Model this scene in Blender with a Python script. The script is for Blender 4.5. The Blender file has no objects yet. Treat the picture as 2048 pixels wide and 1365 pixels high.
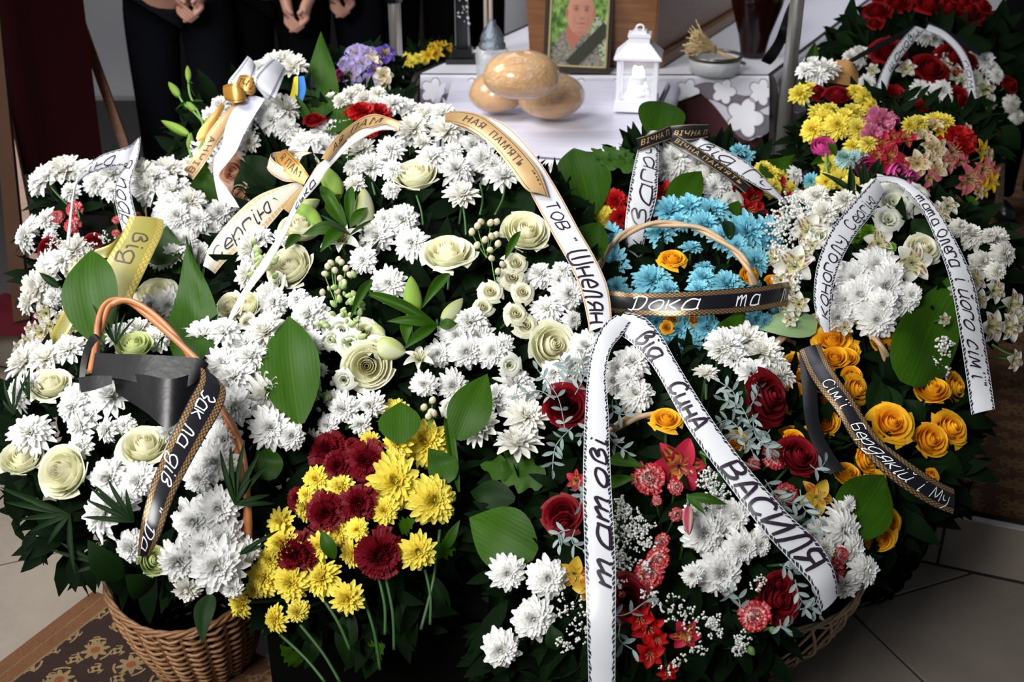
import bpy, bmesh, math, random
import numpy as np
from mathutils import Vector, Matrix, Quaternion
rnd = random.Random(7)
SC = bpy.context.scene
COL = SC.collection
PI = math.pi
R = math.radians

# ------------------------------------------------------------------ camera, world, lights, exposure
FPX = 2300.0
TH = R(26.0)
CAMZ = 1.75
CT, ST = math.cos(TH), math.sin(TH)
CAM = Vector((0, 0, CAMZ))
FWD = Vector((0, CT, -ST)); UP = Vector((0, ST, CT)); RT = Vector((1, 0, 0))
cam = bpy.data.cameras.new('camera')
cam.sensor_width = 36.0
cam.lens = 36.0 * FPX / 2048.0
cam.clip_start = 0.05
cam.dof.use_dof = True
cam.dof.focus_distance = 2.15
cam.dof.aperture_fstop = 5.0
camo = bpy.data.objects.new('camera', cam)
camo.location = CAM
camo.rotation_euler = (PI / 2 - TH, 0, 0)
COL.objects.link(camo)
SC.camera = camo

world = bpy.data.worlds.new('world'); SC.world = world
world.use_nodes = True
world.node_tree.nodes['Background'].inputs[0].default_value = (0.75, 0.85, 1.0, 1)
world.node_tree.nodes['Background'].inputs[1].default_value = 0.10

def area(name, loc, target, sx, sy, power, col, spread=180):
    l = bpy.data.lights.new(name, 'AREA'); l.shape = 'RECTANGLE'; l.size = sx; l.size_y = sy
    l.energy = power; l.color = col; l.spread = R(spread)
    o = bpy.data.objects.new(name, l); o.location = loc
    o.rotation_euler = (Vector(target) - Vector(loc)).to_track_quat('-Z', 'Y').to_euler()
    COL.objects.link(o); return o
area('window_light', (-2.3, 2.5, 3.25), (0.0, 2.4, 0.7), 1.8, 1.8, 68, (1.0, 0.985, 0.96), 120)
area('front_fill_light', (-1.3, -0.5, 2.9), (-0.25, 2.3, 0.75), 1.2, 1.0, 30, (1.0, 0.985, 0.96), 75)  # added front fill for the flower faces, not a real door
area('table_fill_light', (-0.3, 5.2, 3.6), (0.4, 4.0, 0.8), 1.4, 0.9, 17, (0.86, 0.86, 1.0))  # cool fill added above the tables
area('back_wall_fill_light', (0.3, 4.9, 3.2), (0.3, 6.6, 0.9), 4.0, 0.4, 26, (0.92, 0.94, 1.0), 110)  # added fill that brightens the back wall, not a real window
SC.view_settings.view_transform = 'Standard'
SC.view_settings.look = 'None'
SC.view_settings.gamma = 1.0
SC.view_settings.use_curve_mapping = False
SC.view_settings.exposure = 0.12

def at(px, py, d):
    """the world point seen at (px, py) of the 2048x1365 frame at view depth d"""
    return CAM + d * (FWD + RT * ((px - 1024.0) / FPX) + UP * ((682.5 - py) / FPX))
def at_z(px, py, z):
    k = -ST + CT * (682.5 - py) / FPX
    return at(px, py, (z - CAMZ) / k)

# ------------------------------------------------------------------ scene helpers
def link(o, parent=None):
    COL.objects.link(o)
    if parent is not None: o.parent = parent
    return o
def thing(name, label, cat, loc=(0, 0, 0), group=None):
    o = bpy.data.objects.new(name, None); o.empty_display_size = 0.05
    o.location = loc; link(o); o['label'] = label; o['category'] = cat
    if group: o['group'] = group
    return o
def tag(o, label, cat, group=None):
    o['label'] = label; o['category'] = cat
    if group: o['group'] = group
    return o
def mesh(name, V, F, mat=None, smooth=True, col=None, uv=None):
    me = bpy.data.meshes.new(name)
    me.from_pydata([tuple(v) for v in V], [], [tuple(f) for f in F])
    if mat is not None:
        for m in (mat if isinstance(mat, (list, tuple)) else [mat]): me.materials.append(m)
    if smooth: me.polygons.foreach_set('use_smooth', [True] * len(me.polygons))
    if col is not None:
        a = me.color_attributes.new('Col', 'FLOAT_COLOR', 'POINT')
        c = np.ones((len(V), 4), np.float32); c[:, :3] = np.asarray(col)
        a.data.foreach_set('color', c.ravel())
    if uv is not None:
        l = me.uv_layers.new(name='UVMap'); uv = np.asarray(uv, np.float32)
        idx = np.empty(len(me.loops), np.int32); me.loops.foreach_get('vertex_index', idx)
        l.data.foreach_set('uv', uv[idx].ravel())
    me.update()
    return me
def obj(name, me, parent=None, loc=None, world_pts=False):
    """links a mesh; world_pts: its vertices are in world space and the parent Empty sits at parent.location"""
    o = bpy.data.objects.new(name, me)
    if world_pts and parent is not None:
        p = parent
        off = Vector((0, 0, 0))
        while p is not None: off += p.location; p = p.parent
        o.location = -off
    if loc is not None: o.location = loc
    return link(o, parent)

class G:
    """geometry collector"""
    def __init__(s): s.V = []; s.F = []; s.C = []; s.U = []; s.n = 0
    def add(s, V, F, C=None, U=None):
        V = np.asarray(V, float).reshape(-1, 3)
        s.V.append(V)
        s.F += [tuple(i + s.n for i in f) for f in F]
        if C is not None:
            C = np.asarray(C, float)
            if C.ndim == 1: C = np.tile(C, (len(V), 1))
            s.C.append(C)
        if U is not None: s.U.append(np.asarray(U, float))
        s.n += len(V)
    def box(s, c, h, M=None, C=None):
        v = np.array([(x, y, z) for x in (-1, 1) for y in (-1, 1) for z in (-1, 1)], float) * np.array(h)
        if M is not None: v = v @ np.array(M.to_3x3()).T
        v = v + np.array(c)
        s.add(v, [(0, 1, 3, 2), (4, 6, 7, 5), (0, 4, 5, 1), (2, 3, 7, 6), (0, 2, 6, 4), (1, 5, 7, 3)], C)
    def prism(s, poly, z0, z1):
        n = len(poly)
        v = [(p[0], p[1], z0) for p in poly] + [(p[0], p[1], z1) for p in poly]
        s.add(v, [tuple(range(n))[::-1], tuple(range(n, 2 * n))] + [(i, (i + 1) % n, n + (i + 1) % n, n + i) for i in range(n)])
    def tube(s, pts, rad, seg=6, C=None, closed=False, cap=True):
        P = [Vector(p) for p in pts]; n = len(P)
        rr = rad if hasattr(rad, '__len__') else [rad] * n
        vs = []; prev = None
        for i in range(n):
            t = (P[min(i + 1, n - 1)] - P[max(i - 1, 0)])
            if closed: t = P[(i + 1) % n] - P[i - 1]
            if t.length < 1e-9: t = Vector((0, 0, 1))
            t.normalize()
            if prev is None:
                a = t.orthogonal().normalized()
            else:
                a = prev - t * prev.dot(t)
                a = a.normalized() if a.length > 1e-6 else t.orthogonal().normalized()
            prev = a; b = t.cross(a)
            for k in range(seg):
                an = 2 * PI * k / seg
                vs.append(P[i] + (a * math.cos(an) + b * math.sin(an)) * rr[i])
        F = []
        m = n if closed else n - 1
        for i in range(m):
            j = (i + 1) % n
            for k in range(seg):
                F.append((i * seg + k, i * seg + (k + 1) % seg, j * seg + (k + 1) % seg, j * seg + k))
        if cap and not closed:
            F.append(tuple(range(seg))[::-1]); F.append(tuple((n - 1) * seg + k for k in range(seg)))
        s.add([tuple(v) for v in vs], F, C)
    def lathe(s, prof, seg=24, c=(0, 0, 0), C=None, sq=None):
        vs = []
        for r, z in prof:
            for k in range(seg):
                a = 2 * PI * k / seg
                q = 1.0
                if sq: q = 1 / (abs(math.cos(a)) ** sq + abs(math.sin(a)) ** sq) ** (1 / sq)
                vs.append((c[0] + r * q * math.cos(a), c[1] + r * q * math.sin(a), c[2] + z))
        F = []
        for i in range(len(prof) - 1):
            for k in range(seg):
                F.append((i * seg + k, i * seg + (k + 1) % seg, (i + 1) * seg + (k + 1) % seg, (i + 1) * seg + k))
        s.add(vs, F, C)
    def mesh(s, name, mat, smooth=True):
        V = np.concatenate(s.V)
        return mesh(name, V, s.F, mat, smooth, np.concatenate(s.C) if s.C else None, np.concatenate(s.U) if s.U else None)

def crom(P, n):
    """Catmull-Rom through rows P (k, m) -> resampled with n per span"""
    P = np.asarray(P, float); out = []
    for i in range(len(P) - 1):
        p0 = P[max(i - 1, 0)]; p1 = P[i]; p2 = P[i + 1]; p3 = P[min(i + 2, len(P) - 1)]
        for k in range(n):
            t = k / n
            out.append(0.5 * (2 * p1 + (p2 - p0) * t + (2 * p0 - 5 * p1 + 4 * p2 - p3) * t * t + (3 * p1 - p0 - 3 * p2 + p3) * t ** 3))
    out.append(P[-1])
    return np.array(out)

# ------------------------------------------------------------------ materials
class E:
    """math on shader sockets"""
    nt = None
    def __init__(s, sock): s.s = sock
    @staticmethod
    def op(o, *a):
        n = E.nt.nodes.new('ShaderNodeMath'); n.operation = o
        for i, v in enumerate(a):
            if isinstance(v, E): E.nt.links.new(v.s, n.inputs[i])
            else: n.inputs[i].default_value = v
        return E(n.outputs[0])
    def __add__(s, o): return E.op('ADD', s, o)
    __radd__ = __add__
    def __sub__(s, o): return E.op('SUBTRACT', s, o)
    def __rsub__(s, o): return E.op('SUBTRACT', o, s)
    def __mul__(s, o): return E.op('MULTIPLY', s, o)
    __rmul__ = __mul__
    def __truediv__(s, o): return E.op('DIVIDE', s, o)
    def __gt__(s, o): return E.op('GREATER_THAN', s, o)
    def __lt__(s, o): return E.op('LESS_THAN', s, o)
    def abs(s): return E.op('ABSOLUTE', s)
    def frac(s): return E.op('FRACT', s)
    def floor(s): return E.op('FLOOR', s)
    def sin(s): return E.op('SINE', s)
    def cos(s): return E.op('COSINE', s)
    def sqrt(s): return E.op('SQRT', s)
    def max(s, o): return E.op('MAXIMUM', s, o)
    def min(s, o): return E.op('MINIMUM', s, o)

def new_mat(name):
    m = bpy.data.materials.new(name); m.use_nodes = True
    nt = m.node_tree; E.nt = nt
    b = nt.nodes['Principled BSDF']
    return m, nt, b
def mix(nt, fac, a, b):
    n = nt.nodes.new('ShaderNodeMix'); n.data_type = 'RGBA'
    for i, v in ((0, fac), (6, a), (7, b)):
        if isinstance(v, E): nt.links.new(v.s, n.inputs[i])
        elif isinstance(v, (int, float)): n.inputs[i].default_value = v
        elif isinstance(v, tuple): n.inputs[i].default_value = (*v[:3], 1)
        else: nt.links.new(v, n.inputs[i])
    return n.outputs[2]
def coords(nt, kind='Object'):
    tc = nt.nodes.new('ShaderNodeTexCoord'); return tc.outputs[kind]
def xyz(nt, vec):
    s = nt.nodes.new('ShaderNodeSeparateXYZ'); nt.links.new(vec, s.inputs[0])
    return E(s.outputs[0]), E(s.outputs[1]), E(s.outputs[2])
def noise(nt, vec, scale, detail=3, rough=0.6, dist=0.0, sc3=None):
    if sc3 is not None:
        mp = nt.nodes.new('ShaderNodeMapping'); nt.links.new(vec, mp.inputs[0]); mp.inputs[3].default_value = sc3; vec = mp.outputs[0]
    n = nt.nodes.new('ShaderNodeTexNoise'); nt.links.new(vec, n.inputs['Vector'])
    n.inputs['Scale'].default_value = scale; n.inputs['Detail'].default_value = detail; n.inputs['Roughness'].default_value = rough
    n.inputs['Distortion'].default_value = dist
    return E(n.outputs['Fac'])
def ramp(nt, fac, stops):
    r = nt.nodes.new('ShaderNodeValToRGB'); nt.links.new(fac.s, r.inputs[0])
    el = r.color_ramp.elements
    while len(el) < len(stops): el.new(0.5)
    for e, (p, c) in zip(el, stops): e.position = p; e.color = (*c, 1)
    return r.outputs[0]
def bump(nt, b, h, strength=0.3, dist=0.01):
    n = nt.nodes.new('ShaderNodeBump'); n.inputs['Strength'].default_value = strength; n.inputs['Distance'].default_value = dist
    nt.links.new(h.s, n.inputs['Height']); nt.links.new(n.outputs[0], b.inputs['Normal']); return n
def plain(name, col, rough=0.6, metal=0.0, spec=None, var=0.0, vs=20, bmp=0.0, sheen=0.0, coat=0.0, sc3=None):
    m, nt, b = new_mat(name)
    b.inputs['Base Color'].default_value = (*col, 1); b.inputs['Roughness'].default_value = rough; b.inputs['Metallic'].default_value = metal
    if spec is not None: b.inputs['Specular IOR Level'].default_value = spec
    if sheen: b.inputs['Sheen Weight'].default_value = sheen
    if coat: b.inputs['Coat Weight'].default_value = coat; b.inputs['Coat Roughness'].default_value = 0.1
    if var or bmp:
        n = noise(nt, coords(nt), vs, 4, sc3=sc3)
        if var: nt.links.new(mix(nt, n, tuple(c * (1 - var) for c in col), tuple(min(1, c * (1 + var)) for c in col)), b.inputs['Base Color'])
        if bmp: bump(nt, b, n, bmp, 0.01)
    return m
M = {}
# petals: colour from the mesh, thin and translucent
def petal_mat():
    m, nt, b = new_mat('petal')
    a = nt.nodes.new('ShaderNodeAttribute'); a.attribute_name = 'Col'
    oi = nt.nodes.new('ShaderNodeObjectInfo')
    hsv = nt.nodes.new('ShaderNodeHueSaturation'); nt.links.new(a.outputs['Color'], hsv.inputs['Color'])
    r = E(oi.outputs['Random']); nt.links.new((r * 0.14 + 0.88).s, hsv.inputs['Value'])
    b.inputs['Roughness'].default_value = 0.55; b.inputs['Specular IOR Level'].default_value = 0.25
    nt.links.new(hsv.outputs[0], b.inputs['Base Color'])
    t = nt.nodes.new('ShaderNodeBsdfTranslucent'); nt.links.new(hsv.outputs[0], t.inputs[0])
    mx = nt.nodes.new('ShaderNodeMixShader'); mx.inputs[0].default_value = 0.36
    nt.links.new(b.outputs[0], mx.inputs[1]); nt.links.new(t.outputs[0], mx.inputs[2])
    nt.links.new(mx.outputs[0], nt.nodes['Material Output'].inputs[0])
    return m
M['petal'] = petal_mat()
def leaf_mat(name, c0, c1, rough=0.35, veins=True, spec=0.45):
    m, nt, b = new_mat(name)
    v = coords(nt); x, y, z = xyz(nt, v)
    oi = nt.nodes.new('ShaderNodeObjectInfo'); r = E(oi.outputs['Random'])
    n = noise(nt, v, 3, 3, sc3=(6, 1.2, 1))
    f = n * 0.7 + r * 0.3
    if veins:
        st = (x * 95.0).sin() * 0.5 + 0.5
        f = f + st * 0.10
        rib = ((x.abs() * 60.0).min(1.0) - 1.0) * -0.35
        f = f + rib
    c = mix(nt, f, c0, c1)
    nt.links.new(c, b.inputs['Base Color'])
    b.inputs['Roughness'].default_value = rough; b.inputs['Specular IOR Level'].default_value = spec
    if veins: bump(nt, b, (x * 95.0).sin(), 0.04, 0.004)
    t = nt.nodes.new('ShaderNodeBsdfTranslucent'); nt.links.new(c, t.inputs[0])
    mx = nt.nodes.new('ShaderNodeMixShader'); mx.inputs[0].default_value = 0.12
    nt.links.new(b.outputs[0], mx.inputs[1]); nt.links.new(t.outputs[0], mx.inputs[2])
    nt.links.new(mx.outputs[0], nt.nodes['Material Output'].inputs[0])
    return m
M['leaf'] = leaf_mat('broad_leaf', (0.009, 0.034, 0.0015), (0.028, 0.080, 0.003), .45, True, .10)
M['leaf_dark'] = leaf_mat('dark_leaf', (0.0025, 0.009, 0.002), (0.007, 0.024, 0.004), .5, True, .08)
M['leaf_pale'] = leaf_mat('pale_leaf', (0.12, 0.2, 0.08), (0.2, 0.3, 0.14), 0.5)
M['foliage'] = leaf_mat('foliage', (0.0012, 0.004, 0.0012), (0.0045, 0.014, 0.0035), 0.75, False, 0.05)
M['silver'] = leaf_mat('silver_leaf', (0.10, 0.15, 0.13), (0.33, 0.40, 0.40), 0.6, False, 0.3)
M['stem'] = plain('green_stem', (0.03, 0.085, 0.02), 0.5)
M['stem_pale'] = plain('pale_stem', (0.10, 0.22, 0.04), 0.5)
def ribbon_mat(name, base, edge=None, e0=0.05, e1=0.14, kind='dash', rough=0.3, metal=0.0, edge_metal=0.0, freq=5.0, base2=None):
    m, nt, b = new_mat(name)
    u, v, w = xyz(nt, coords(nt, 'UV'))
    b.inputs['Roughness'].default_value = rough; b.inputs['Metallic'].default_value = metal
    b.inputs['Specular IOR Level'].default_value = 0.4
    colsock = tuple(base)
    if edge is not None:
        q = (v - 0.5).abs() * -1.0 + 0.5          # distance from the nearer edge
        band = (q > e0) * (q < e1)
        if kind == 'dash':
            p = ((u * freq + q * 6.0).frac() > 0.22) * ((((u * freq * 2.3).sin() * 0.5 + 0.5) * 0.06 + e1 - 0.05) > q)
            msk = band * p
        elif kind == 'line':
            msk = band
        elif kind == 'key':
            p = ((u * freq).frac() > 0.35) + ((q * 40.0).frac() > 0.6)
            msk = band * (p > 0.5)
        elif kind == 'lattice':
            a1 = ((u * freq + q * 9.0).frac() - 0.5).abs() > 0.13
            a2 = ((u * freq - q * 9.0).frac() - 0.5).abs() > 0.13
            msk = band * (a1 * a2)
        c = mix(nt, msk, tuple(base), tuple(edge))
        colsock = c
        if edge_metal:
            nt.links.new((msk * edge_metal).s, b.inputs['Metallic'])
        nt.links.new(c, b.inputs['Base Color'])
    else:
        b.inputs['Base Color'].default_value = (*base, 1)
    n = noise(nt, coords(nt), 9, 2)
    bump(nt, b, n, 0.25, 0.02)
    return m
M['r_white'] = ribbon_mat('white_satin_dashed', (0.50, 0.51, 0.54), (0.02, 0.02, 0.03), 0.02, 0.13, 'dash', 0.28)
M['r_white_gold'] = ribbon_mat('white_satin_gold_lines', (0.56, 0.57, 0.61), (0.42, 0.27, 0.12), 0.015, 0.075, 'line', 0.3)
M['r_gold'] = ribbon_mat('gold_satin', (0.40, 0.26, 0.12), (0.03, 0.015, 0.005), 0.11, 0.14, 'line', 0.35, 0.15)
M['r_amber'] = ribbon_mat('amber_satin', (0.38, 0.19, 0.035), (0.03, 0.015, 0.005), 0.10, 0.13, 'line', 0.3, 0.35)
M['r_yellow'] = ribbon_mat('yellow_green_satin', (0.21, 0.185, 0.025), (0.48, 0.34, 0.09), 0.03, 0.17, 'lattice', 0.4, 0, 0.5, 6)
M['r_cream'] = ribbon_mat('cream_satin', (0.46, 0.44, 0.37), (0.52, 0.34, 0.16), 0.03, 0.17, 'key', 0.35, 0, 0.3, 5)
M['r_silver'] = ribbon_mat('white_satin_key', (0.50, 0.51, 0.56), (0.10, 0.10, 0.13), 0.10, 0.19, 'key', 0.35, 0, 0, 9)
M['r_black_gold'] = ribbon_mat('black_satin_gold', (0.006, 0.006, 0.009), (0.36, 0.21, 0.08), 0.03, 0.22, 'lattice', 0.3, 0, 0.5, 5)
M['r_black_thin'] = ribbon_mat('black_satin_gold_print', (0.010, 0.009, 0.010), (0.28, 0.20, 0.10), 0.05, 0.09, 'line', 0.25)
M['r_black'] = plain('black_satin', (0.004, 0.004, 0.005), 0.34, spec=0.35, bmp=.15, vs=12)
M['ink'] = plain('black_ink', (0.012, 0.006, 0.014), 0.35)
M['ink_white'] = plain('white_ink', (0.80, 0.82, 0.86), 0.5)
M['ink_gold'] = plain('gold_ink', (0.45, 0.30, 0.12), 0.4, 0.3)
M['ink_brown'] = plain('brown_ink', (0.035, 0.012, 0.006), 0.5)
M['wicker'] = plain('wicker', (0.30, 0.15, 0.065), 0.45, var=0.45, vs=40)
M['wicker_pale'] = plain('pale_wicker', (0.42, 0.29, 0.17), 0.45, var=0.3, vs=40)
M['wicker_red'] = plain('orange_wicker', (0.36, 0.13, 0.045), 0.4, var=0.35, vs=30)
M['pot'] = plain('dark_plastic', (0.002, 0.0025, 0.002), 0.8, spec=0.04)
# ------------------------------------------------------------------ petals and flowers (radius about 0.5, facing +Z)
def petal(g, L, W, elev, bend, az, r0=0.04, z0=0.0, cup=0.25, nu=5, nv=3, prof=None, c0=(1, 1, 1), c1=(1, 1, 1), cm=None,
          ruf=0.0, rufn=3, ph=0.0, roll=0.0):
    us = np.linspace(0, 1, nu); vs = np.linspace(-1, 1, nv)
    ca, sa = math.cos(az), math.sin(az)
    px, pz = r0, z0; pts = []
    for i, u in enumerate(us):
        if i: 
            a = elev + bend * (us[i - 1] + us[i]) / 2
            st = L / (nu - 1); px += math.cos(a) * st; pz += math.sin(a) * st
        an = elev + bend * u
        pts.append((px, pz, an))
    V = []; C = []
    for i, u in enumerate(us):
        w = W * (prof(u) if prof else math.sin(PI * min(1, 0.10 + 0.86 * u ** 0.75)))
        x, z, an = pts[i]
        for v in vs:
            off = w * v
            n = cup * w * v * v + ruf * (u ** 2) * math.sin(rufn * PI * v + ph + 2.2 * u)
            lx = x - math.sin(an) * n; lz = z + math.cos(an) * n
            ly = off + roll * u * w * 0.3
            V.append((lx * ca - ly * sa, lx * sa + ly * ca, lz))
            if cm is not None: c = cm(u, v)
            else: c = [c0[k] + (c1[k] - c0[k]) * min(1, u * 1.6) for k in range(3)]
            C.append(c)
    F = [(i * nv + j, i * nv + j + 1, (i + 1) * nv + j + 1, (i + 1) * nv + j) for i in range(nu - 1) for j in range(nv - 1)]
    g.add(V, F, C)

def lerp(a, b, t): return a + (b - a) * t
def chrys(name, cols, kind='open', seed=0):
    """cols: (inner petal base, outer petal, centre)"""
    r = random.Random(seed); g = G()
    cb, cp, cc = cols
    if kind == 'open': K, n0, n1, e0, e1, l0, l1 = 8, 18, 11, -6, 70, 0.47, 0.15
    elif kind == 'full': K, n0, n1, e0, e1, l0, l1 = 9, 22, 10, -22, 80, 0.44, 0.14
    elif kind == 'cup': K, n0, n1, e0, e1, l0, l1 = 7, 15, 9, 14, 82, 0.50, 0.22
    elif kind == 'pom': K, n0, n1, e0, e1, l0, l1 = 11, 26, 9, -38, 84, 0.40, 0.16
    for k in range(K):
        t = k / (K - 1)
        n = int(round(lerp(n0, n1, t)))
        L = lerp(l0, l1, t ** 0.85); el = R(lerp(e0, e1, t ** 0.9))
        W = lerp(0.066, 0.036, t) * (0.85 if kind == 'pom' else 1.0) * (1.12 if kind == 'cup' else 1)
        bd = R(lerp(-18, 24, t)) if kind != 'pom' else R(lerp(-10, 35, t))
        a0 = r.random() * 6.28
        for i in range(n):
            if kind == 'open' and k == 0 and r.random() < 0.12: continue
            petal(g, L * r.uniform(0.80, 1.08), W * r.uniform(0.85, 1.15), el + R(r.uniform(-9, 9)), bd + R(r.uniform(-16, 16)),
                  a0 + 6.283 * i / n + r.uniform(-.10, .10), lerp(0.04, 0.012, t), lerp(-0.03, 0.06, t), 0.75, 5, 3,
                  lambda u: (0.42 + 0.62 * math.sin(PI * min(1, u * 0.72) )) * (1 if u < 0.76 else math.sqrt(max(0.0, 1 - ((u - 0.76) / 0.25) ** 2)) * 0.9 + 0.1),
                  tuple(lerp(cb[q], cp[q], 1 - t * 0.85) for q in range(3)), cp)
    if kind != 'pom':
        for i in range(26):
            a = i * 2.4; q = math.sqrt(i / 26) * 0.075
            petal(g, 0.07, 0.011, R(80 - q * 300), 0.1, a, q, 0.05, 0, 3, 2, None, cc, tuple(min(1, c * 1.25) for c in cc))
    # calyx
    g.lathe([(0.02, -0.14), (0.07, -0.10), (0.10, -0.04), (0.06, 0.0)], 8, C=(0.05, 0.13, 0.03))
    return g.mesh(name, M['petal'])

def rose_mesh(name, c_in, c_out, c_rim=None, open_=1.0, seed=0, layers=None, sepals=True, green=0.0):
    r = random.Random(seed); g = G()
    c_rim = c_rim or c_out
    L = layers or [(2, .050, .60, 0, 170), (3, .095, .61, .0, 115), (3, .145, .60, .01, 100), (3, .21, .585, .02, 92),
                   (4, .29, .56, .05, 80), (4, .36, .53, .09, 74), (5, .43, .46, .15, 58)]
    nL = len(L); ph = 0
    for k, (n, Rr, H, fl, span) in enumerate(L):
        t = k / (nL - 1)
        ph += 0.9 + r.random() * 0.5
        for i in range(n):
            th0 = ph + 6.283 * i / n + r.uniform(-.12, .12)
            nu, nv = 9, 8
            V = []; C = []
            hs = R(span) * r.uniform(.92, 1.08); Hh = H * r.uniform(.94, 1.04); rr_ = Rr * r.uniform(.95, 1.05)
            tl = r.uniform(-.05, .05); F_ = fl * open_ * r.uniform(.7, 1.3)
            for vi in range(nv):
                v = vi / (nv - 1)
                ang = hs * (0.45 + 0.62 * math.sin(PI * min(0.62, v * 0.62)))
                for ui in range(nu):
                    u = -1 + 2 * ui / (nu - 1)
                    rad = rr_ * (0.22 + 0.78 * math.sin(PI / 2 * min(1, v * 1.35)))
                    if t < 0.6: rad *= 1 - 0.20 * v * v
                    roll = max(0, v - 0.62) / 0.38
                    rad += F_ * roll ** 1.6 * (0.8 + 0.5 * u * u) + 0.10 * rr_ * u * 0.7
                    z = Hh * v - (u * u) * 0.16 * Hh * v * v - F_ * 0.75 * roll ** 2.2
                    z += 0.012 * math.sin(5 * u + ph + k) * v
                    a = th0 + ang * u
                    V.append((rad * math.cos(a + tl * v), rad * math.sin(a + tl * v), z - 0.30))
                    cc = [lerp(lerp(c_in[q], c_out[q], t), c_rim[q], roll * 0.6) for q in range(3)]
                    if green and t > 0.75:
                        gm = green * (1 - v) ** 0.8
                        cc = [lerp(cc[0], 0.38, gm), lerp(cc[1], 0.50, gm), lerp(cc[2], 0.12, gm)]
                    C.append(cc)
            F = [(b * nu + a, b * nu + a + 1, (b + 1) * nu + a + 1, (b + 1) * nu + a) for b in range(nv - 1) for a in range(nu - 1)]
            g.add(V, F, C)
    if sepals:
        for i in range(5):
            petal(g, 0.38, 0.05, R(-20), R(60), i * 1.257, 0.03, -0.27, 0.3, 5, 3, None, (0.06, 0.16, 0.04), (0.05, 0.14, 0.03))
        g.lathe([(0.02, -0.42), (0.06, -0.36), (0.075, -0.29), (0.05, -0.24)], 8, C=(0.05, 0.14, 0.03))
    return g.mesh(name, M['petal'])

def carnation(name, cin, crim, seed=0, cmid=None):
    r = random.Random(seed); g = G()
    for k in range(7):
        t = k / 6; n = int(lerp(11, 5, t))
        for i in range(n):
            def cm(u, v, cin=cin, crim=crim):
                f = min(1, max(0, (u - 0.66) / 0.22 + 0.30 * math.sin(7 * v + k)))
                return [lerp(cin[q], crim[q], f) for q in range(3)]
            petal(g, lerp(.48, .20, t) * r.uniform(.85, 1.1), lerp(.165, .10, t), R(lerp(-8, 70, t) + r.uniform(-12, 12)), R(r.uniform(-20, 30)),
                  6.283 * i / n + r.random() * .6, .03, lerp(0, .08, t), 0.2, 7, 11,
                  lambda u: 0.22 + 0.78 * u ** 0.8, cm=cm, ruf=0.045, rufn=4 + r.randrange(3), ph=r.random() * 6)
    g.lathe([(0.05, -0.42), (0.10, -0.36), (0.11, -0.12), (0.14, 0.0)], 8, C=(0.05, 0.13, 0.04))
    return g.mesh(name, M['petal'])

def lilylike(name, n, L, W, elev, bend, c0, c1, throat=None, spots=None, seed=0, inner=None, stam=(0.5, 0.45, 0.2), cup=0.5, ruf=0.02, pw=0.75):
    r = random.Random(seed); g = G()
    for i in range(n):
        inn = i % 2
        def cm(u, v, inn=inn):
            c = [lerp(c0[q], c1[q], min(1, u * 1.4)) for q in range(3)]
            if throat and inn:
                f = math.exp(-((u - 0.42) / 0.22) ** 2) * max(0, 1 - v * v * 0.8)
                c = [lerp(c[q], throat[q], f) for q in range(3)]
                if spots and abs(math.sin(u * 34 + abs(v) * 5)) > 0.86 and abs(v) < .8 and 0.25 < u < 0.75: c = list(spots)
            if abs(v) < 0.12: c = [x * 0.93 for x in c]
            return c
        petal(g, L * r.uniform(.92, 1.06), W * (0.78 if inn else 1.0), elev + R(r.uniform(-6, 6)), bend + R(r.uniform(-10, 10)), 6.283 * i / n + r.uniform(-.08, .08),
              .02, -0.12 + 0.01 * inn, cup, 11, 7, lambda u: math.sin(PI * min(1, (0.06 + 0.93 * u) ** pw)) ** 0.8 + 0.04, cm=cm, ruf=ruf, ph=r.random() * 6)
    for i in range(6):
        a = 6.283 * i / 6 + .3; e = R(66)
        p = [(0.02 * math.cos(a), .02 * math.sin(a), -.1), (.07 * math.cos(a), .07 * math.sin(a), .1), (.13 * math.cos(a), .13 * math.sin(a), .22)]
        g.tube(p, 0.008, 4, stam); g.tube([(p[2][0] - .02, p[2][1], .22), (p[2][0] + .03, p[2][1], .235)], .014, 4, (0.35, 0.16, 0.04))
    return g.mesh(name, M['petal'])

def bud_mesh(name, c0, c1, ridges=3):
    """length 1 along +Z from the base, width 1"""
    g = G(); V = []; C = []
    nz, na = 14, 18
    for i in range(nz):
        u = i / (nz - 1); w = 0.5 * (math.sin(PI * min(1, 0.09 + 0.91 * u ** 0.85)) ** 0.75)
        for k in range(na):
            a = 2 * PI * k / na
            rr = w * (1 + 0.10 * math.cos(ridges * a + 0.8 * u)) + 0.004
            V.append((rr * math.cos(a), rr * math.sin(a), u))
            f = 0.5 + 0.5 * math.cos(ridges * a + 0.8 * u)
            C.append([lerp(c1[q], c0[q], f ** 3) * (1.0 if u < .9 else 0.9) for q in range(3)])
    F = [(i * na + k, i * na + (k + 1) % na, (i + 1) * na + (k + 1) % na, (i + 1) * na + k) for i in range(nz - 1) for k in range(na)]
    g.add(V, F, C)
    return g.mesh(name, M['petal'])

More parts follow.
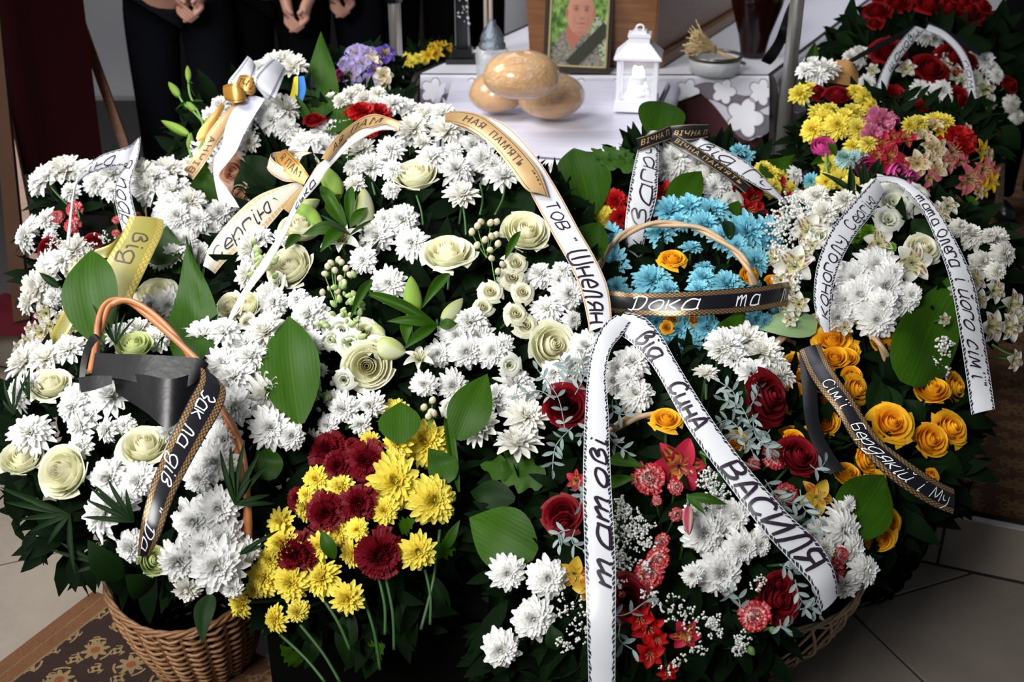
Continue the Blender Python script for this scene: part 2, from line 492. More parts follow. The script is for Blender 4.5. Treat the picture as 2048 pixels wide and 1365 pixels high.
def leaf_mesh(name, mat, fold=0.25, arch=0.12, pw=0.8, tip=1.0, nu=14, nv=7, wave=0.0, serr=0):
    """unit leaf: from the origin to (0,1,0), full width 1, facing +Z"""
    V = []; U = []
    for i in range(nu):
        u = i / (nu - 1)
        w = 0.5 * math.sin(PI * min(1, (0.03 + 0.97 * u) ** pw)) ** tip
        if serr: w *= 1 + 0.25 * math.sin(serr * PI * u)
        for j in range(nv):
            v = -1 + 2 * j / (nv - 1)
            z = fold * abs(v) * w * 0.6 + arch * math.sin(PI * u) - 0.08 * v * v * w + wave * math.sin(9 * u + 2 * v) * w
            V.append((w * v, u, z)); U.append((v, u))
    F = [(i * nv + j, i * nv + j + 1, (i + 1) * nv + j + 1, (i + 1) * nv + j) for i in range(nu - 1) for j in range(nv - 1)]
    return mesh(name, V, F, mat, uv=U)

WH = ((0.86, 0.86, 0.52), (0.94, 0.94, 0.93), (0.42, 0.50, 0.06))
WC = ((0.88, 0.85, 0.62), (0.93, 0.92, 0.87), (0.60, 0.56, 0.10))
YE = ((0.92, 0.68, 0.04), (0.94, 0.82, 0.13), (0.55, 0.42, 0.02))
YD = ((0.75, 0.60, 0.03), (0.86, 0.76, 0.14), (0.40, 0.35, 0.02))
BL = ((0.45, 0.74, 0.66), (0.30, 0.70, 0.82), (0.25, 0.50, 0.40))
MI = ((0.48, 0.70, 0.62), (0.55, 0.76, 0.74), (0.4, 0.6, 0.4))
GR = ((0.16, 0.36, 0.02), (0.22, 0.46, 0.03), (0.1, 0.3, 0.02))
PR = {}
PR['W'] = ('chrysanthemum', [chrys('white_chrysanthemum_open', WH, 'open', 1), chrys('white_chrysanthemum_wide', WH, 'open', 2), chrys('white_chrysanthemum_full', WH, 'full', 3), chrys('white_chrysanthemum_full_b', WH, 'full', 4)])
PR['V'] = ('chrysanthemum', [chrys('white_chrysanthemum_cup', WC, 'cup', 5), chrys('white_chrysanthemum_cup_b', WH, 'cup', 6)])
PR['M'] = ('chrysanthemum', [chrys('white_pompon', WC, 'pom', 7)])
PR['Y'] = ('chrysanthemum', [chrys('yellow_chrysanthemum', YE, 'open', 8), chrys('yellow_chrysanthemum_cup', YE, 'cup', 9), chrys('yellow_chrysanthemum_full', YD, 'full', 10)])
PR['B'] = ('chrysanthemum', [chrys('blue_chrysanthemum', BL, 'cup', 11), chrys('blue_chrysanthemum_open', BL, 'open', 12)])
PR['N'] = ('chrysanthemum', [chrys('mint_chrysanthemum', MI, 'full', 13)])
PR['G'] = ('chrysanthemum', [chrys('green_pompon', GR, 'pom', 14)])
CR = (0.95, 0.90, 0.60); CRO = (0.95, 0.94, 0.74)
PR['R'] = ('rose', [rose_mesh('cream_rose', CR, CRO, (0.94, 0.93, 0.80), .55, 21, green=.25), rose_mesh('cream_rose_b', CR, CRO, (0.94, 0.93, 0.80), .8, 22, green=.35)])
PR['Q'] = ('rose', [rose_mesh('greenish_rose', (0.7, 0.7, 0.32), (0.66, 0.74, 0.38), None, .5, 23, green=.7)])
PR['S'] = ('spray_rose', [rose_mesh('spray_rose', (0.78, 0.74, 0.46), (0.82, 0.81, 0.66), None, 1.1, 24, [(3, .11, .40, 0, 110), (4, .20, .40, .03, 80), (5, .31, .36, .12, 64), (5, .40, .28, .18, 60)])])
PR['D'] = ('rose', [rose_mesh('dark_red_rose', (0.10, 0.002, 0.006), (0.26, 0.006, 0.014), None, .8, 25), rose_mesh('dark_red_rose_b', (0.08, 0.002, 0.006), (0.20, 0.004, 0.01), None, 1, 26)])
PR['A'] = ('rose', [rose_mesh('scarlet_rose', (0.14, 0.001, 0.003), (0.27, 0.004, 0.006), None, 1.1, 27)])
PR['O'] = ('rose', [rose_mesh('golden_rose', (0.90, 0.40, 0.01), (0.92, 0.50, 0.015), (0.94, 0.56, 0.03), 1.1, 28), rose_mesh('golden_rose_b', (0.88, 0.38, 0.01), (0.90, 0.46, 0.012), (0.92, 0.52, 0.02), .8, 29)])
PR['P'] = ('rose', [rose_mesh('peach_rose', (0.92, 0.55, 0.36), (0.95, 0.78, 0.64), None, .8, 30)])
PR['K'] = ('peony', [rose_mesh('magenta_peony', (0.60, 0.03, 0.24), (0.68, 0.07, 0.34), (0.74, 0.16, 0.44), .3, 31, [(4, .16, .44, 0, 90), (5, .27, .46, 0, 66), (5, .36, .43, 0, 62), (5, .43, .34, .03, 60)])])
PR['L'] = ('lisianthus', [rose_mesh('white_lisianthus', (0.70, 0.74, 0.50), (0.82, 0.82, 0.76), None, 1.6, 32, [(3, .10, .34, .02, 80), (4, .24, .42, .08, 70), (5, .36, .44, .16, 62)], green=.3)])
PR['c'] = ('carnation', [carnation('burgundy_carnation', (0.16, 0.002, 0.008), (0.20, 0.004, 0.012), 41)])
PR['b'] = ('carnation', [carnation('red_edged_carnation', (0.95, 0.82, 0.78), (0.60, 0.0, 0.015), 42)])
PR['r'] = ('carnation', [carnation('red_carnation', (0.45, 0.004, 0.008), (0.52, 0.01, 0.01), 43)])
PR['k'] = ('carnation', [carnation('pink_carnation', (0.66, 0.16, 0.30), (0.72, 0.24, 0.38), 44)])
PR['a'] = ('alstroemeria', [lilylike('white_alstroemeria', 6, .5, .19, R(38), R(-50), (0.66, 0.70, 0.42), (0.80, 0.79, 0.73), (0.74, 0.66, 0.25), (0.20, 0.05, 0.04), 51)])
PR['e'] = ('alstroemeria', [lilylike('red_alstroemeria', 6, .5, .19, R(36), R(-46), (0.40, 0.02, 0.04), (0.58, 0.02, 0.06), (0.80, 0.42, 0.04), (0.03, 0.004, 0.004), 52)])
PR['f'] = ('alstroemeria', [lilylike('scarlet_alstroemeria', 6, .5, .17, R(44), R(-50), (0.40, 0.004, 0.006), (0.55, 0.006, 0.01), None, None, 53)])
PR['p'] = ('alstroemeria', [lilylike('pink_alstroemeria', 6, .5, .16, R(50), R(-60), (0.70, 0.45, 0.25), (0.68, 0.14, 0.20), (0.76, 0.62, 0.28), (0.2, 0.02, 0.03), 54)])
PR['h'] = ('alstroemeria', [lilylike('cream_alstroemeria', 6, .5, .17, R(46), R(-52), (0.72, 0.58, 0.32), (0.80, 0.72, 0.52), (0.76, 0.55, 0.12), (0.25, 0.06, 0.03), 55)])
PR['y'] = ('lily', [lilylike('yellow_lily', 6, .5, .13, R(50), R(-55), (0.7, 0.42, 0.02), (0.82, 0.55, 0.02), None, None, 56)])
PR['l'] = ('lily', [lilylike('white_lily', 6, .54, .13, R(62), R(-80), (0.60, 0.66, 0.34), (0.80, 0.80, 0.74), None, None, 57, cup=.9)])
PR['o'] = ('orchid', [lilylike('yellow_orchid', 5, .52, .20, R(14), R(-22), (0.66, 0.44, 0.04), (0.72, 0.48, 0.05), (0.55, 0.12, 0.03), (0.35, 0.03, 0.02), 58)])
PR['i'] = ('iris', [lilylike('lilac_iris', 6, .5, .24, R(30), R(-70), (0.42, 0.34, 0.62), (0.44, 0.38, 0.74), (0.6, 0.5, 0.2), None, 59, ruf=.05)])
PR['j'] = ('iris', [lilylike('violet_iris', 6, .5, .24, R(40), R(-60), (0.10, 0.05, 0.35), (0.14, 0.08, 0.48), (0.6, 0.45, 0.1), None, 60, ruf=.05)])
PR['q'] = ('iris', [lilylike('cream_iris', 6, .5, .24, R(35), R(-70), (0.70, 0.62, 0.42), (0.74, 0.70, 0.58), (0.6, 0.35, 0.05), None, 61, ruf=.05)])
NOSTEM = set('')
BUD = {'g': bud_mesh('green_lily_bud', (0.20, 0.34, 0.04), (0.30, 0.46, 0.08)), 'w': bud_mesh('pale_lily_bud', (0.42, 0.50, 0.10), (0.72, 0.74, 0.50)),
       'e': bud_mesh('red_alstroemeria_bud', (0.60, 0.55, 0.42), (0.36, 0.01, 0.06)), 'b': bud_mesh('carnation_bud', (0.09, 0.2, 0.04), (0.12, 0.25, 0.06))}
LEAF = {'A': [leaf_mesh('broad_leaf', M['leaf'], .25, .10, .80), leaf_mesh('broad_leaf_b', M['leaf'], .15, -.08, .72, wave=.06)],
        'd': [leaf_mesh('dark_leaf', M['leaf_dark'], .3, .12, .8)],
        'p': [leaf_mesh('pale_leaf', M['leaf_pale'], .12, .08, .62, .8)],
        'l': [leaf_mesh('lily_leaf', M['leaf'], .35, .14, .85, 1, 10, 5)],
        'k': [leaf_mesh('lobed_leaf', M['leaf'], .2, .05, .7, .8, 22, 5, .05, 9)],
        's': [leaf_mesh('sword_leaf', M['leaf_dark'], .4, .04, .62, .9, 8, 5)]}
def stem_unit():
    g = G(); g.tube([(0, 0, 0), (0.02, 0.01, -.33), (0.03, -0.01, -.66), (0, 0, -1)], [.5, .42, .42, .46], 5)
    return g.mesh('stem', M['stem'])
STEM = stem_unit()

# ------------------------------------------------------------------ arrangements: a domed front in real depth
ARR = {}
class Arr:
    def __init__(s, key, root, c, r, dc, sl, b, base_z):
        s.key, s.root, s.c, s.r, s.dc, s.sl, s.b, s.bz = key, root, c, r, dc, sl, b, base_z
        s.core = at(c[0], c[1] + r[1] * 0.35, dc + 0.22)
        ARR[key] = s
    def d(s, x, y):
        u = (x - s.c[0]) / s.r[0]; v = (s.c[1] - y) / s.r[1]
        return s.dc + s.sl * (s.c[1] - y) / 100.0 + s.b * min(u * u + v * v, 1.5)
    def n(s, x, y):
        u = (x - s.c[0]) / s.r[0]; v = (s.c[1] - y) / s.r[1]
        return u, v
DIRV = {'u': (0, .8), 'U': (0, 1.7), 'l': (-.8, 0), 'r': (.8, 0), 'd': (0, -.7), 'f': (0, 0)}
def flower(ar, code, x, y, s, dr='', dz=0.0):
    nm, ms = PR[code]
    d = ar.d(x, y) + rnd.uniform(-.02, .02) + dz
    P = at(x, y, d)
    size = s * d / FPX
    if dr:
        a = b = 0.0
        for ch in dr: a += DIRV[ch][0]; b += DIRV[ch][1]
    else:
        u, v = ar.n(x, y); a = .55 * u; b = .12 + .45 * v
    if nm in ('rose', 'spray_rose') and 'f' not in dr: b += .30
    a += rnd.uniform(-.12, .12); b += rnd.uniform(-.10, .10)
    N = (RT * a + UP * b - FWD * 1.0).normalized()
    q = N.to_track_quat('Z', 'Y')
    q = q @ Quaternion((0, 0, 1), rnd.uniform(0, 6.28))
    # tilted flowers look flatter: enlarge a little so their width holds
    o = bpy.data.objects.new(nm, rnd.choice(ms))
    o.parent = ar.root; COL.objects.link(o)
    sz = size * 1.06
    o.matrix_basis = Matrix.Translation(P - ar.root.location - N * size * 0.08) @ q.to_matrix().to_4x4() @ Matrix.Diagonal((sz, sz, sz, 1))
    # stem down to the foam
    if code not in NOSTEM:
        Wp = P - N * size * .2
        back = (ar.core - Wp); L = min(back.length, 0.24)
        dirw = (back.normalized() - N * 0.8 + Vector((0, 0, -.5))).normalized()
        loc = o.matrix_basis.to_3x3().inverted() @ dirw
        ln = L / sz
        qs = loc.to_track_quat('-Z', 'Y')
        st = bpy.data.objects.new('stem', STEM); st.parent = o; COL.objects.link(st)
        th = 0.006 / sz
        st.matrix_basis = Matrix.Translation((0, 0, -.12)) @ qs.to_matrix().to_4x4() @ Matrix.Diagonal((th, th, ln, 1))
    return o
def place_unit(ms, nm, ar, P0, P1, w, faceup=0.35, side=0.0, parent=None, axis='Y', thick=1.0):
    Yv = P1 - P0; L = Yv.length; y = Yv.normalized()
    N = (-FWD + Vector((0, 0, 1)) * faceup + RT * side); N = (N - y * N.dot(y)).normalized()
    X = y.cross(N).normalized()
    me = rnd.choice(ms) if isinstance(ms, list) else ms
    o = bpy.data.objects.new(nm, me); o.parent = parent or ar.root; COL.objects.link(o)
    if axis == 'Y': Rm = Matrix((X * w, y * L, N * L)).transposed().to_4x4()
    else: Rm = Matrix((X * w, N * w * thick, y * L)).transposed().to_4x4()
    o.matrix_basis = Matrix.Translation(P0 - ar.root.location) @ Rm
    return o
def leaf(ar, kind, x0, y0, x1, y1, w, dz0=0.03, dz1=-0.02, up=.35, side=0.0, nm='leaf'):
    P0 = at(x0, y0, ar.d(x0, y0) + dz0); P1 = at(x1, y1, ar.d(x1, y1) + dz1)
    d = (ar.d(x0, y0) + ar.d(x1, y1)) / 2
    return place_unit(LEAF[kind], nm, ar, P0, P1, w * d / FPX, up, side)
def bud(ar, kind, x0, y0, x1, y1, w, nm='lily_bud', dz=0.0):
    P0 = at(x0, y0, ar.d(x0, y0) + dz); P1 = at(x1, y1, ar.d(x1, y1) + dz - .01)
    o = place_unit(BUD[kind], nm, ar, P0, P1, w * ar.d(x0, y0) / FPX, axis='Z')
    # its stem
    Wd = (ar.core - P0).normalized() * .12 + Vector((0, 0, -.08))
    m3 = o.matrix_basis.to_3x3().inverted()
    g = G(); p = [Vector((0, 0, 0)), m3 @ (Wd * .5 + Vector((0.004, 0, 0))), m3 @ Wd]
    st = bpy.data.objects.new('stem', STEM); st.parent = o; COL.objects.link(st)
    v = m3 @ Wd; 
    # build in the thing's axes, kept straight
    th = 0.006 / (w * ar.d(x0, y0) / FPX); L = v.length
    st.matrix_basis = v.normalized().to_track_quat('-Z', 'Y').to_matrix().to_4x4() @ Matrix.Diagonal((th, th, L, 1))
    return o
def stems(ar, paths, rad=0.003, mat='stem_pale', dz=0.0, nm='stem'):
    for p in paths:
        g = G()
        pts = crom([tuple(at(x, y, ar.d(x, y) + dz)) for x, y in p], 5) if len(p) > 2 else [tuple(at(x, y, ar.d(x, y) + dz)) for x, y in p]
        g.tube(pts, rad, 5)
        obj(nm, g.mesh('stem', M[mat]), ar.root, world_pts=True)
def greens(ar, n=260, lay=(0.05, 0.20), size=(0.05, 0.10), ext=1.0, w=.33, bot=None, cen=None, rad=None, skip=None):
    """dark leaves that fill the arrangement between its flowers, one mesh"""
    rs = np.random.RandomState(hash(ar.key) % 1000 if False else sum(map(ord, ar.key)) * 7)
    g = G()
    t = np.array([0, .25, .5, .75, 1.0]); ww = np.array([.05, .8, 1.0, .7, .04])
    for i in range(n):
        a = rs.uniform(0, 2 * PI); q = math.sqrt(rs.uniform(0, 1)) * ext
        c_ = cen or ar.c; r_ = rad or ar.r; x = c_[0] + math.cos(a) * q * r_[0]; y = c_[1] - math.sin(a) * q * r_[1]
        if cen is None and y < ar.c[1]: y = ar.c[1] + (y - ar.c[1]) * .76
        if skip and x > skip[0] and y > skip[1]: continue
        if bot and y > bot: y = bot - rs.uniform(0, 60)
        dz = rs.uniform(*lay)
        P = at(x, y, ar.d(x, y) + dz)
        L = rs.uniform(*size); 
        u, v = ar.n(x, y)
        dirv = (RT * (u * .9 + rs.normal() * .6) + UP * (v * .7 + rs.normal() * .6) - FWD * rs.uniform(-.1, .6)).normalized()
        nn = Vector(rs.normal(size=3)) * .5 - FWD + Vector((0, 0, .4)); nn = (nn - dirv * nn.dot(dirv)).normalized()
        sx = dirv.cross(nn); arc = rs.uniform(-.02, .25)
        V = []
        for k in range(5):
            c = P + dirv * (L * (t[k] - .35)) - nn * (arc * L * (2 * t[k] - 1) ** 2)
            hw = L * w * ww[k] * .5
            V += [tuple(c - sx * hw + nn * hw * .25), tuple(c), tuple(c + sx * hw + nn * hw * .25)]
        F = [(k * 3 + j, k * 3 + j + 1, k * 3 + j + 4, k * 3 + j + 3) for k in range(4) for j in (0, 1)]
        g.add(V, F)
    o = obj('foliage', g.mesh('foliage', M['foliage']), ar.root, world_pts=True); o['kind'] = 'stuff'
    return o
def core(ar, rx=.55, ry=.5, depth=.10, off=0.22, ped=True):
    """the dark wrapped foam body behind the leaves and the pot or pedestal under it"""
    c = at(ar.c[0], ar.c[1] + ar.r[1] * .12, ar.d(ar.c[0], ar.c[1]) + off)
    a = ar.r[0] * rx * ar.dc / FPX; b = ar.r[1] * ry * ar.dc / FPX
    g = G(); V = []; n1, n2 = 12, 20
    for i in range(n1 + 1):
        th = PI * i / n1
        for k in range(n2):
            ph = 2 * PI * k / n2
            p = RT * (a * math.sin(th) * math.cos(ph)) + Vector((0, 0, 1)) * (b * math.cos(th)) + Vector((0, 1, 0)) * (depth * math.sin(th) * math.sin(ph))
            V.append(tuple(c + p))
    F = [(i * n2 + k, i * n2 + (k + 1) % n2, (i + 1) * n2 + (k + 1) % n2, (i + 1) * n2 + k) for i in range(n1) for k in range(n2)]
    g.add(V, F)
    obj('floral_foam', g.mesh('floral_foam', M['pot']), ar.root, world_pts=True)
    if not ped: return
    g = G()
    h = c.z - ar.bz
    g.lathe([(0.0, 0), (.10, 0), (.11, .01), (.085, .08), (.075, h * .5), (.10, h * .9), (.09, h)], 16, (c.x, c.y, ar.bz))
    obj('pedestal', g.mesh('pedestal', M['pot']), ar.root, world_pts=True)

# small clustered plants
def ico(g, c, r, C=None, sub=0):
    t = (1 + 5 ** .5) / 2
    v = np.array([(-1, t, 0), (1, t, 0), (-1, -t, 0), (1, -t, 0), (0, -1, t), (0, 1, t), (0, -1, -t), (0, 1, -t), (t, 0, -1), (t, 0, 1), (-t, 0, -1), (-t, 0, 1)])
    v = v / np.linalg.norm(v[0]) * r
    F = [(0, 11, 5), (0, 5, 1), (0, 1, 7), (0, 7, 10), (0, 10, 11), (1, 5, 9), (5, 11, 4), (11, 10, 2), (10, 7, 6), (7, 1, 8), (3, 9, 4), (3, 4, 2), (3, 2, 6), (3, 6, 8), (3, 8, 9), (4, 9, 5), (2, 4, 11), (6, 2, 10), (8, 6, 7), (9, 8, 1)]
    g.add(v + np.array(c), F, C)
def gyps(ar, lst, mat='petal', dz=-.02, big=1.0):
    """baby's breath: tiny white florets on hair stems; lst of (x, y, spread px, count)"""
    g = G(); rs = np.random.RandomState(5)
    for x, y, sp, n in lst:
        root = at(x, y + sp * .4, ar.d(x, y) + .08)
        for i in range(n):
            xx = x + rs.normal() * sp * .36; yy = y + rs.normal() * sp * .36
            P = at(xx, yy, ar.d(xx, yy) + dz + rs.uniform(-.01, .02))
            r = rs.uniform(.0018, .0032) * big
            for j in range(3): ico(g, tuple(P + Vector(rs.normal(size=3)) * r * .6), r * .75, (0.78, 0.79, 0.76))
            if i % 3 == 0: g.tube([tuple(root), tuple((root + P) / 2 + Vector((0, -.01, .01))), tuple(P)], .0004, 3, (0.1, 0.18, 0.06))
    o = obj('babys_breath', g.mesh('babys_breath', M[mat]), ar.root, world_pts=True); o['kind'] = 'stuff'
BERRY = None
def berries(ar, pts, r=8.0):
    global BERRY
    if BERRY is None:
        g = G(); g.lathe([(0.001, .58), (.22, .52), (.42, .30), (.5, 0), (.42, -.3), (.2, -.5), (.05, -.55)], 10, C=(0.74, 0.68, 0.50))
        for i in range(5): petal(g, .5, .16, R(-20), R(40), i * 1.257, .05, -.5, .2, 4, 3, None, (0.05, .15, .03), (0.06, .18, .04))
        BERRY = g.mesh('berry', M['petal'])
    for x, y in pts:
        d = ar.d(x, y) - .01; s = 2.0 * r * d / FPX
        o = bpy.data.objects.new('berry', BERRY); o.parent = ar.root; COL.objects.link(o)
        N = (RT * rnd.uniform(-.6, .6) + UP * rnd.uniform(.1, 1) - FWD * .5).normalized()
        o.matrix_basis = Matrix.Translation(at(x, y, d) - ar.root.location) @ N.to_track_quat('Z', 'Y').to_matrix().to_4x4() @ Matrix.Diagonal((s, s, s * 1.05, 1))
    cx = sum(p[0] for p in pts) / len(pts); cy = max(p[1] for p in pts) + 25
    stems(ar, [[(x, y + 4), ((x + cx) / 2, (y + cy) / 2 + 4), (cx, cy)] for x, y in pts[::2]], .0012, 'stem_pale', 0.01)
def sprig(ar, x0, y0, x1, y1, n=6, ls=26, lw=9, mat='silver', nm='eucalyptus_sprig', dz=-.04, bend=14):
    """a curved stem with paired small leaves"""
    g = G(); g2 = []
    mx_, my_ = (x0 + x1) / 2, (y0 + y1) / 2
    dx, dy = x1 - x0, y1 - y0; l = math.hypot(dx, dy) or 1
    ctrl = [(x0, y0), (mx_ - dy / l * bend, my_ + dx / l * bend), (x1, y1)]
    pts = crom([tuple(at(x, y, ar.d(x, y) + dz)) for x, y in ctrl], 8)
    pts = [Vector(p) for p in pts]
    g.tube([tuple(p) for p in pts], .0010, 4)
    k = ls * ar.dc / FPX; kw = lw * ar.dc / FPX
    for i in range(1, n + 1):
        j = int(i * (len(pts) - 1) / n); P = pts[j]; t = (pts[j] - pts[j - 1]).normalized()
        for sgn in ((-1, 1) if i < n else (0,)):
            sd = t.cross(FWD).normalized() * sgn
            dv = (t * .55 + sd * .8 - FWD * rnd.uniform(-.3, .5) + Vector([rnd.uniform(-.25, .25) for _ in range(3)])).normalized()
            nn = (-FWD + Vector([rnd.uniform(-.6, .6) for _ in range(3)])); nn = (nn - dv * nn.dot(dv)).normalized(); sx = dv.cross(nn)
            L = k * rnd.uniform(.8, 1.15); V = []
            for q, w in ((0, .1), (.25, .75), (.55, 1), (.82, .7), (1, .08)):
                c = P + dv * L * q - nn * L * .15 * q * q; hw = kw * w * .5
                V += [tuple(c - sx * hw + nn * hw * .3), tuple(c), tuple(c + sx * hw + nn * hw * .3)]
            g.add(V, [(a * 3 + b, a * 3 + b + 1, a * 3 + b + 4, a * 3 + b + 3) for a in range(4) for b in (0, 1)])
    obj(nm, g.mesh(nm, M[mat]), ar.root, world_pts=True)
def frond(ar, x0, y0, blades, w=9, nm='palm_frond', dz=-.05, mat='leaf_dark'):
    """narrow blades fanning from one point"""
    g = G()
    for x1, y1 in blades:
        P0 = at(x0, y0, ar.d(x0, y0) + dz + .02); P1 = at(x1, y1, ar.d(x1, y1) + dz)
        y = P1 - P0; L = y.length; dv = y.normalized(); nn = -FWD + Vector((0, 0, .4)); nn = (nn - dv * nn.dot(dv)).normalized(); sx = dv.cross(nn)
        hwm = w * ar.dc / FPX * .5; V = []
        for q, ww in ((0, .25), (.2, .8), (.45, 1), (.7, .8), (.88, .45), (1, .03)):
            c = P0 + y * q + nn * L * .08 * math.sin(PI * q)
            V += [tuple(c - sx * hwm * ww + nn * hwm * ww * .5), tuple(c), tuple(c + sx * hwm * ww + nn * hwm * ww * .5)]
        g.add(V, [(a * 3 + b, a * 3 + b + 1, a * 3 + b + 4, a * 3 + b + 3) for a in range(5) for b in (0, 1)])
    obj(nm, g.mesh(nm, M[mat]), ar.root, world_pts=True)
def stock(ar, x, y, sp=60, n=34):
    """cluster of small greenish white buds"""
    g = G(); rs = np.random.RandomState(int(x))
    for i in range(n):
        xx = x + rs.normal() * sp * .28; yy = y + rs.normal() * sp * .42
        d = ar.d(xx, yy) - .02 + rs.uniform(0, .02); P = at(xx, yy, d); s = rs.uniform(9, 17) * d / FPX
        dv = (RT * rs.normal() * .6 + UP * (.6 + rs.normal() * .4) - FWD * .5).normalized()
        q = dv.to_track_quat('Z', 'Y').to_matrix()
        V = []; C = []
        for k, (rr, z) in enumerate(((.05, 0), (.3, .12), (.42, .45), (.26, .8), (.02, 1.0))):
            for a in range(7):
                V.append(tuple(P + q @ (Vector((rr * math.cos(a * .898), rr * math.sin(a * .898), z * 1.3)) * s)))
                f = k / 4; C.append((lerp(.28, .60, f), lerp(.42, .70, f), lerp(.14, .36, f)))
        g.add(V, [(a * 7 + b, a * 7 + (b + 1) % 7, (a + 1) * 7 + (b + 1) % 7, (a + 1) * 7 + b) for a in range(4) for b in range(7)], C)
    o = obj('bud_cluster', g.mesh('bud_cluster', M['petal']), ar.root, world_pts=True); o['kind'] = 'stuff'
# ------------------------------------------------------------------ handwriting: each glyph is (width, strokes of hex xy pairs); baseline y=4
GL = {
 'а': (9, '8a4b1905147486 8b8594'), 'б': (8, '7e4e1a05147484794b19'), 'в': (8, '141b4e6c3969764414'), 'г': (7, '040b6b69'),
 'д': (9, '8b3b08154487 8b82501033'), 'е': (7, '17776a4b18154474'), 'ж': (10, '0b54 9b04 5b54'), 'з': (7, '194b6a683767654414'),
 'и': (9, '0b05144476 7b7594'), 'і': (3, '1b1434 1d1e'), 'ї': (4, '1b1434 0d0e 3d3e'), 'й': (9, '0b05144476 7b7594 2e4d6e'),
 'к': (7, '0b04 6b17 1764'), 'л': (8, '04143b6b6474'), 'м': (10, '04142b558b8494'), 'н': (8, '0b04 0777 7b7484'),
 'о': (8, '4b19062454767a4b'), 'п': (8, '0b04 073b6b7474'), 'р': (8, '0b00 084b6b77654405'), 'с': (7, '694b1905144465'),
 'т': (12, '0b04 083b5a54 588b aa a484'.replace(' aa ', '') .replace('588b', '588b'),), 'у': (8, '0b1747 7b754120 '), 'ш': (12, '0b05144546 4b45548486 8b85a4'),
 'ь': (6, '0b0444564707'), 'ю': (11, '0b04 0747 7b5956 56749496 a69b7b'.replace(' 56749496 a69b7b', '749496 9b7b')), 'я': (8, '7b74 7b3b183777 4704'),
 'С': (9, '8c6e2d0915346486'), 'В': (9, '040e 0e6e7b4909 49886504'), 'Д': (10, '3d3404 1c4e8d9a866434'), 'З': (8, '1c4e7b494887 87655414'),
 'Т': (9, '0e8e 4e44'), 'О': (10, '5e1b174464979b5e'), 'Б': (8, '7e0e04 0464766909'), 'М': (11, '041e569ea4'), 'Ш': (12, '0e04a4ae 5e54'),
 'И': (9, '0e04 048e 8e84'), 'Л': (9, '04144e8e84'), 'Я': (9, '8e84 8e3e1b3989 5904'), 'А': (9, '044e84 1767'), 'Н': (9, '0e04 0989 8e84'),
 '"': (5, '0e0c 2e2c'), "'": (3, '1e1c'), ' ': (6, ''), 'Г': (7, '040e6e6c'),
}
GL['т'] = (12, '0b04 083b4a44 487b8a84 8494')
GL['ю'] = (11, '0b04 0747 7b595674 74949 6'.replace(' ', ' ')[:0] + '0b04 0747 7b5956749496 9b 7b'[:0] + '0b04 0747 7b5956749496999b7b'.replace('999b', '9b'))
STRAIGHT = set('0b04 0e04 0747 0777 8e84 7b74'.split())
def hand(text):
    """list of polylines in letter space (x, y in 0..1 of cap height), total width"""
    out = []; X = 0.0
    for ch in text:
        w, st = GL[ch]
        for s in st.split():
            p = [(int(s[i], 16), int(s[i + 1], 16)) for i in range(0, len(s) - 1, 2)]
            q = [((X + a + 0.30 * (b - 4)) / 10.0, (b - 4) / 10.0) for a, b in p]
            if len(q) > 2: q = [tuple(v) for v in crom(q, 4)]
            out.append(q)
        X += w + 1.6
    return out, X / 10.0

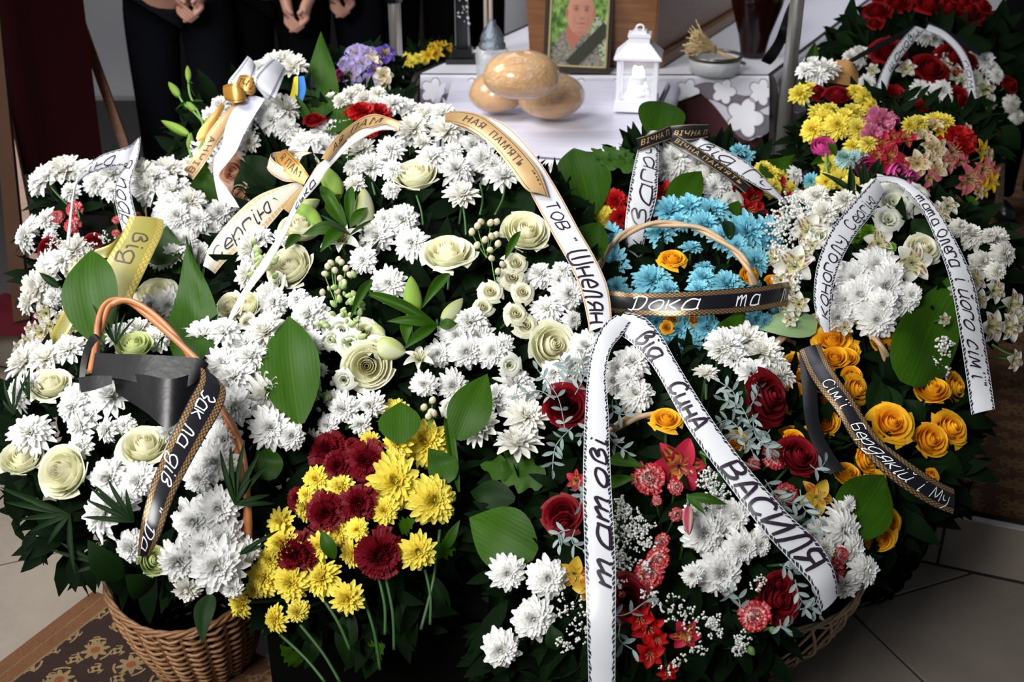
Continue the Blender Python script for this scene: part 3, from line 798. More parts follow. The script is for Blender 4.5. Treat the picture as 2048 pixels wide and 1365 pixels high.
class Ribbon:
    """a band given by its two edges; u runs along it, t across"""
    def __init__(s, name, rows, mat, label, ar=None, d=None, off=-.06, n=7, cat='ribbon', grp=None, parent=None, thick=0.0006, wav=0.0, cross=.06):
        A = []
        for i, r in enumerate(rows):
            (x0, y0), (x1, y1) = r[0], r[1]
            ex = r[2] if len(r) > 2 else 0.0
            dd0 = (ar.d(x0, y0) if ar else d[0] + (d[1] - d[0]) * i / (len(rows) - 1)) + off + ex
            dd1 = (ar.d(x1, y1) if ar else d[0] + (d[1] - d[0]) * i / (len(rows) - 1)) + off + ex
            dm = (dd0 + dd1) / 2; dd0 = dm + (dd0 - dm) * .3; dd1 = dm + (dd1 - dm) * .3
            A.append(list(at(x0, y0, dd0)) + list(at(x1, y1, dd1)))
        A = crom(A, n)
        s.P0 = A[:, :3]; s.P1 = A[:, 3:]
        mid = (s.P0 + s.P1) / 2
        seg = np.linalg.norm(np.diff(mid, axis=0), axis=1); s.L = np.concatenate([[0], np.cumsum(seg)])
        s.wid = float(np.mean(np.linalg.norm(s.P1 - s.P0, axis=1)))
        nt = 6; V = []; U = []
        N = len(A)
        s.cross = cross * s.wid
        nrm = []
        for i in range(N):
            a = mid[min(i + 1, N - 1)] - mid[max(i - 1, 0)]; b = s.P1[i] - s.P0[i]
            q = np.cross(a, b); q /= (np.linalg.norm(q) + 1e-12)
            if q @ np.array(FWD) > 0: q = -q
            nrm.append(q)
        s.nrm = np.array(nrm)
        for i in range(N):
            for j in range(nt + 1):
                t = j / nt
                V.append(s.pt(i, t, 0)); U.append((s.L[i] / s.wid, t))
        nf = len(V)
        for i in range(N):
            for j in range(nt + 1):
                V.append(s.pt(i, j / nt, -thick)); U.append((s.L[i] / s.wid, j / nt))
        F = []; ne = len(V)
        for t in (0.0, 1.0):
            for i in range(N):
                for o_ in (0, -thick): V.append(s.pt(i, t, o_)); U.append((s.L[i] / s.wid, t))
            b0 = ne + int(t) * 2 * N
            F += [(b0 + 2 * i, b0 + 2 * i + 1, b0 + 2 * i + 3, b0 + 2 * i + 2) for i in range(N - 1)]
        for i in range(N - 1):
            for j in range(nt):
                a, b = i * (nt + 1) + j, (i + 1) * (nt + 1) + j
                F.append((a, a + 1, b + 1, b)); F.append((nf + a, nf + b, nf + b + 1, nf + a + 1))
        me = mesh(name, V, F, mat, uv=U)
        s.o = obj(name, me, parent, world_pts=parent is not None)
        if parent is None: tag(s.o, label, cat, grp)
        elif label: s.o['label'] = label
    def pt(s, i, t, off):
        bow = s.cross * (1 - (2 * t - 1) ** 2)
        return s.P0[i] * (1 - t) + s.P1[i] * t + s.nrm[i] * (bow + off)
    def map(s, l, t, off=0.0010):
        i = int(np.searchsorted(s.L, l, 'right')) - 1; i = max(0, min(i, len(s.L) - 2))
        f = (l - s.L[i]) / max(1e-9, s.L[i + 1] - s.L[i])
        return s.pt(i, t, off) * (1 - f) + s.pt(i + 1, t, off) * f
    def write(s, text, fa, fb, t0=.25, t1=.75, ink='ink', w=.07, label=None):
        """handwriting between length fractions fa..fb, caps from t0 to t1"""
        lines, W = hand(text); T = s.L[-1]; g = G()
        la, lb = fa * T, fb * T
        for q in lines:
            st = [(la + (x / W) * (lb - la), t0 + y * (t1 - t0)) for x, y in q]
            # subdivide straight strokes
            if len(st) == 2: st = [tuple(np.array(st[0]) * (1 - k / 6) + np.array(st[1]) * k / 6) for k in range(7)]
            pts = [(l, t * s.wid) for l, t in st]
            V = []; n = len(pts)
            for i in range(n):
                a = np.array(pts[min(i + 1, n - 1)]) - np.array(pts[max(i - 1, 0)]); a = a / (np.linalg.norm(a) + 1e-9)
                m = np.array([-a[1], a[0]]) * w * s.wid * .5 * (0.75 + 0.25 * math.sin(PI * i / (n - 1)))
                for sg in (-1, 1):
                    p = np.array(pts[i]) + m * sg
                    V.append(s.map(p[0], min(.99, max(.01, p[1] / s.wid))))
            g.add(V, [(2 * i, 2 * i + 1, 2 * i + 3, 2 * i + 2) for i in range(n - 1)])
        o = bpy.data.objects.new('lettering', g.mesh('lettering', M[ink], False)); o.parent = s.o; COL.objects.link(o)
        if s.o.parent is not None: o.location = (0, 0, 0)
    def print_(s, text, fa, fb, t0=.28, t1=.72, ink='ink_brown', shear=.25):
        cu = bpy.data.curves.new('lettering', 'FONT'); cu.body = text; cu.size = 1; cu.shear = shear; cu.resolution_u = 2; cu.space_character = 1.15
        to = bpy.data.objects.new('lettering_source', cu); COL.objects.link(to)
        me = to.to_mesh(); V = np.array([v.co[:] for v in me.vertices]); F = [tuple(p.vertices) for p in me.polygons]
        to.to_mesh_clear(); bpy.data.objects.remove(to); bpy.data.curves.remove(cu)
        if len(V) == 0: return
        x0, x1 = V[:, 0].min(), V[:, 0].max(); T = s.L[-1]
        W = [s.map((fa + (fb - fa) * (v[0] - x0) / (x1 - x0)) * T, min(.98, max(.02, t0 + v[1] / 0.72 * (t1 - t0)))) for v in V]
        o = bpy.data.objects.new('lettering', mesh('lettering', W, F, M[ink], False)); o.parent = s.o; COL.objects.link(o)

def twist_handle(ar, ctrl, rad, mat, nm='handle', dz=0.0, strands=2, amp=1.0, turns=3.0):
    C = crom([tuple(at(c[0], c[1], ar.d(c[0], c[1]) + dz + (c[2] if len(c) > 2 else 0))) for c in ctrl], 8)
    for k in range(strands):
        pts = []
        for i, p in enumerate(C):
            t = i / (len(C) - 1); a = turns * PI * t + 2 * PI * k / strands
            tg = Vector(C[min(i + 1, len(C) - 1)] - C[max(i - 1, 0)]).normalized()
            x = tg.cross(FWD).normalized(); y = x.cross(tg)
            pts.append(tuple(Vector(p) + (x * math.cos(a) + y * math.sin(a)) * rad * amp))
        g = G(); g.tube(pts, rad, 7)
        obj(nm, g.mesh(nm, M[mat]), ar.root, world_pts=True)

def wicker_basket(ar, cb, ct, rb, rt, h_rows, stakes, mat, nm='basket', wr=0.0035, open_weave=False, tilt=None):
    """loft from the base circle (centre cb, radius rb) to the rim (ct, rt): stakes, woven rows and a rim"""
    cb = Vector(cb); ct = Vector(ct); g = G()
    ax = (ct - cb).normalized(); X = Vector((1, 0, 0)); X = (X - ax * X.dot(ax)).normalized(); Y = ax.cross(X)
    def P(a, t, off=0.0):
        r = rb + (rt - rb) * math.sin(t * PI / 2) ** .9 + off
        c = cb.lerp(ct, t); up = Vector((0, 0, 1)) if t < .05 else ax
        return c + (X * math.cos(a) + Y * math.sin(a)) * r
    sk = []
    gs = G()
    for i in range(stakes):
        a = 2 * PI * i / stakes
        gs.tube([tuple(P(a + (0.5 * t if open_weave else 0), t)) for t in np.linspace(0, 1, 9)], wr * 1.1, 5)
        if open_weave: gs.tube([tuple(P(a - .5 * t, t, .004)) for t in np.linspace(0, 1, 9)], wr * 1.1, 5)
    o = obj('stakes', gs.mesh('stakes', M[mat]), ar.root, world_pts=True)
    gw = G(); n = stakes * 4
    rows = h_rows
    for j in range(rows):
        t = (j + .5) / rows
        if open_weave and not (t > .86 or t < .12 or abs(t - .5) < .5 / rows): continue
        pts = [tuple(P(2 * PI * k / n, t, wr * 1.7 * math.sin(stakes * PI * k / n + PI * j)) + ax * wr * .5 * math.sin(k * 1.7 + j)) for k in range(n)]
        gw.tube(pts, wr * .95, 5, closed=True)
    obj('woven_side', gw.mesh('woven_side', M[mat]), ar.root, world_pts=True)['kind'] = 'stuff'
    gr = G()
    for k in range(3):
        pts = [tuple(P(2 * PI * i / 60, 1, wr * math.cos(i * 1.05 + k * 2.1)) + ax * wr * 1.4 * math.sin(i * 1.05 + k * 2.1)) for i in range(60)]
        gr.tube(pts, wr * 1.0, 5, closed=True)
    gb = G(); gb.tube([tuple(P(2 * PI * i / 60, 0, .004)) for i in range(60)], wr * 1.6, 5, closed=True)
    obj('base_ring', gb.mesh('base_ring', M[mat]), ar.root, world_pts=True)
    obj('rim', gr.mesh('rim', M[mat]), ar.root, world_pts=True)
    gi = G(); V = []; 
    for t in np.linspace(0, .97, 6):
        for k in range(28): V.append(tuple(P(2 * PI * k / 28, t, -.008)))
    F = [(i * 28 + k, i * 28 + (k + 1) % 28, (i + 1) * 28 + (k + 1) % 28, (i + 1) * 28 + k) for i in range(5) for k in range(28)] + [tuple(range(28))]
    gi.add(V, F); obj('lining', gi.mesh('lining', M['pot']), ar.root, world_pts=True)
# ------------------------------------------------------------------ the setting
def structure(name, me, parent=None):
    o = obj(name, me, parent)
    if parent is None: o['kind'] = 'structure'
    return o
M['grout'] = plain('grout', (0.035, 0.03, 0.028), 0.9)
def tile_mat(name, a, b_):
    m, nt, b = new_mat(name)
    tc = coords(nt, 'Object'); oi = nt.nodes.new('ShaderNodeObjectInfo')
    vm = nt.nodes.new('ShaderNodeVectorMath'); vm.operation = 'ADD'; nt.links.new(tc, vm.inputs[0]); nt.links.new(oi.outputs['Location'], vm.inputs[1])
    n = noise(nt, vm.outputs[0], 2.6, 6, .65, .6); n2 = noise(nt, vm.outputs[0], 55, 3)
    f = n * .85 + n2 * .15 + E(oi.outputs['Random']) * .12
    nt.links.new(ramp(nt, f, [(.30, a), (.75, b_)]), b.inputs['Base Color'])
    b.inputs['Roughness'].default_value = .42; bump(nt, b, n2, .05, .002); return m
M['tile'] = tile_mat('floor_tile', (0.165, 0.135, 0.11), (0.255, 0.215, 0.178))
PHI = R(22.5); NU = Vector((math.cos(PHI), math.sin(PHI), 0)); NV = Vector((-math.sin(PHI), math.cos(PHI), 0)); TS = .474
EDGE0 = Vector((1.066, 2.316, 0)); ED = Vector((1, -.39, 0)).normalized(); EN = Vector((.39, 1, 0)).normalized()   # dais edge and its inward normal
DZ = 0.15
fl = structure('floor', mesh('floor', [(-5, 0.2, -.004), (5, 0.2, -.004), (5, 9, -.004), (-5, 9, -.004)], [(0, 1, 2, 3)], M['grout'], False))
def clip(poly, p, n):
    out = []
    for i in range(len(poly)):
        a, b = poly[i], poly[(i + 1) % len(poly)]; da, db = (a - p).dot(n), (b - p).dot(n)
        if da >= 0: out.append(a)
        if da * db < 0: out.append(a + (b - a) * (da / (da - db)))
    return out
def slab(poly, z0, z1, bev=.0025):
    c = sum(poly, Vector()) / len(poly); g = G(); n = len(poly)
    inn = [c + (p - c) * (1 - bev / max(.02, (p - c).length)) for p in poly]
    V = [(p.x - c.x, p.y - c.y, z0) for p in poly] + [(p.x - c.x, p.y - c.y, z1 - bev) for p in poly] + [(p.x - c.x, p.y - c.y, z1) for p in inn]
    F = [(i, (i + 1) % n, n + (i + 1) % n, n + i) for i in range(n)] + [(n + i, n + (i + 1) % n, 2 * n + (i + 1) % n, 2 * n + i) for i in range(n)] + [tuple(range(2 * n, 3 * n))]
    g.add(V, F); return g, c
gap = .0035
for iu in range(-7, 4):
    for iv in range(-1, 8):
        u0 = 1.553 + iu * TS; v0 = 1.683 + (iv - 1) * TS
        po = [NU * (u0 + (gap if a == 0 else TS - gap)) + NV * (v0 + (gap if b == 0 else TS - gap)) for a, b in ((0, 0), (1, 0), (1, 1), (0, 1))]
        c = sum(po, Vector()) / 4
        if c.y < .6 or c.y > 3.7 or abs(c.x) > 2.3: continue
        po = clip(po, EDGE0 - EN * .004, -EN)
        if len(po) < 3: continue
        g, cc = slab(po, -.006, 0.0)
        o = obj('tile', g.mesh('tile', M['tile'], False), fl); o.location = (cc.x, cc.y, 0)
# dais: body, riser tiles, carpet
g = G(); a = EDGE0 - ED * 3.6; b_ = EDGE0 + ED * 3.2
dpoly = [(a.x, a.y), (b_.x, b_.y), (b_.x + 2.2, 8.5), (a.x - 1, 8.5)]
dpoly_in = [(p[0] + EN.x * .006, p[1] + EN.y * .006) for p in dpoly]
g.prism(dpoly_in, 0.0, DZ - .006)
dais = structure('trim_1', g.mesh('dais', M['grout'], False)); dais['label'] = 'low tiled dais step'
for k in range(-8, 7):
    s0 = -.012 + k * TS; p0 = EDGE0 + ED * (s0 + gap); p1 = EDGE0 + ED * (s0 + TS - gap)
    c = (p0 + p1) / 2; g = G()
    q = [p0 - c, p1 - c, p1 - c + EN * .008, p0 - c + EN * .008]
    g.prism([(v.x, v.y) for v in q], .004, DZ - .004)
    o = obj('tile', g.mesh('tile', M['tile'], False), dais); o.location = (c.x, c.y, 0)
M['nosing'] = plain('pale_nosing', (0.42, 0.40, 0.39), .5)
g = G(); q = [a - EN * .003, b_ - EN * .003, b_ + EN * .014, a + EN * .014]; g.prism([(v.x, v.y) for v in q], DZ - .003, DZ + .002)
obj('nosing', g.mesh('nosing', M['nosing'], False), dais)
def carpet_mat(name, base, dark, gold, rust, off, ang, period=.105, border=True):
    m, nt, b = new_mat(name)
    u, v, w = xyz(nt, coords(nt, 'UV'))
    n = noise(nt, coords(nt, 'Object'), 260, 2); nl = noise(nt, coords(nt, 'Object'), 14, 3)
    def rosette(uu, vv, per, r0, pet, shift):
        a = (uu / per + shift).frac() - .5; bb = (vv / per + shift * .5).frac() - .5
        r = (a * a + bb * bb).sqrt(); th = E.op('ARCTAN2', bb, a)
        lim = ((th * pet).cos() * .28 + 1.0) * r0
        return (r < lim), (r < r0 * .42), (((r - r0 * 1.45).abs() < .025) * ((th * 3.0 + uu * 9).sin() > .1))
    A1, A2, A3 = rosette(u, v, period, .24, 8.0, 0.0)
    B1, B2, B3 = rosette(u, v, period * .62, .17, 4.0, .37)
    inner = u > .075
    c = mix(nt, inner, base, dark)
    c = mix(nt, (A3.max(B3)) * inner, c, gold)
    c = mix(nt, B1 * inner, c, gold); c = mix(nt, B2 * inner, c, dark)
    c = mix(nt, A1 * inner, c, gold); c = mix(nt, A2 * inner, c, rust)
    line = ((u - .036).abs() < .0015).max((u - .072).abs() < .003).max((u - .40).abs() < .004)
    c = mix(nt, line, c, tuple(x * .8 for x in gold))
    mid = ((u > .40) * 1.0)
    c = mix(nt, mid * .55, c, base)
    c = mix(nt, (n * .5 + nl * .5), c, dark) if False else c
    hs = nt.nodes.new('ShaderNodeHueSaturation'); nt.links.new(c, hs.inputs['Color']); nt.links.new((n * .9 + nl * .5 + .28).s, hs.inputs['Value'])
    nt.links.new(hs.outputs[0], b.inputs['Base Color']); b.inputs['Roughness'].default_value = .95; b.inputs['Specular IOR Level'].default_value = .1
    bump(nt, b, n, .5, .004); return m
M['rug'] = carpet_mat('patterned_rug', (0.115, 0.052, 0.026), (0.024, 0.014, 0.012), (0.17, 0.115, 0.055), (0.14, 0.05, 0.025), 0, 0)
def rug(name, p0, along, across, L, W, z, mat, label):
    g = G(); nx, ny = 10, 20; V = []; U = []
    for i in range(ny + 1):
        for j in range(nx + 1):
            p = p0 + along * L * i / ny + across * W * j / nx
            V.append((p.x, p.y, z + .007 + .0006 * math.sin(i * 1.3 + j))); U.append((W * j / nx, L * i / ny))
    F = [(i * (nx + 1) + j, i * (nx + 1) + j + 1, (i + 1) * (nx + 1) + j + 1, (i + 1) * (nx + 1) + j) for i in range(ny) for j in range(nx)]
    n0 = len(V); rim = [0, nx, (ny + 1) * (nx + 1) - 1, ny * (nx + 1)]
    V += [(V[i][0], V[i][1], z + .001) for i in rim]; U += [U[i] for i in rim]
    F += [(rim[k], rim[(k + 1) % 4], n0 + (k + 1) % 4, n0 + k) for k in range(4)]
    g.add(V, F, None, U); o = obj(name, g.mesh(name, mat)); tag(o, label, 'rug'); return o
rp = Vector((-1.127, 1.96, 0)); ra = Vector((.452, .892, 0)).normalized(); rc = Vector((ra.y, -ra.x, 0))
rug('patterned_rug', rp - ra * 1.5, ra, rc, 1.78, 1.9, 0, M['rug'], 'brown floral rug with a plain brown edge under the left wicker basket')
rug('dais_carpet', EDGE0 + ED * 2.4 + EN * .03, EN, -ED, 3.6, 3.4, DZ, M['rug'], 'dark brown floral carpet on the dais step at the right')

# walls
M['wall_white'] = plain('white_plaster', (0.50, 0.49, 0.50), .8, var=.05, vs=3)
M['wall_dark'] = plain('dark_panelling', (0.010, 0.006, 0.005), .6, var=.3, vs=6)
M['maroon'] = plain('maroon_cloth', (0.055, 0.004, 0.010), .7, var=.35, vs=4, sheen=.3)
M['maroon_board'] = plain('maroon_board', (0.010, 0.001, 0.002), .9, spec=.03)
def box_obj(name, lo, hi, mat, parent=None, kind=None, bev=0.0, smooth=False):
    g = G(); c = [(a + b) / 2 for a, b in zip(lo, hi)]; h = [(b - a) / 2 for a, b in zip(lo, hi)]
    g.box((0, 0, 0), h); me = g.mesh(name, mat, smooth)
    if bev:
        bm = bmesh.new(); bm.from_mesh(me); bmesh.ops.bevel(bm, geom=bm.edges[:], offset=bev, segments=2, affect='EDGES', profile=.7); bm.to_mesh(me); bm.free()
    o = bpy.data.objects.new(name, me); o.location = c
    if parent is not None:
        p = parent; off = Vector()
        while p is not None: off += p.location; p = p.parent
        o.location = Vector(c) - off
    link(o, parent)
    if kind: o['kind'] = kind
    return o
box_obj('wall_back', (-4.5, 6.6, 0), (4.5, 6.75, 3.4), M['wall_white'], kind='structure')
box_obj('wall_left', (-4.6, 0.2, 0), (-4.5, 6.75, 3.4), M['wall_white'], kind='structure')
box_obj('wall_right', (4.5, 0.2, 0), (4.6, 6.75, 3.4), M['wall_white'], kind='structure')
for nm, x0, x1, z0, z1 in (('trim_2', -4.5, -2.62, 0, 3.4), ('trim_3', -1.95, -.62, 0.0, 2.2), ('trim_4', -.52, -.30, 0, 2.2), ('trim_5', .1, 2.25, 0, 2.6)):
    box_obj(nm, (x0, 6.5, z0), (x1, 6.6, z1), M['wall_dark'], kind='structure')
box_obj('trim_6', (-2.62, 6.42, 0), (-1.95, 6.6, .14), M['wall_dark'], kind='structure')
box_obj('trim_7', (-2.64, 6.36, .14), (-1.93, 6.6, .17), M['nosing'], kind='structure')
# ceiling with an opening for the window light
M['ceil'] = plain('ceiling', (0.3, 0.29, 0.28), .9)

# ------------------------------------------------------------------ tables and cloths
def quad_pts(c):  # corners (px, py) on a horizontal plane
    return c
TZ = 0.80
tA = [at_z(842, 148, TZ), at_z(1535, 150, TZ)]
axis_r = Vector((0.45, 0.893, 0)).normalized()
tB = [tA[1] + axis_r * 2.0, tA[0] + axis_r * 2.0 + Vector((-.1, 0, 0))]
LT = [tA[0], tA[1], tB[0], tB[1]]                 # lace table outline, anticlockwise from front left
sF = [at_z(862, 300, TZ), at_z(1255, 330, TZ)]
sB = [at_z(1335, 165, TZ), at_z(905, 165, TZ)]
ST_ = [sF[0], sF[1], sB[0], sB[1]]
M['table_wood'] = plain('table_wood', (0.10, 0.05, 0.02), .5, var=.3, vs=8)
def table(name, P, z, label, legin=.06, ins=.02):
    c = sum(P, Vector()) / 4; root = thing(name, label, 'table', (c.x, c.y, DZ))
    g = G(); pi = [c + (p - c) * (1 - ins) for p in P]
    g.prism([(p.x - c.x, p.y - c.y) for p in pi], z - .03 - DZ, z - .008 - DZ)
    obj('table_top', g.mesh('table_top', M['table_wood'], False), root)
    for p in P:
        q = c + (p - c) * (1 - legin * 2) - c
        g = G(); g.box((q.x, q.y, (z - .03 - DZ) / 2), (.025, .025, (z - .03 - DZ) / 2)); obj('leg', g.mesh('leg', M['table_wood'], False), root)
    return root
table('long_table', LT, TZ, 'long table under the white lace cloth that carries the coffin')
table('small_table', ST_, TZ - .004, 'small table under the white satin cloth that carries the bread')

def drape(P, z, drop_fn, sides, out_fn, nseg=60, ndrop=14, inset_rows=8, lift=0.0):
    """cloth: a top sheet plus a hanging border along the outline; returns geometry with uv = (length along, distance past the edge)"""
    g = G(); n = 4; c = sum(P, Vector()) / 4
    # top grid
    V = []; U = []; NX, NY = 26, 20
    for i in range(NY + 1):
        for j in range(NX + 1):
            a, b = j / NX, i / NY
            p = (P[0] * (1 - a) + P[1] * a) * (1 - b) + (P[3] * (1 - a) + P[2] * a) * b
            e = min(a, 1 - a, b, 1 - b)
            V.append((p.x, p.y, z + lift)); U.append((a * (P[1] - P[0]).length, -min(e, .5) * 1.2 - .01))
    g.add(V, [(i * (NX + 1) + j, i * (NX + 1) + j + 1, (i + 1) * (NX + 1) + j + 1, (i + 1) * (NX + 1) + j) for i in range(NY) for j in range(NX)], None, U)
    s0 = 0.0
    for k in sides:
        A, B = P[k], P[(k + 1) % 4]; L = (B - A).length; t = (B - A).normalized(); nn = Vector((t.y, -t.x, 0))
        V = []; U = []
        ns = int(nseg * L) + 8
        for i in range(ns + 1):
            s = L * i / ns; D = drop_fn(k, s, L)
            for j in range(ndrop + 1):
                q = j / ndrop; dist = D * q
                o = out_fn(k, s, L, q, D)
                r = .012
                p = A + t * s + nn * (o + r * math.sin(min(1, q * 6) * PI / 2))
                V.append((p.x, p.y, z + lift - max(0.0, dist - r * .3) if j else z + lift)); U.append((s0 + s, dist))
        g.add(V, [(i * (ndrop + 1) + j, (i + 1) * (ndrop + 1) + j, (i + 1) * (ndrop + 1) + j + 1, i * (ndrop + 1) + j + 1) for i in range(ns) for j in range(ndrop)], None, U)
        s0 += L
    return g
# maroon skirt
g = drape(LT, TZ - .004, lambda k, s, L: TZ - DZ - .01, (0, 1, 3), lambda k, s, L, q, D: .014 * q * (1 + math.sin(s * 34)) + .004 + .02 * q)
tag(obj('table_skirt', g.mesh('table_skirt', M['maroon'])), 'dark maroon cloth hanging to the floor under the lace tablecloth', 'cloth')
# lace
def lace_mat():
    m, nt, b = new_mat('lace')
    u, v, w = xyz(nt, coords(nt, 'UV'))
    b.inputs['Base Color'].default_value = (.70, .69, .76, 1); b.inputs['Roughness'].default_value = .8; b.inputs['Sheen Weight'].default_value = .3
    # fine ground holes (square dots turned 45 degrees)
    k = 150.0
    a = ((u + v) * k).frac() - .5; c = ((u - v) * k).frac() - .5
    hole = (a * a + c * c) < .075
    # flower motifs stay solid
    def fl_(per, r0, pet, su, sv):
        x = ((u + su) / per).frac() - .5; y = (v - sv) / per
        r = (x * x + y * y).sqrt(); th = E.op('ARCTAN2', y, x)
        lim = ((th * (pet * .5)).cos().abs() * .42 + .72) * r0
        return (r < lim), ((r - lim).abs() < .018), r
    f1, e1, r1 = fl_(.22, .27, 5.0, 0.05, .14)
    f2, e2, r2 = fl_(.13, .30, 5.0, 0.02, .055)
    rings = ((r1 * 40.0).sin() > .7) * f1
    reg = (v > .01)
    top = (v < .01)
    wave = (((u * 46.0).sin() * .016 + .062) - v).abs() < .016
    band = ((((u * 23.0).sin() * .022 + .075) - v).abs() < .030).max((((u * 23.0 + 1.6).sin() * .03 + .19) - v).abs() < .035)
    hole2 = (a * a + c * c) < .27
    op = (hole2 * band + hole * .35 * (1.0 - band)).min(1.0) * reg * (1.0 - f1.max(f2))
    edge = (e1.max(e2)) * reg * .8
    small = ((((u * 90.0).frac() - .5).abs() < .1) + (((v * 90.0).frac() - .5).abs() < .1)) * .06 * reg
    alpha = 1.0 - op * (1 - (wave * .0)) * .92 - edge * .7
    nt.links.new(alpha.max(0.0).s, b.inputs['Alpha'])
    nt.links.new(mix(nt, (f1.max(f2)) * reg * .8 + top * .5, (.58, .57, .66), (.76, .76, .82)), b.inputs['Base Color'])
    bump(nt, b, rings * .4 + hole * .4, .4, .004)
    return m
M['lace'] = lace_mat()
def lace_drop(k, s, L):
    if k == 0:
        d = .055 + .03 * abs(math.sin(s * PI / .20))
        d += .10 * math.exp(-((s - .06) / .10) ** 2) + .15 * math.exp(-((s - (L - .06)) / .10) ** 2)
        return d
    return .17 + .035 * abs(math.sin(s * PI / .2)) + .12 * math.exp(-(s / .10) ** 2)
g = drape(LT, TZ + .002, lace_drop, (0, 1, 3), lambda k, s, L, q, D: .020 + .04 * q + .022 * q * math.sin(s * 17 + k) + .03 * q * math.exp(-((s - L) / .1) ** 2), 130, 16)
tag(obj('lace_tablecloth', g.mesh('lace_tablecloth', M['lace'])), 'white lace tablecloth with flower motifs and scalloped hem over the coffin table', 'tablecloth')
# satin
def satin_mat():
    m, nt, b = new_mat('satin')
    b.inputs['Base Color'].default_value = (.66, .65, .80, 1); b.inputs['Roughness'].default_value = .36; b.inputs['Sheen Weight'].default_value = .3
    b.inputs['Anisotropic'].default_value = .4
    n = noise(nt, coords(nt), 2.4, 2, .5, .8, sc3=(1, 5, 3)); bump(nt, b, n, .12, .05); return m
M['satin'] = satin_mat()
g = drape(ST_, TZ + .004, lambda k, s, L: (.085 + .03 * math.sin(s * 7) + (.16 * (s / L) ** 4)) if k == 0 else .15 + .05 * math.sin(s * 9), (0, 1, 3),
          lambda k, s, L, q, D: .02 + .03 * q + .012 * math.sin(s * 25) * q + .012 * math.sin(q * 9), 70, 14)
tag(obj('satin_tablecloth', g.mesh('satin_tablecloth', M['satin'])), 'smooth white satin cloth on the small table under the wrapped loaves', 'tablecloth')
def net_mat():
    m, nt, b = new_mat('net'); u, v, w = xyz(nt, coords(nt, 'UV')); k = 85.0
    a = ((u + v) * k).frac() - .5; c = ((u - v) * k).frac() - .5
    nt.links.new((1.0 - ((a * a + c * c) < .10) * (v > .02)).s, b.inputs['Alpha'])
    b.inputs['Base Color'].default_value = (.55, .55, .62, 1); b.inputs['Roughness'].default_value = .8; return m
M['net'] = net_mat()
g = drape([p + Vector((0, 0, 0)) for p in ST_], TZ + .0005, lambda k, s, L: .30 + .02 * math.sin(s * 20), (0, 1), lambda k, s, L, q, D: .006 + .012 * q + .008 * math.sin(s * 30) * q, 60, 10)
tag(obj('net_tablecloth', g.mesh('net_tablecloth', M['net'])), 'coarse white net cloth hanging lower below the satin cloth', 'tablecloth')

# ------------------------------------------------------------------ objects on the tables
M['crust'] = None
def crust():
    m, nt, b = new_mat('bread_crust'); v = coords(nt); n = noise(nt, v, 4, 4); n2 = noise(nt, v, 40, 3)
    x, y, z = xyz(nt, v)
    f = n * .7 + n2 * .25 - z * .25
    nt.links.new(ramp(nt, f, [(.25, (.72, .46, .20)), (.5, (.60, .31, .10)), (.75, (.74, .50, .26))]), b.inputs['Base Color'])
    b.inputs['Roughness'].default_value = .5; b.inputs['Coat Weight'].default_value = .9; b.inputs['Coat Roughness'].default_value = .12
    bump(nt, b, n2 * .4 + noise(nt, v, 9, 4, .7, 2.0, sc3=(2, 7, 5)) * .8, .5, .02); return m
M['crust'] = crust()
def film():
    m, nt, b = new_mat('cling_film'); v = coords(nt); n = noise(nt, v, 5, 5, .7, 1.5, sc3=(3, 9, 6))
    b.inputs['Base Color'].default_value = (1, 1, 1, 1); b.inputs['Roughness'].default_value = .12
    b.inputs['Specular IOR Level'].default_value = .8
    bump(nt, b, n, .9, .05)
    nt.links.new((((n - .52).max(0.0)) * 1.5 + .10).s, b.inputs['Alpha']); return m
M['film'] = film()
def loaf(px, py, z, L, W, H, rot, label, seed, tiltr=0.0):
    P = at_z(px, py, z); root = thing('bread_loaf', label, 'bread', P, 'loaves of bread on the satin cloth')
    root.rotation_euler = (0, tiltr, rot)
    for nm, k, mt in (('crust', 1.0, 'crust'), ('cling_film', 1.035, 'film')):
        V = []; n1, n2 = 22, 34; r = random.Random(seed); ph = [r.random() * 6 for _ in range(4)]
        for i in range(n1 + 1):
            th = PI * i / n1
            for j in range(n2):
                a = 2 * PI * j / n2
                x = math.sin(th) * math.cos(a); y = math.sin(th) * math.sin(a); zz = math.cos(th)
                e = 1 + .03 * math.sin(2 * a + ph[0]) + .02 * math.sin(3 * th + ph[1]) + (.012 * math.sin(9 * a + 5 * th) if nm != 'crust' else 0)
                zq = zz * (1 if zz > 0 else .72)
                V.append((x * L / 2 * k * e, y * W / 2 * k * e, H * .45 + zq * H * .55 * k * e))
        F = [(i * n2 + j, (i + 1) * n2 + j, (i + 1) * n2 + (j + 1) % n2, i * n2 + (j + 1) % n2) for i in range(n1) for j in range(n2)]
        obj(nm, mesh(nm, V, F, M[mt]), root)
# the two lower loaves and the one on top
loaf(994, 228, TZ + .012, .165, .17, .135, R(30), 'wrapped golden loaf, lower one at the left of the bread pile', 3)
loaf(1104, 240, TZ + .012, .205, .175, .145, R(25), 'wrapped golden loaf, lower one nearest the white lantern', 5, R(-3))
loaf(1041, 202, TZ + .118, .22, .175, .142, R(8), 'wrapped pale golden loaf lying on top of the other two', 8, R(3))

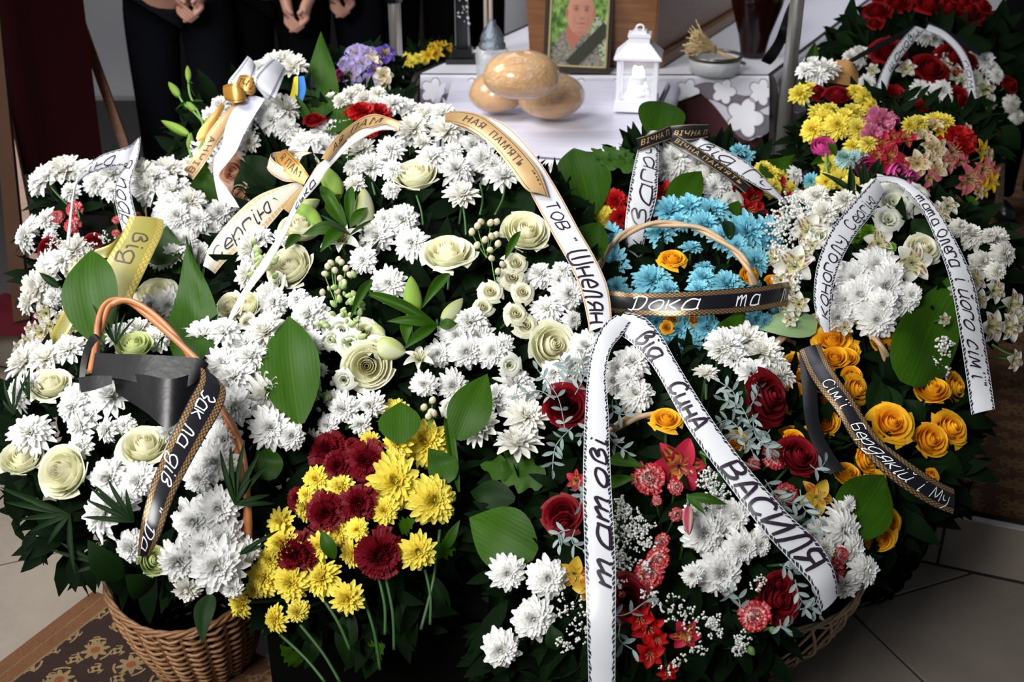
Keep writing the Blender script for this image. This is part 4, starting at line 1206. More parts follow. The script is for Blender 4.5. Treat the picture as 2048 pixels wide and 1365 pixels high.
# white lantern
M['white_plastic'] = plain('white_plastic', (.74, .74, .80), .35)
M['glass'] = None
def glass(name, col=(1, 1, 1), alpha=.16, rough=.05, bmp=0.0):
    m, nt, b = new_mat(name); b.inputs['Base Color'].default_value = (*col, 1); b.inputs['Roughness'].default_value = rough
    b.inputs['Alpha'].default_value = alpha; b.inputs['Specular IOR Level'].default_value = .9
    if bmp: bump(nt, b, noise(nt, coords(nt), 30, 3), bmp, .01)
    return m
M['glass'] = glass('clear_glass'); M['frosted'] = glass('frosted_glass', (.62, .64, .66), .62, .35, .6)
def emis(name, col, s):
    m, nt, b = new_mat(name); b.inputs['Base Color'].default_value = (*col, 1); b.inputs['Emission Color'].default_value = (*col, 1); b.inputs['Emission Strength'].default_value = s; return m
M['led'] = emis('led_glow', (.85, .90, 1.0), 2.6)
lp = at_z(1273, 214, TZ + .012)
lan = thing('lantern', 'small white plastic lantern with a glowing candle inside beside the bread', 'lantern', lp); lan.rotation_euler = (0, 0, R(-9))
g = G(); g.lathe([(.0, 0), (.098, 0), (.098, .004), (.094, .032), (.088, .034), (0, .034)], 4, (0, 0, 0)); 
def rot45(g):
    V = np.concatenate(g.V); c, s = math.cos(PI / 4), math.sin(PI / 4); V2 = V.copy(); V2[:, 0] = c * V[:, 0] - s * V[:, 1]; V2[:, 1] = s * V[:, 0] + c * V[:, 1]; g.V = [V2]; return g
obj('base', rot45(g).mesh('base', M['white_plastic'], False), lan)
for sx in (-1, 1):
    for sy in (-1, 1):
        g = G(); g.box((sx * .057, sy * .057, .095), (.0065, .0065, .066)); obj('post', g.mesh('post', M['white_plastic'], False), lan)
for k in range(4):
    a = k * PI / 2; g = G(); Mx = Matrix.Rotation(a, 3, 'Z')
    g.box(tuple(Mx @ Vector((0, .058, .095))), (.051, .001, .061), Mx); obj('pane', g.mesh('pane', M['glass'], False), lan)
g = G(); g.lathe([(0, .158), (.094, .158), (.104, .162), (.104, .168), (.052, .205), (.046, .207), (.046, .222), (.050, .225), (.050, .233), (.030, .236), (.030, .242), (0, .242)], 4)
obj('roof', rot45(g).mesh('roof', M['white_plastic'], False), lan)
g = G(); g.tube([(.012 * math.cos(t), 0, .248 + .010 * math.sin(t)) for t in np.linspace(0, 2 * PI, 16, endpoint=False)], .0035, 6, closed=True)
obj('ring', g.mesh('ring', M['white_plastic']), lan)
g = G(); g.lathe([(0, .034), (.026, .034), (.027, .095), (.022, .098), (0, .096)], 16); obj('candle', g.mesh('candle', M['white_plastic']), lan)
g = G()
for i in range(120):
    a = rnd.random() * 6.28; z = rnd.random(); rr = .034 * (1 - z * .7)
    ico(g, (rr * math.cos(a), rr * math.sin(a), .042 + z * .085), rnd.uniform(.003, .0065))
o = obj('lights', g.mesh('lights', M['led'], False), lan); o['kind'] = 'stuff'

# grave candle
gp = at_z(985, 166, TZ + .004)
gc = thing('grave_candle', 'square clear glass grave candle with an ornate metal lid behind the bread', 'candle', gp); gc.rotation_euler = (0, 0, R(12))
M['lid_metal'] = plain('pewter', (.22, .25, .30), .32, .7, var=.4, vs=90, bmp=.6)
g = G(); g.lathe([(0, 0), (.044, 0), (.050, .012), (.054, .09), (.050, .118), (.045, .122)], 28, sq=6); obj('jar', g.mesh('jar', M['frosted']), gc)
g = G(); g.lathe([(0, .012), (.034, .012), (.035, .10), (0, .10)], 20); obj('wax', g.mesh('wax', M['white_plastic']), gc)
g = G(); g.lathe([(.046, .120), (.047, .135), (.040, .142), (.042, .152), (.036, .170), (.026, .188), (.016, .200), (.013, .206), (.013, .214), (0, .215)], 20)
obj('lid', g.mesh('lid', M['lid_metal']), gc)
M['blackred'] = plain('black_enamel', (.02, .012, .015), .4); M['redheart'] = plain('red_enamel', (.4, .01, .01), .4)
g = G(); g.box((0, -.0535, .055), (.004, .002, .036)); g.box((0, -.0535, .070), (.017, .002, .004)); ico(g, (0, -.055, .086), .007)
obj('cross', g.mesh('cross', M['blackred'], False), gc)
g = G(); ico(g, (-.004, -.057, .072), .006); obj('heart', g.mesh('heart', M['redheart'], False), gc)

# standing black cross with silvery vines and candles
cp = at_z(925, 122, TZ + .003)
cr = thing('standing_cross', 'tall black cross on a stepped square base behind the grave candle', 'cross', cp)
M['black_gloss'] = plain('black_lacquer', (.008, .008, .010), .18, spec=.7); M['silverm'] = plain('silver_metal', (.55, .55, .56), .3, .9)
g = G(); g.lathe([(0, 0), (.085, 0), (.085, .018), (.058, .022), (.052, .050), (.030, .056), (0, .056)], 4); obj('base', rot45(g).mesh('base', M['black_gloss'], False), cr)
g = G(); g.box((0, 0, .40), (.024, .012, .345)); g.box((0, 0, .56), (.12, .012, .022)); obj('cross', g.mesh('cross', M['black_gloss'], False), cr)
g = G(); rr = random.Random(3)
for i in range(90):
    z = .14 + .5 * rr.random(); x = rr.uniform(-.02, .03); ico(g, (x, -.016 - rr.random() * .01, z), rr.uniform(.003, .007))
for sgn in (-1, 1): g.tube([(sgn * .024, -.014, .06), (sgn * .024, -.014, .74)], .0018, 4)
obj('ornament', g.mesh('ornament', M['silverm'], False), cr)['kind'] = 'stuff'
M['wax_candle'] = plain('wax', (.72, .60, .50), .5)
for i, (x, y, h) in enumerate(((972, 100, .35), (982, 102, .33))):
    P = at_z(x, y, TZ + .003); g = G(); g.lathe([(0, 0), (.008, 0), (.007, h), (.002, h + .006), (0, h + .006)], 10)
    t = thing('taper_candle', ('thin pale taper candle rising behind the metal lid, nearer the cross', 'thin pale taper candle rising behind the metal lid, nearer the portrait')[i], 'candle', P, 'taper candles')
    obj('wax', g.mesh('wax', M['wax_candle']), t)
    g = G(); g.lathe([(0, 0), (.02, 0), (.02, .006), (.010, .012), (.010, .02), (0.008, .02)], 12); obj('holder', g.mesh('holder', M['silverm']), t)

# coffin
def wood_mat(name, a, b_, ang=0.0, rough=.35):
    m, nt, b = new_mat(name); v = coords(nt)
    n = noise(nt, v, 3.0, 4, .6, 1.2, sc3=(1.2, 1.2, 14)); n2 = noise(nt, v, 14, 4, sc3=(1, 1, 20))
    nt.links.new(ramp(nt, n * .75 + n2 * .25, [(.3, a), (.7, b_)]), b.inputs['Base Color']); b.inputs['Roughness'].default_value = rough; bump(nt, b, n2, .08, .003); return m
M['coffin'] = wood_mat('coffin_wood', (.11, .040, .012), (.27, .115, .038))
cf = [at_z(1044, 128, TZ + .01), at_z(1322, 134, TZ + .01)]
cdir = Vector((.40, .916, 0)).normalized(); cc_ = (cf[0] + cf[1]) / 2 + cdir * .95
cof = thing('coffin', 'brown polished wooden coffin behind the portrait on the lace cloth', 'coffin', (cc_.x, cc_.y, TZ + .006))
def loft(name, w0, w1, z0, z1, flare, mat, L=1.9):
    xd = (cf[1] - cf[0]); wfront = xd.length; xd = xd.normalized()
    g = G(); V = []
    for zz, k in ((z0, 0.0), (z1, 1.0)):
        for end, w in ((0, w0), (.35 if False else 1, w1)):
            for s in (-1, 1):
                hw = (w / 2 + flare * k); p = ((cf[0] + cf[1]) / 2 - (Vector((cc_.x, cc_.y, 0)))) + xd * s * hw + cdir * (end * L + (-flare * k if end == 0 else flare * k))
                V.append((p.x, p.y, zz))
    V = np.array(V); V[:, :2] = V[:, :2]
    F = [(0, 1, 5, 4), (1, 3, 7, 5), (3, 2, 6, 7), (2, 0, 4, 6), (4, 5, 7, 6), (0, 2, 3, 1)]
    g.add(V, F); me = g.mesh(name, M[mat], False)
    bm = bmesh.new(); bm.from_mesh(me); bmesh.ops.bevel(bm, geom=bm.edges[:], offset=.006, segments=2, affect='EDGES'); bm.to_mesh(me); bm.free()
    return obj(name, me, cof)
wf = (cf[1] - cf[0]).length
loft('plinth', wf * 1.02, wf * 1.25, 0.0, .045, -.004, 'coffin'); loft('body', wf * .90, wf * 1.15, .045, .30, .012, 'coffin'); loft('lid', wf * .98, wf * 1.22, .305, .345, .0, 'coffin')

# portrait in a dark frame with a gold inner edge and a mourning band
def portrait():
    W, H = .200, .275
    nx, ny = 110, 150
    X, Y = np.meshgrid(np.linspace(0, 1, nx), np.linspace(0, 1, ny))     # x right, y up
    rs = np.random.RandomState(2)
    def sm(n, s):
        gN = rs.rand(n + 3, n + 3); xi = X * n; yi = Y * n * s; x0 = xi.astype(int); y0 = np.minimum(yi.astype(int), n + 1); fx = xi - x0; fy = yi - y0
        fx = fx * fx * (3 - 2 * fx); fy = fy * fy * (3 - 2 * fy)
        return (gN[y0, x0] * (1 - fx) + gN[y0, x0 + 1] * fx) * (1 - fy) + (gN[y0 + 1, x0] * (1 - fx) + gN[y0 + 1, x0 + 1] * fx) * fy
    C = np.zeros((ny, nx, 3)); f = sm(16, 1.0)[..., None]; f2 = sm(34, 1.0)[..., None]
    C[:] = np.array((.03, .10, .02)) * (1 - f) + np.array((.30, .48, .12)) * f; C *= .6 + .8 * f2
    low = (Y < .62)[..., None]; C = np.where(low & (X > .62)[..., None] & (f2 > .45), np.array((.40, .42, .36)), C)
    # jacket: digital camouflage, shoulders
    sh = .54 - 1.35 * (X - .45) ** 2 - .25 * np.abs(X - .45)
    q = rs.rand(60, 44); q2 = rs.rand(22, 16)
    ci = (q[(Y * 59).astype(int), (X * 43).astype(int)] * .55 + q2[(Y * 21).astype(int), (X * 15).astype(int)] * .55)
    camo_ = np.where((ci > .72)[..., None], np.array((.085, .095, .10)), np.where((ci > .5)[..., None], np.array((.30, .28, .24)), np.array((.20, .18, .13))))
    C = np.where((Y < sh)[..., None], camo_, C)
    sh2 = np.exp(-((X - .42) / .10) ** 2) 
    neck = (np.abs(X - .42) < .13 + .05 * np.abs(Y - .5)) & (Y > .20) & (Y < .5) & (Y > .20 + 1.1 * np.abs(X - .42))
    C = np.where(neck[..., None], np.array((.42, .15, .10)), C)
    def ell(cx, cy, rx, ry): return ((X - cx) / rx) ** 2 + ((Y - cy) / ry) ** 2
    hx, hy = .53, .66
    face = ell(hx, hy, .245, .285)
    skin = np.array((.50, .235, .165)); shade = np.clip(1.12 - .55 * (X - .42) - .25 * (.8 - Y), .6, 1.2)[..., None]
    C = np.where((face < 1)[..., None], skin * shade, C)
    C = np.where(((ell(hx, hy + .02, .265, .30) < 1) & (Y > .84))[..., None], np.array((.20, .19, .18)) * (0.7 + .6 * f2), C)
    for sx in (-.25, .24): C = np.where((ell(hx + sx, .655, .030, .055) < 1)[..., None], np.array((.40, .16, .11)), C)
    def soft(cx, cy, rx, ry, col, k=1.0):
        nonlocal C
        w = np.clip(np.exp(-ell(cx, cy, rx, ry) * 1.2) * k, 0, 1)[..., None]; C = C * (1 - w) + np.array(col) * w
    for sx in (-.085, .10):
        soft(hx + sx, .740, .055, .018, (.14, .09, .07), .8); soft(hx + sx, .705, .045, .016, (.16, .08, .06), .9); soft(hx + sx, .702, .018, .010, (.03, .03, .04), .9)
        soft(hx + sx, .675, .05, .018, (.36, .16, .11), .5)
    soft(hx + .03, .655, .022, .07, (.60, .32, .24), .5); soft(hx + .025, .595, .05, .018, (.30, .11, .08), .7)
    soft(hx + .02, .530, .085, .010, (.24, .07, .06), 1.0); soft(hx + .02, .512, .06, .012, (.52, .22, .17), .6); soft(hx + .02, .480, .07, .012, (.32, .13, .09), .4)
    soft(hx - .11, .570, .02, .06, (.34, .13, .09), .5); soft(hx + .14, .570, .02, .06, (.30, .12, .08), .5); soft(hx, .410, .12, .03, (.34, .13, .09), .5)
    V = [((x - .5) * W, 0, y * H) for y in Y[:, 0] for x in X[0]]
    F = [(i * nx + j, i * nx + j + 1, (i + 1) * nx + j + 1, (i + 1) * nx + j) for i in range(ny - 1) for j in range(nx - 1)]
    return V, F, C.reshape(-1, 3), W, H
V, F, C, W, H = portrait()
def print_mat():
    m, nt, b = new_mat('photo_print'); a = nt.nodes.new('ShaderNodeAttribute'); a.attribute_name = 'Col'; nt.links.new(a.outputs['Color'], b.inputs['Base Color']); b.inputs['Roughness'].default_value = .25; return m
M['print'] = print_mat(); M['frame_dark'] = plain('dark_frame', (.035, .022, .015), .3); M['frame_gold'] = plain('gold_edge', (.62, .52, .26), .3, .6)
fp = at_z(1152, 146, TZ + .006)
fr = thing('portrait_frame', 'framed photo of a man in camouflage with a black band across its lower corner', 'picture', fp); fr.rotation_euler = (R(-14), R(3.5), R(4))
obj('photo', mesh('photo', [(x, y - .004, z + .026) for x, y, z in V], F, M['print'], False, C), fr)
fw = .020
for nm, x0, x1, z0, z1 in (('frame_rail', -W / 2 - fw, W / 2 + fw, 0, .020), ('frame_rail', -W / 2 - fw, W / 2 + fw, H + .032, H + .052), ('frame_rail', -W / 2 - fw, -W / 2 - .006, .02, H + .032), ('frame_rail', W / 2 + .006, W / 2 + fw, .02, H + .032)):
    g = G(); g.box(((x0 + x1) / 2, 0, (z0 + z1) / 2), ((x1 - x0) / 2, .010, (z1 - z0) / 2)); obj(nm, g.mesh(nm, M['frame_dark'], False), fr)
for x0, x1, z0, z1 in ((-W / 2 - .006, W / 2 + .006, .020, .026), (-W / 2 - .006, W / 2 + .006, H + .026, H + .032), (-W / 2 - .006, -W / 2, .02, H + .032), (W / 2, W / 2 + .006, .02, H + .032)):
    g = G(); g.box(((x0 + x1) / 2, -.006, (z0 + z1) / 2), ((x1 - x0) / 2, .008, (z1 - z0) / 2)); obj('gold_edge', g.mesh('gold_edge', M['frame_gold'], False), fr)
g = G(); g.box((0, .010, H / 2 + .026), (W / 2 + .01, .003, H / 2 + .02)); g.box((0, .05, .10), (.02, .003, .10), Matrix.Rotation(R(-22), 3, 'X')); obj('backing', g.mesh('backing', M['frame_dark'], False), fr)
g = G(); b0 = Vector((-.025, -.0075, .026)); b1 = Vector((.104, -.0075, .165)); dd = (b1 - b0).normalized(); pw = Vector((-dd.z, 0, dd.x)) * .021
g.add([tuple(b0 - pw), tuple(b0 + pw), tuple(b1 + pw), tuple(b1 - pw), tuple(b0 - pw + Vector((0, .002, 0))), tuple(b0 + pw + Vector((0, .002, 0))), tuple(b1 + pw + Vector((0, .002, 0))), tuple(b1 - pw + Vector((0, .002, 0)))], [(0, 1, 2, 3), (4, 7, 6, 5), (0, 3, 7, 4), (1, 5, 6, 2)])
M['band'] = plain('dark_band', (.022, .025, .012), .6)
obj('mourning_band', g.mesh('mourning_band', M['band'], False), fr)

# holy water bowl and brush
bp = at_z(1428, 146, TZ + .006)
bw = thing('glass_bowl', 'round cut glass bowl with a dark metal rim near the table corner', 'bowl', bp)
g = G(); g.lathe([(0, 0), (.078, 0), (.088, .006), (.092, .055), (.089, .058), (.084, .055), (.080, .010), (0, .008)], 40); obj('bowl', g.mesh('bowl', M['frosted']), bw)
g = G(); g.tube([(.092 * math.cos(a), .092 * math.sin(a), .062) for a in np.linspace(0, 2 * PI, 40, endpoint=False)], .006, 8, closed=True); g.lathe([(.093, .052), (.095, .062), (.093, .068)], 40)
M['rim_metal'] = plain('tarnished_rim', (.16, .15, .12), .3, .8); obj('rim', g.mesh('rim', M['rim_metal']), bw)
g = G(); g.lathe([(0, .03), (.082, .03)], 30); M['water'] = glass('water', (.8, .85, .9), .3, .02); obj('water', g.mesh('water', M['water']), bw)
br = thing('straw_brush', 'small brush of curly pale straw with a wooden handle lying across the bowl', 'brush', bp + Vector((0, 0, .07)))
M['straw'] = plain('straw', (.52, .38, .20), .6, var=.3, vs=60)
g = G(); hd = Vector((.115, .03, -.045)); g.tube([(-.01, 0, .012), tuple(hd)], [.008, .006], 8)
obj('handle', g.mesh('handle', M['straw']), br)
g = G(); rr = random.Random(9)
for i in range(150):
    dx = Vector((-1, rr.uniform(-.5, .5), rr.uniform(-.25, .9))).normalized(); L = rr.uniform(.06, .125); p = Vector((0, rr.uniform(-.012, .012), .015 + rr.uniform(-.01, .012))); pts = [tuple(p)]
    cv = Vector((rr.uniform(-.3, .3), rr.uniform(-.5, .5), rr.uniform(-.4, .6)))
    for k in range(1, 7):
        p = p + (dx + cv * (k / 4) ** 2 * .6).normalized() * L / 6; p.z = max(p.z, .002); pts.append(tuple(p))
    g.tube(pts, .0018, 4)
obj('bristles', g.mesh('bristles', M['straw']), br)['kind'] = 'stuff'

# dark vase with a black ribbon at the right corner
vp = at_z(1505, 112, TZ + .006)
va = thing('dark_vase', 'dark red glass vase beside the right metal pole', 'vase', vp)
M['vase'] = plain('dark_red_glass', (.010, .0015, .0015), .15, spec=.5)
g = G(); g.lathe([(0, 0), (.045, 0), (.052, .004), (.048, .02), (.060, .08), (.095, .19), (.105, .26), (.100, .265), (.09, .2), (.05, .08), (0, .03)], 28); obj('vase', g.mesh('vase', M['vase']), va)

# metal poles of the canopy
M['steel'] = plain('brushed_steel', (.48, .47, .45), .30, .85, var=.25, vs=30)
def pole(x0, y0, x1, y1, d, rad, label, coll=None):
    P1 = at(x1, y1, d); g = G()
    g.tube([(0, 0, 0), (0, 0, 1.9)], rad, 16)
    t = thing('metal_pole', label, 'pole', (P1.x, P1.y, DZ), 'canopy poles')
    obj('tube', g.mesh('tube', M['steel']), t)
    g = G(); g.lathe([(0, 0), (.06, 0), (.06, .01), (rad, .014)], 20); obj('base_plate', g.mesh('base_plate', M['steel']), t)
    if coll:
        g = G(); g.lathe([(rad, 0), (rad * 1.35, 0), (rad * 1.35, .42), (rad, .42)], 16, (0, 0, coll)); obj('sleeve', g.mesh('sleeve', M['black_gloss']), t)
    return P1
pole(790, 0, 797, 205, 3.72, .020, 'left grey metal pole beside the irises', .98)
pp = pole(1597, 0, 1562, 310, 3.55, .021, 'right grey metal pole between the lace cloth and the yellow flowers')
# black bow tied to the right pole
Ribbon('black_bow', [((1586, -8), (1604, -4)), ((1570, 25), (1594, 34)), ((1562, 58), (1588, 66), -.02), ((1570, 88), (1590, 98))], M['r_black'], 'black ribbon bow tied high on the right metal pole', d=(3.45, 3.5), off=0, cat='ribbon', cross=0)
Ribbon('black_ribbon', [((1565, 40), (1585, 30), -.03), ((1550, 80), (1570, 85)), ((1530, 110), (1552, 118)), ((1522, 122), (1540, 130))], M['r_black'], 'short black ribbon tail hanging from the bow by the dark vase', d=(3.5, 3.6), off=0, cat='ribbon', cross=0)

# ------------------------------------------------------------------ easel with a maroon board at the left
M['easel_darkened'] = plain('easel_darkened', (.035, .014, .007), .7, spec=.1, var=.3, vs=9)  # easel wood darkened in colour to offset strong light on the left leg
M['easel'] = wood_mat('easel_wood', (.10, .035, .014), (.22, .085, .035))
ea = at(110, 330, 3.7); eroot = thing('easel', 'brown wooden easel standing at the far left edge', 'easel', (ea.x, ea.y, DZ))
def rod(parent, nm, a, b, w, mat, t=.018):
    a = Vector(a); b = Vector(b); y = (b - a); L = y.length; y.normalize(); x = y.cross(FWD).normalized(); z = x.cross(y)
    g = G(); Mx = Matrix((x, y, z)).transposed(); g.box((0, 0, 0), (w / 2, L / 2, t / 2), Mx); o = obj(nm, g.mesh(nm, M[mat], False), parent); o.location = (a + b) / 2 - parent.location
    return o
def ext(px0, py0, px1, py1, d0, d1, k0, k1):
    a, b = at(px0, py0, d0), at(px1, py1, d1); return a + (b - a) * k0, a + (b - a) * k1
rod(eroot, 'leg', *ext(183, 105, 252, 298, 3.95, 3.95, -1.5, 2.1), .030, 'easel')
rod(eroot, 'leg', *ext(-4, 130, 38, 560, 3.45, 3.25, -1.2, 1.18), .045, 'easel_darkened')
rod(eroot, 'leg', *ext(20, 265, 75, 540, 3.62, 3.5, -1.2, 1.3), .026, 'easel')
bd = thing('maroon_board', 'tall very dark maroon board leaning on the easel', 'board', at(85, 330, 3.6))
c4 = [at(-60, 345, 3.55), at(208, 338, 3.75), at(135, -260, 3.95), at(-140, -260, 3.75)]
nrm = (c4[1] - c4[0]).cross(c4[3] - c4[0]).normalized()
g = G(); g.add([tuple(p - bd.location) for p in c4] + [tuple(p - bd.location - nrm * .03) for p in c4], [(0, 1, 2, 3), (7, 6, 5, 4), (0, 4, 5, 1), (1, 5, 6, 2), (2, 6, 7, 3), (3, 7, 4, 0)])
obj('panel', g.mesh('panel', M['maroon_board'], False), bd)
cl = G(); Pc = at_z(20, 640, DZ)
cl_v = []; nq = 14
for i in range(nq + 1):
    for j in range(nq + 1):
        u_, v_ = i / nq - .5, j / nq - .5
        cl_v.append((Pc.x + u_ * .55, Pc.y + v_ * .3, DZ + .012 + .05 * max(0, 1 - 4.5 * (u_ * u_ + v_ * v_)) * (1 + .6 * math.sin(u_ * 22) * math.sin(v_ * 17))))
cl.add(cl_v, [(i * (nq + 1) + j, (i + 1) * (nq + 1) + j, (i + 1) * (nq + 1) + j + 1, i * (nq + 1) + j + 1) for i in range(nq) for j in range(nq)])
tag(obj('red_cloth', cl.mesh('red_cloth', plain('red_cloth', (.05, .003, .007), .85, spec=.1))), 'crumpled dark red cloth on the floor at the foot of the easel', 'cloth')

# stand of the far wreath at the right
M['pale_wood'] = wood_mat('pale_wood', (.28, .17, .09), (.42, .28, .16))
sp_ = at(2000, 200, 4.0); sr = thing('wreath_stand', 'pale wooden stand leg behind the white and red wreath', 'stand', (sp_.x, sp_.y, DZ))
rod(sr, 'leg', at(2012, 60, 4.1), at(1998, 420, 4.1), .022, 'pale_wood'); rod(sr, 'leg', at(1850, 60, 4.2), at(1790, 420, 4.2), .022, 'pale_wood')
rod(sr, 'crossbar', at(1990, 250, 4.1), at(1840, 250, 4.2), .02, 'pale_wood')

# ------------------------------------------------------------------ people: one continuous skin mesh, clothes over it
M['skin'] = plain('skin', (.42, .21, .15), .5, var=.12, vs=30)
M['cloth_black'] = plain('black_wool', (.0025, .0025, .0035), .95, spec=.05, var=.4, vs=5)
M['cloth_char'] = plain('charcoal_wool', (.0055, .006, .009), .95, spec=.05, var=.35, vs=5)
M['cloth_navy'] = plain('navy_wool', (.003, .005, .011), .95, spec=.05, var=.35, vs=5)
M['shoe'] = plain('black_leather', (.008, .008, .009), .25)
M['hair'] = plain('dark_hair', (.03, .022, .018), .6)
def skin_mesh(name, verts, edges, radii, mat, root=0, lev=2):
    me = bpy.data.meshes.new(name + '_frame'); me.from_pydata([tuple(v) for v in verts], edges, [])
    o = bpy.data.objects.new(name + '_frame', me); COL.objects.link(o)
    o.modifiers.new('skin', 'SKIN'); sv = me.skin_vertices[0].data
    for i, r in enumerate(radii): sv[i].radius = r if hasattr(r, '__len__') else (r, r); sv[i].use_root = (i == root)
    s = o.modifiers.new('sub', 'SUBSURF'); s.levels = lev
    dg = bpy.context.evaluated_depsgraph_get(); dg.update()
    m2 = bpy.data.meshes.new_from_object(o.evaluated_get(dg)); m2.name = name
    bpy.data.objects.remove(o); bpy.data.meshes.remove(me)
    m2.materials.clear(); m2.materials.append(mat); m2.polygons.foreach_set('use_smooth', [True] * len(m2.polygons)); return m2
def person(x, y, z0, rot, label, h=1.76, cl='cloth_black', tr=None, grp='mourners standing in dark clothes', handz=.96, handf=.17, hand_x=0.0):
    k = h / 1.76; tr = tr or cl
    root = thing('person', label, 'person', (x, y, z0), None); root.rotation_euler = (0, 0, rot)
    f = -1  # faces -Y
    V = []; Ed = []; Rr = []
    def add(p, r, link_=None):
        V.append(Vector(p) * k); Rr.append((r * k, r * k) if not hasattr(r, '__len__') else (r[0] * k, r[1] * k))
        if link_ is not None: Ed.append((link_, len(V) - 1))
        return len(V) - 1
    pel = add((0, 0, .95), (.14, .10)); wa = add((0, 0, 1.12), (.13, .095), pel); ch = add((0, .01, 1.32), (.15, .11), wa); nb = add((0, .01, 1.46), .06, ch)
    nk = add((0, 0, 1.53), .052, nb); jw = add((0, -.012, 1.60), (.068, .078), nk); hd_ = add((0, 0, 1.68), (.074, .088), jw); tp = add((0, .005, 1.735), (.05, .06), hd_)
    for s in (-1, 1):
        sh = add((s * .17, .01, 1.42), .055, ch); el = add((s * .25, .03, 1.14), .026, sh)
        wr = add((hand_x + s * .055, -handf, handz + .06), .024, el); pm = add((hand_x + s * .022, -handf - .03, handz + .005), (.036, .020), wr)
        for q in range(4):
            bx = hand_x + s * (.018) ; bz = handz - .005 - .0 * q; off = (q - 1.5) * .018
            p = add((bx + s * .012 + off * .5, -handf - .045 - .002 * q, handz - .03 + off * .25), .0095, pm)
            p = add((bx - s * .015 + off * .5, -handf - .055, handz - .055 + off * .3), .0085, p)
            add((bx - s * .036 + off * .4, -handf - .050, handz - .062 + off * .3), .0075, p)
        p = add((hand_x + s * .030, -handf - .052, handz + .012), .011, pm); add((hand_x + s * .008, -handf - .062, handz - .008), .009, p)
        hp = add((s * .09, 0, .88), .075, pel); kn = add((s * .10, -.01, .48), .052, hp); an = add((s * .105, .02, .10), .036, kn); add((s * .11, -.10, .04), .032, an)
    me = skin_mesh('body', V, Ed, Rr, M['skin'], 0, 1)
    # face: nose and ears are pushed out of the one surface
    for v in me.vertices:
        c = v.co / k
        if c.z > 1.6 and c.y < -.05 and abs(c.x) < .02 and 1.63 < c.z < 1.68: v.co.y -= .014 * k
        if 1.64 < c.z < 1.70 and abs(c.x) > .066 and abs(c.y) < .03: v.co.x *= 1.12
    obj('body', me, root)
    g = G(); V2 = []
    for i in range(9):
        th = PI * .56 * i / 8
        for j in range(18):
            a = 2 * PI * j / 18; rr = 1.08
            V2.append((.078 * rr * math.sin(th) * math.cos(a) * k, (.095 * rr * math.sin(th) * math.sin(a) + .016) * k, (1.672 + .098 * math.cos(th)) * k))
    g.add(V2, [(i * 18 + j, i * 18 + (j + 1) % 18, (i + 1) * 18 + (j + 1) % 18, (i + 1) * 18 + j) for i in range(8) for j in range(18)]); obj('hair', g.mesh('hair', M['hair']), root)
    def s2(nm, nodes, mat, lev=2):
        V = []; Ed = []; Rr = []
        for p, r, l in nodes:
            V.append(Vector(p) * k); Rr.append((r[0] * k, r[1] * k) if hasattr(r, '__len__') else (r * k, r * k))
            if l is not None: Ed.append((l, len(V) - 1))
        obj(nm, skin_mesh(nm, V, Ed, Rr, M[mat], 0, lev), root)
    s2('trousers', [((0, .0, .99), (.165, .125), None), ((-.10, -.005, .84), (.108, .115), 0), ((-.112, -.01, .50), (.088, .092), 1), ((-.116, .01, .10), (.082, .092), 2), ((-.116, .0, .06), (.084, .095), 3),
                    ((.10, -.005, .84), (.108, .115), 0), ((.112, -.01, .50), (.088, .092), 5), ((.116, .01, .10), (.082, .092), 6), ((.116, .0, .06), (.084, .095), 7)], tr)
    s2('jacket', [((0, .005, 1.14), (.185, .135), None), ((0, .005, .94), (.20, .15), 0), ((0, .015, 1.36), (.18, .135), 0), ((0, .015, 1.47), (.085, .08), 2),
                  ((-.19, .015, 1.41), .10, 2), ((-.265, .035, 1.14), .085, 4), ((hand_x - .078, -handf + .035, handz + .075), .062, 5),
                  ((.19, .015, 1.41), .10, 2), ((.265, .035, 1.14), .085, 7), ((hand_x + .078, -handf + .035, handz + .075), .062, 8)], cl)
    for s in (-1, 1):
        g = G(); P = [(s * .115, .05, .05), (s * .118, -.03, .055), (s * .122, -.13, .035), (s * .124, -.17, .028)]
        g.tube([tuple(Vector(p) * k) for p in P], [.042 * k, .046 * k, .036 * k, .018 * k], 12); obj('shoe', g.mesh('shoe', M['shoe']), root)
    return root
def pp_at(px, d): P = at(px, 150, d); return P.x, P.y
x, y = pp_at(372, 4.35); person(x, y, DZ, R(6), 'person in black trousers and coat with clasped hands behind the lily buds', cl='cloth_black', tr='cloth_char', handz=.905, hand_x=.08)
x, y = pp_at(560, 4.55); person(x, y, DZ, R(-4), 'person in black with clasped hands beside the tall broad leaf', cl='cloth_black', handz=.835, hand_x=.14)
x, y = pp_at(672, 4.75); person(x, y, DZ, R(4), 'person in charcoal with hands folded above the irises', cl='cloth_black', tr='cloth_char', handz=.85, hand_x=.06)
x, y = pp_at(850, 5.3); person(x, y, DZ, R(3), 'person in black standing behind the left pole and yellow lilies', cl='cloth_black', handz=.90)
x, y = pp_at(930, 5.7); person(x, y, DZ, R(0), 'person in black standing directly behind the tall black cross', cl='cloth_black', handz=.90)
x, y = pp_at(2085, 4.5); person(x, y, DZ, R(10), 'person in navy at the right edge behind the far wreath', cl='cloth_navy', tr='cloth_black', handz=.90)
# ------------------------------------------------------------------ the flower arrangements
def arr(key, name, label, cat, c, r, dc, sl, b, bz=DZ, group=None):
    P = at(c[0], c[1] + r[1] * .3, dc + .22)
    return Arr(key, thing(name, label, cat, (P.x, P.y, bz), group), c, r, dc, sl, b, bz)
def fl_(ar, txt):
    """'CODE x y size [dir]' separated by ';'"""
    for t in txt.replace('\n', ' ').split(';'):
        p = t.split()
        if len(p) < 4: continue
        flower(ar, p[0], float(p[1]), float(p[2]), float(p[3]), p[4] if len(p) > 4 else '')

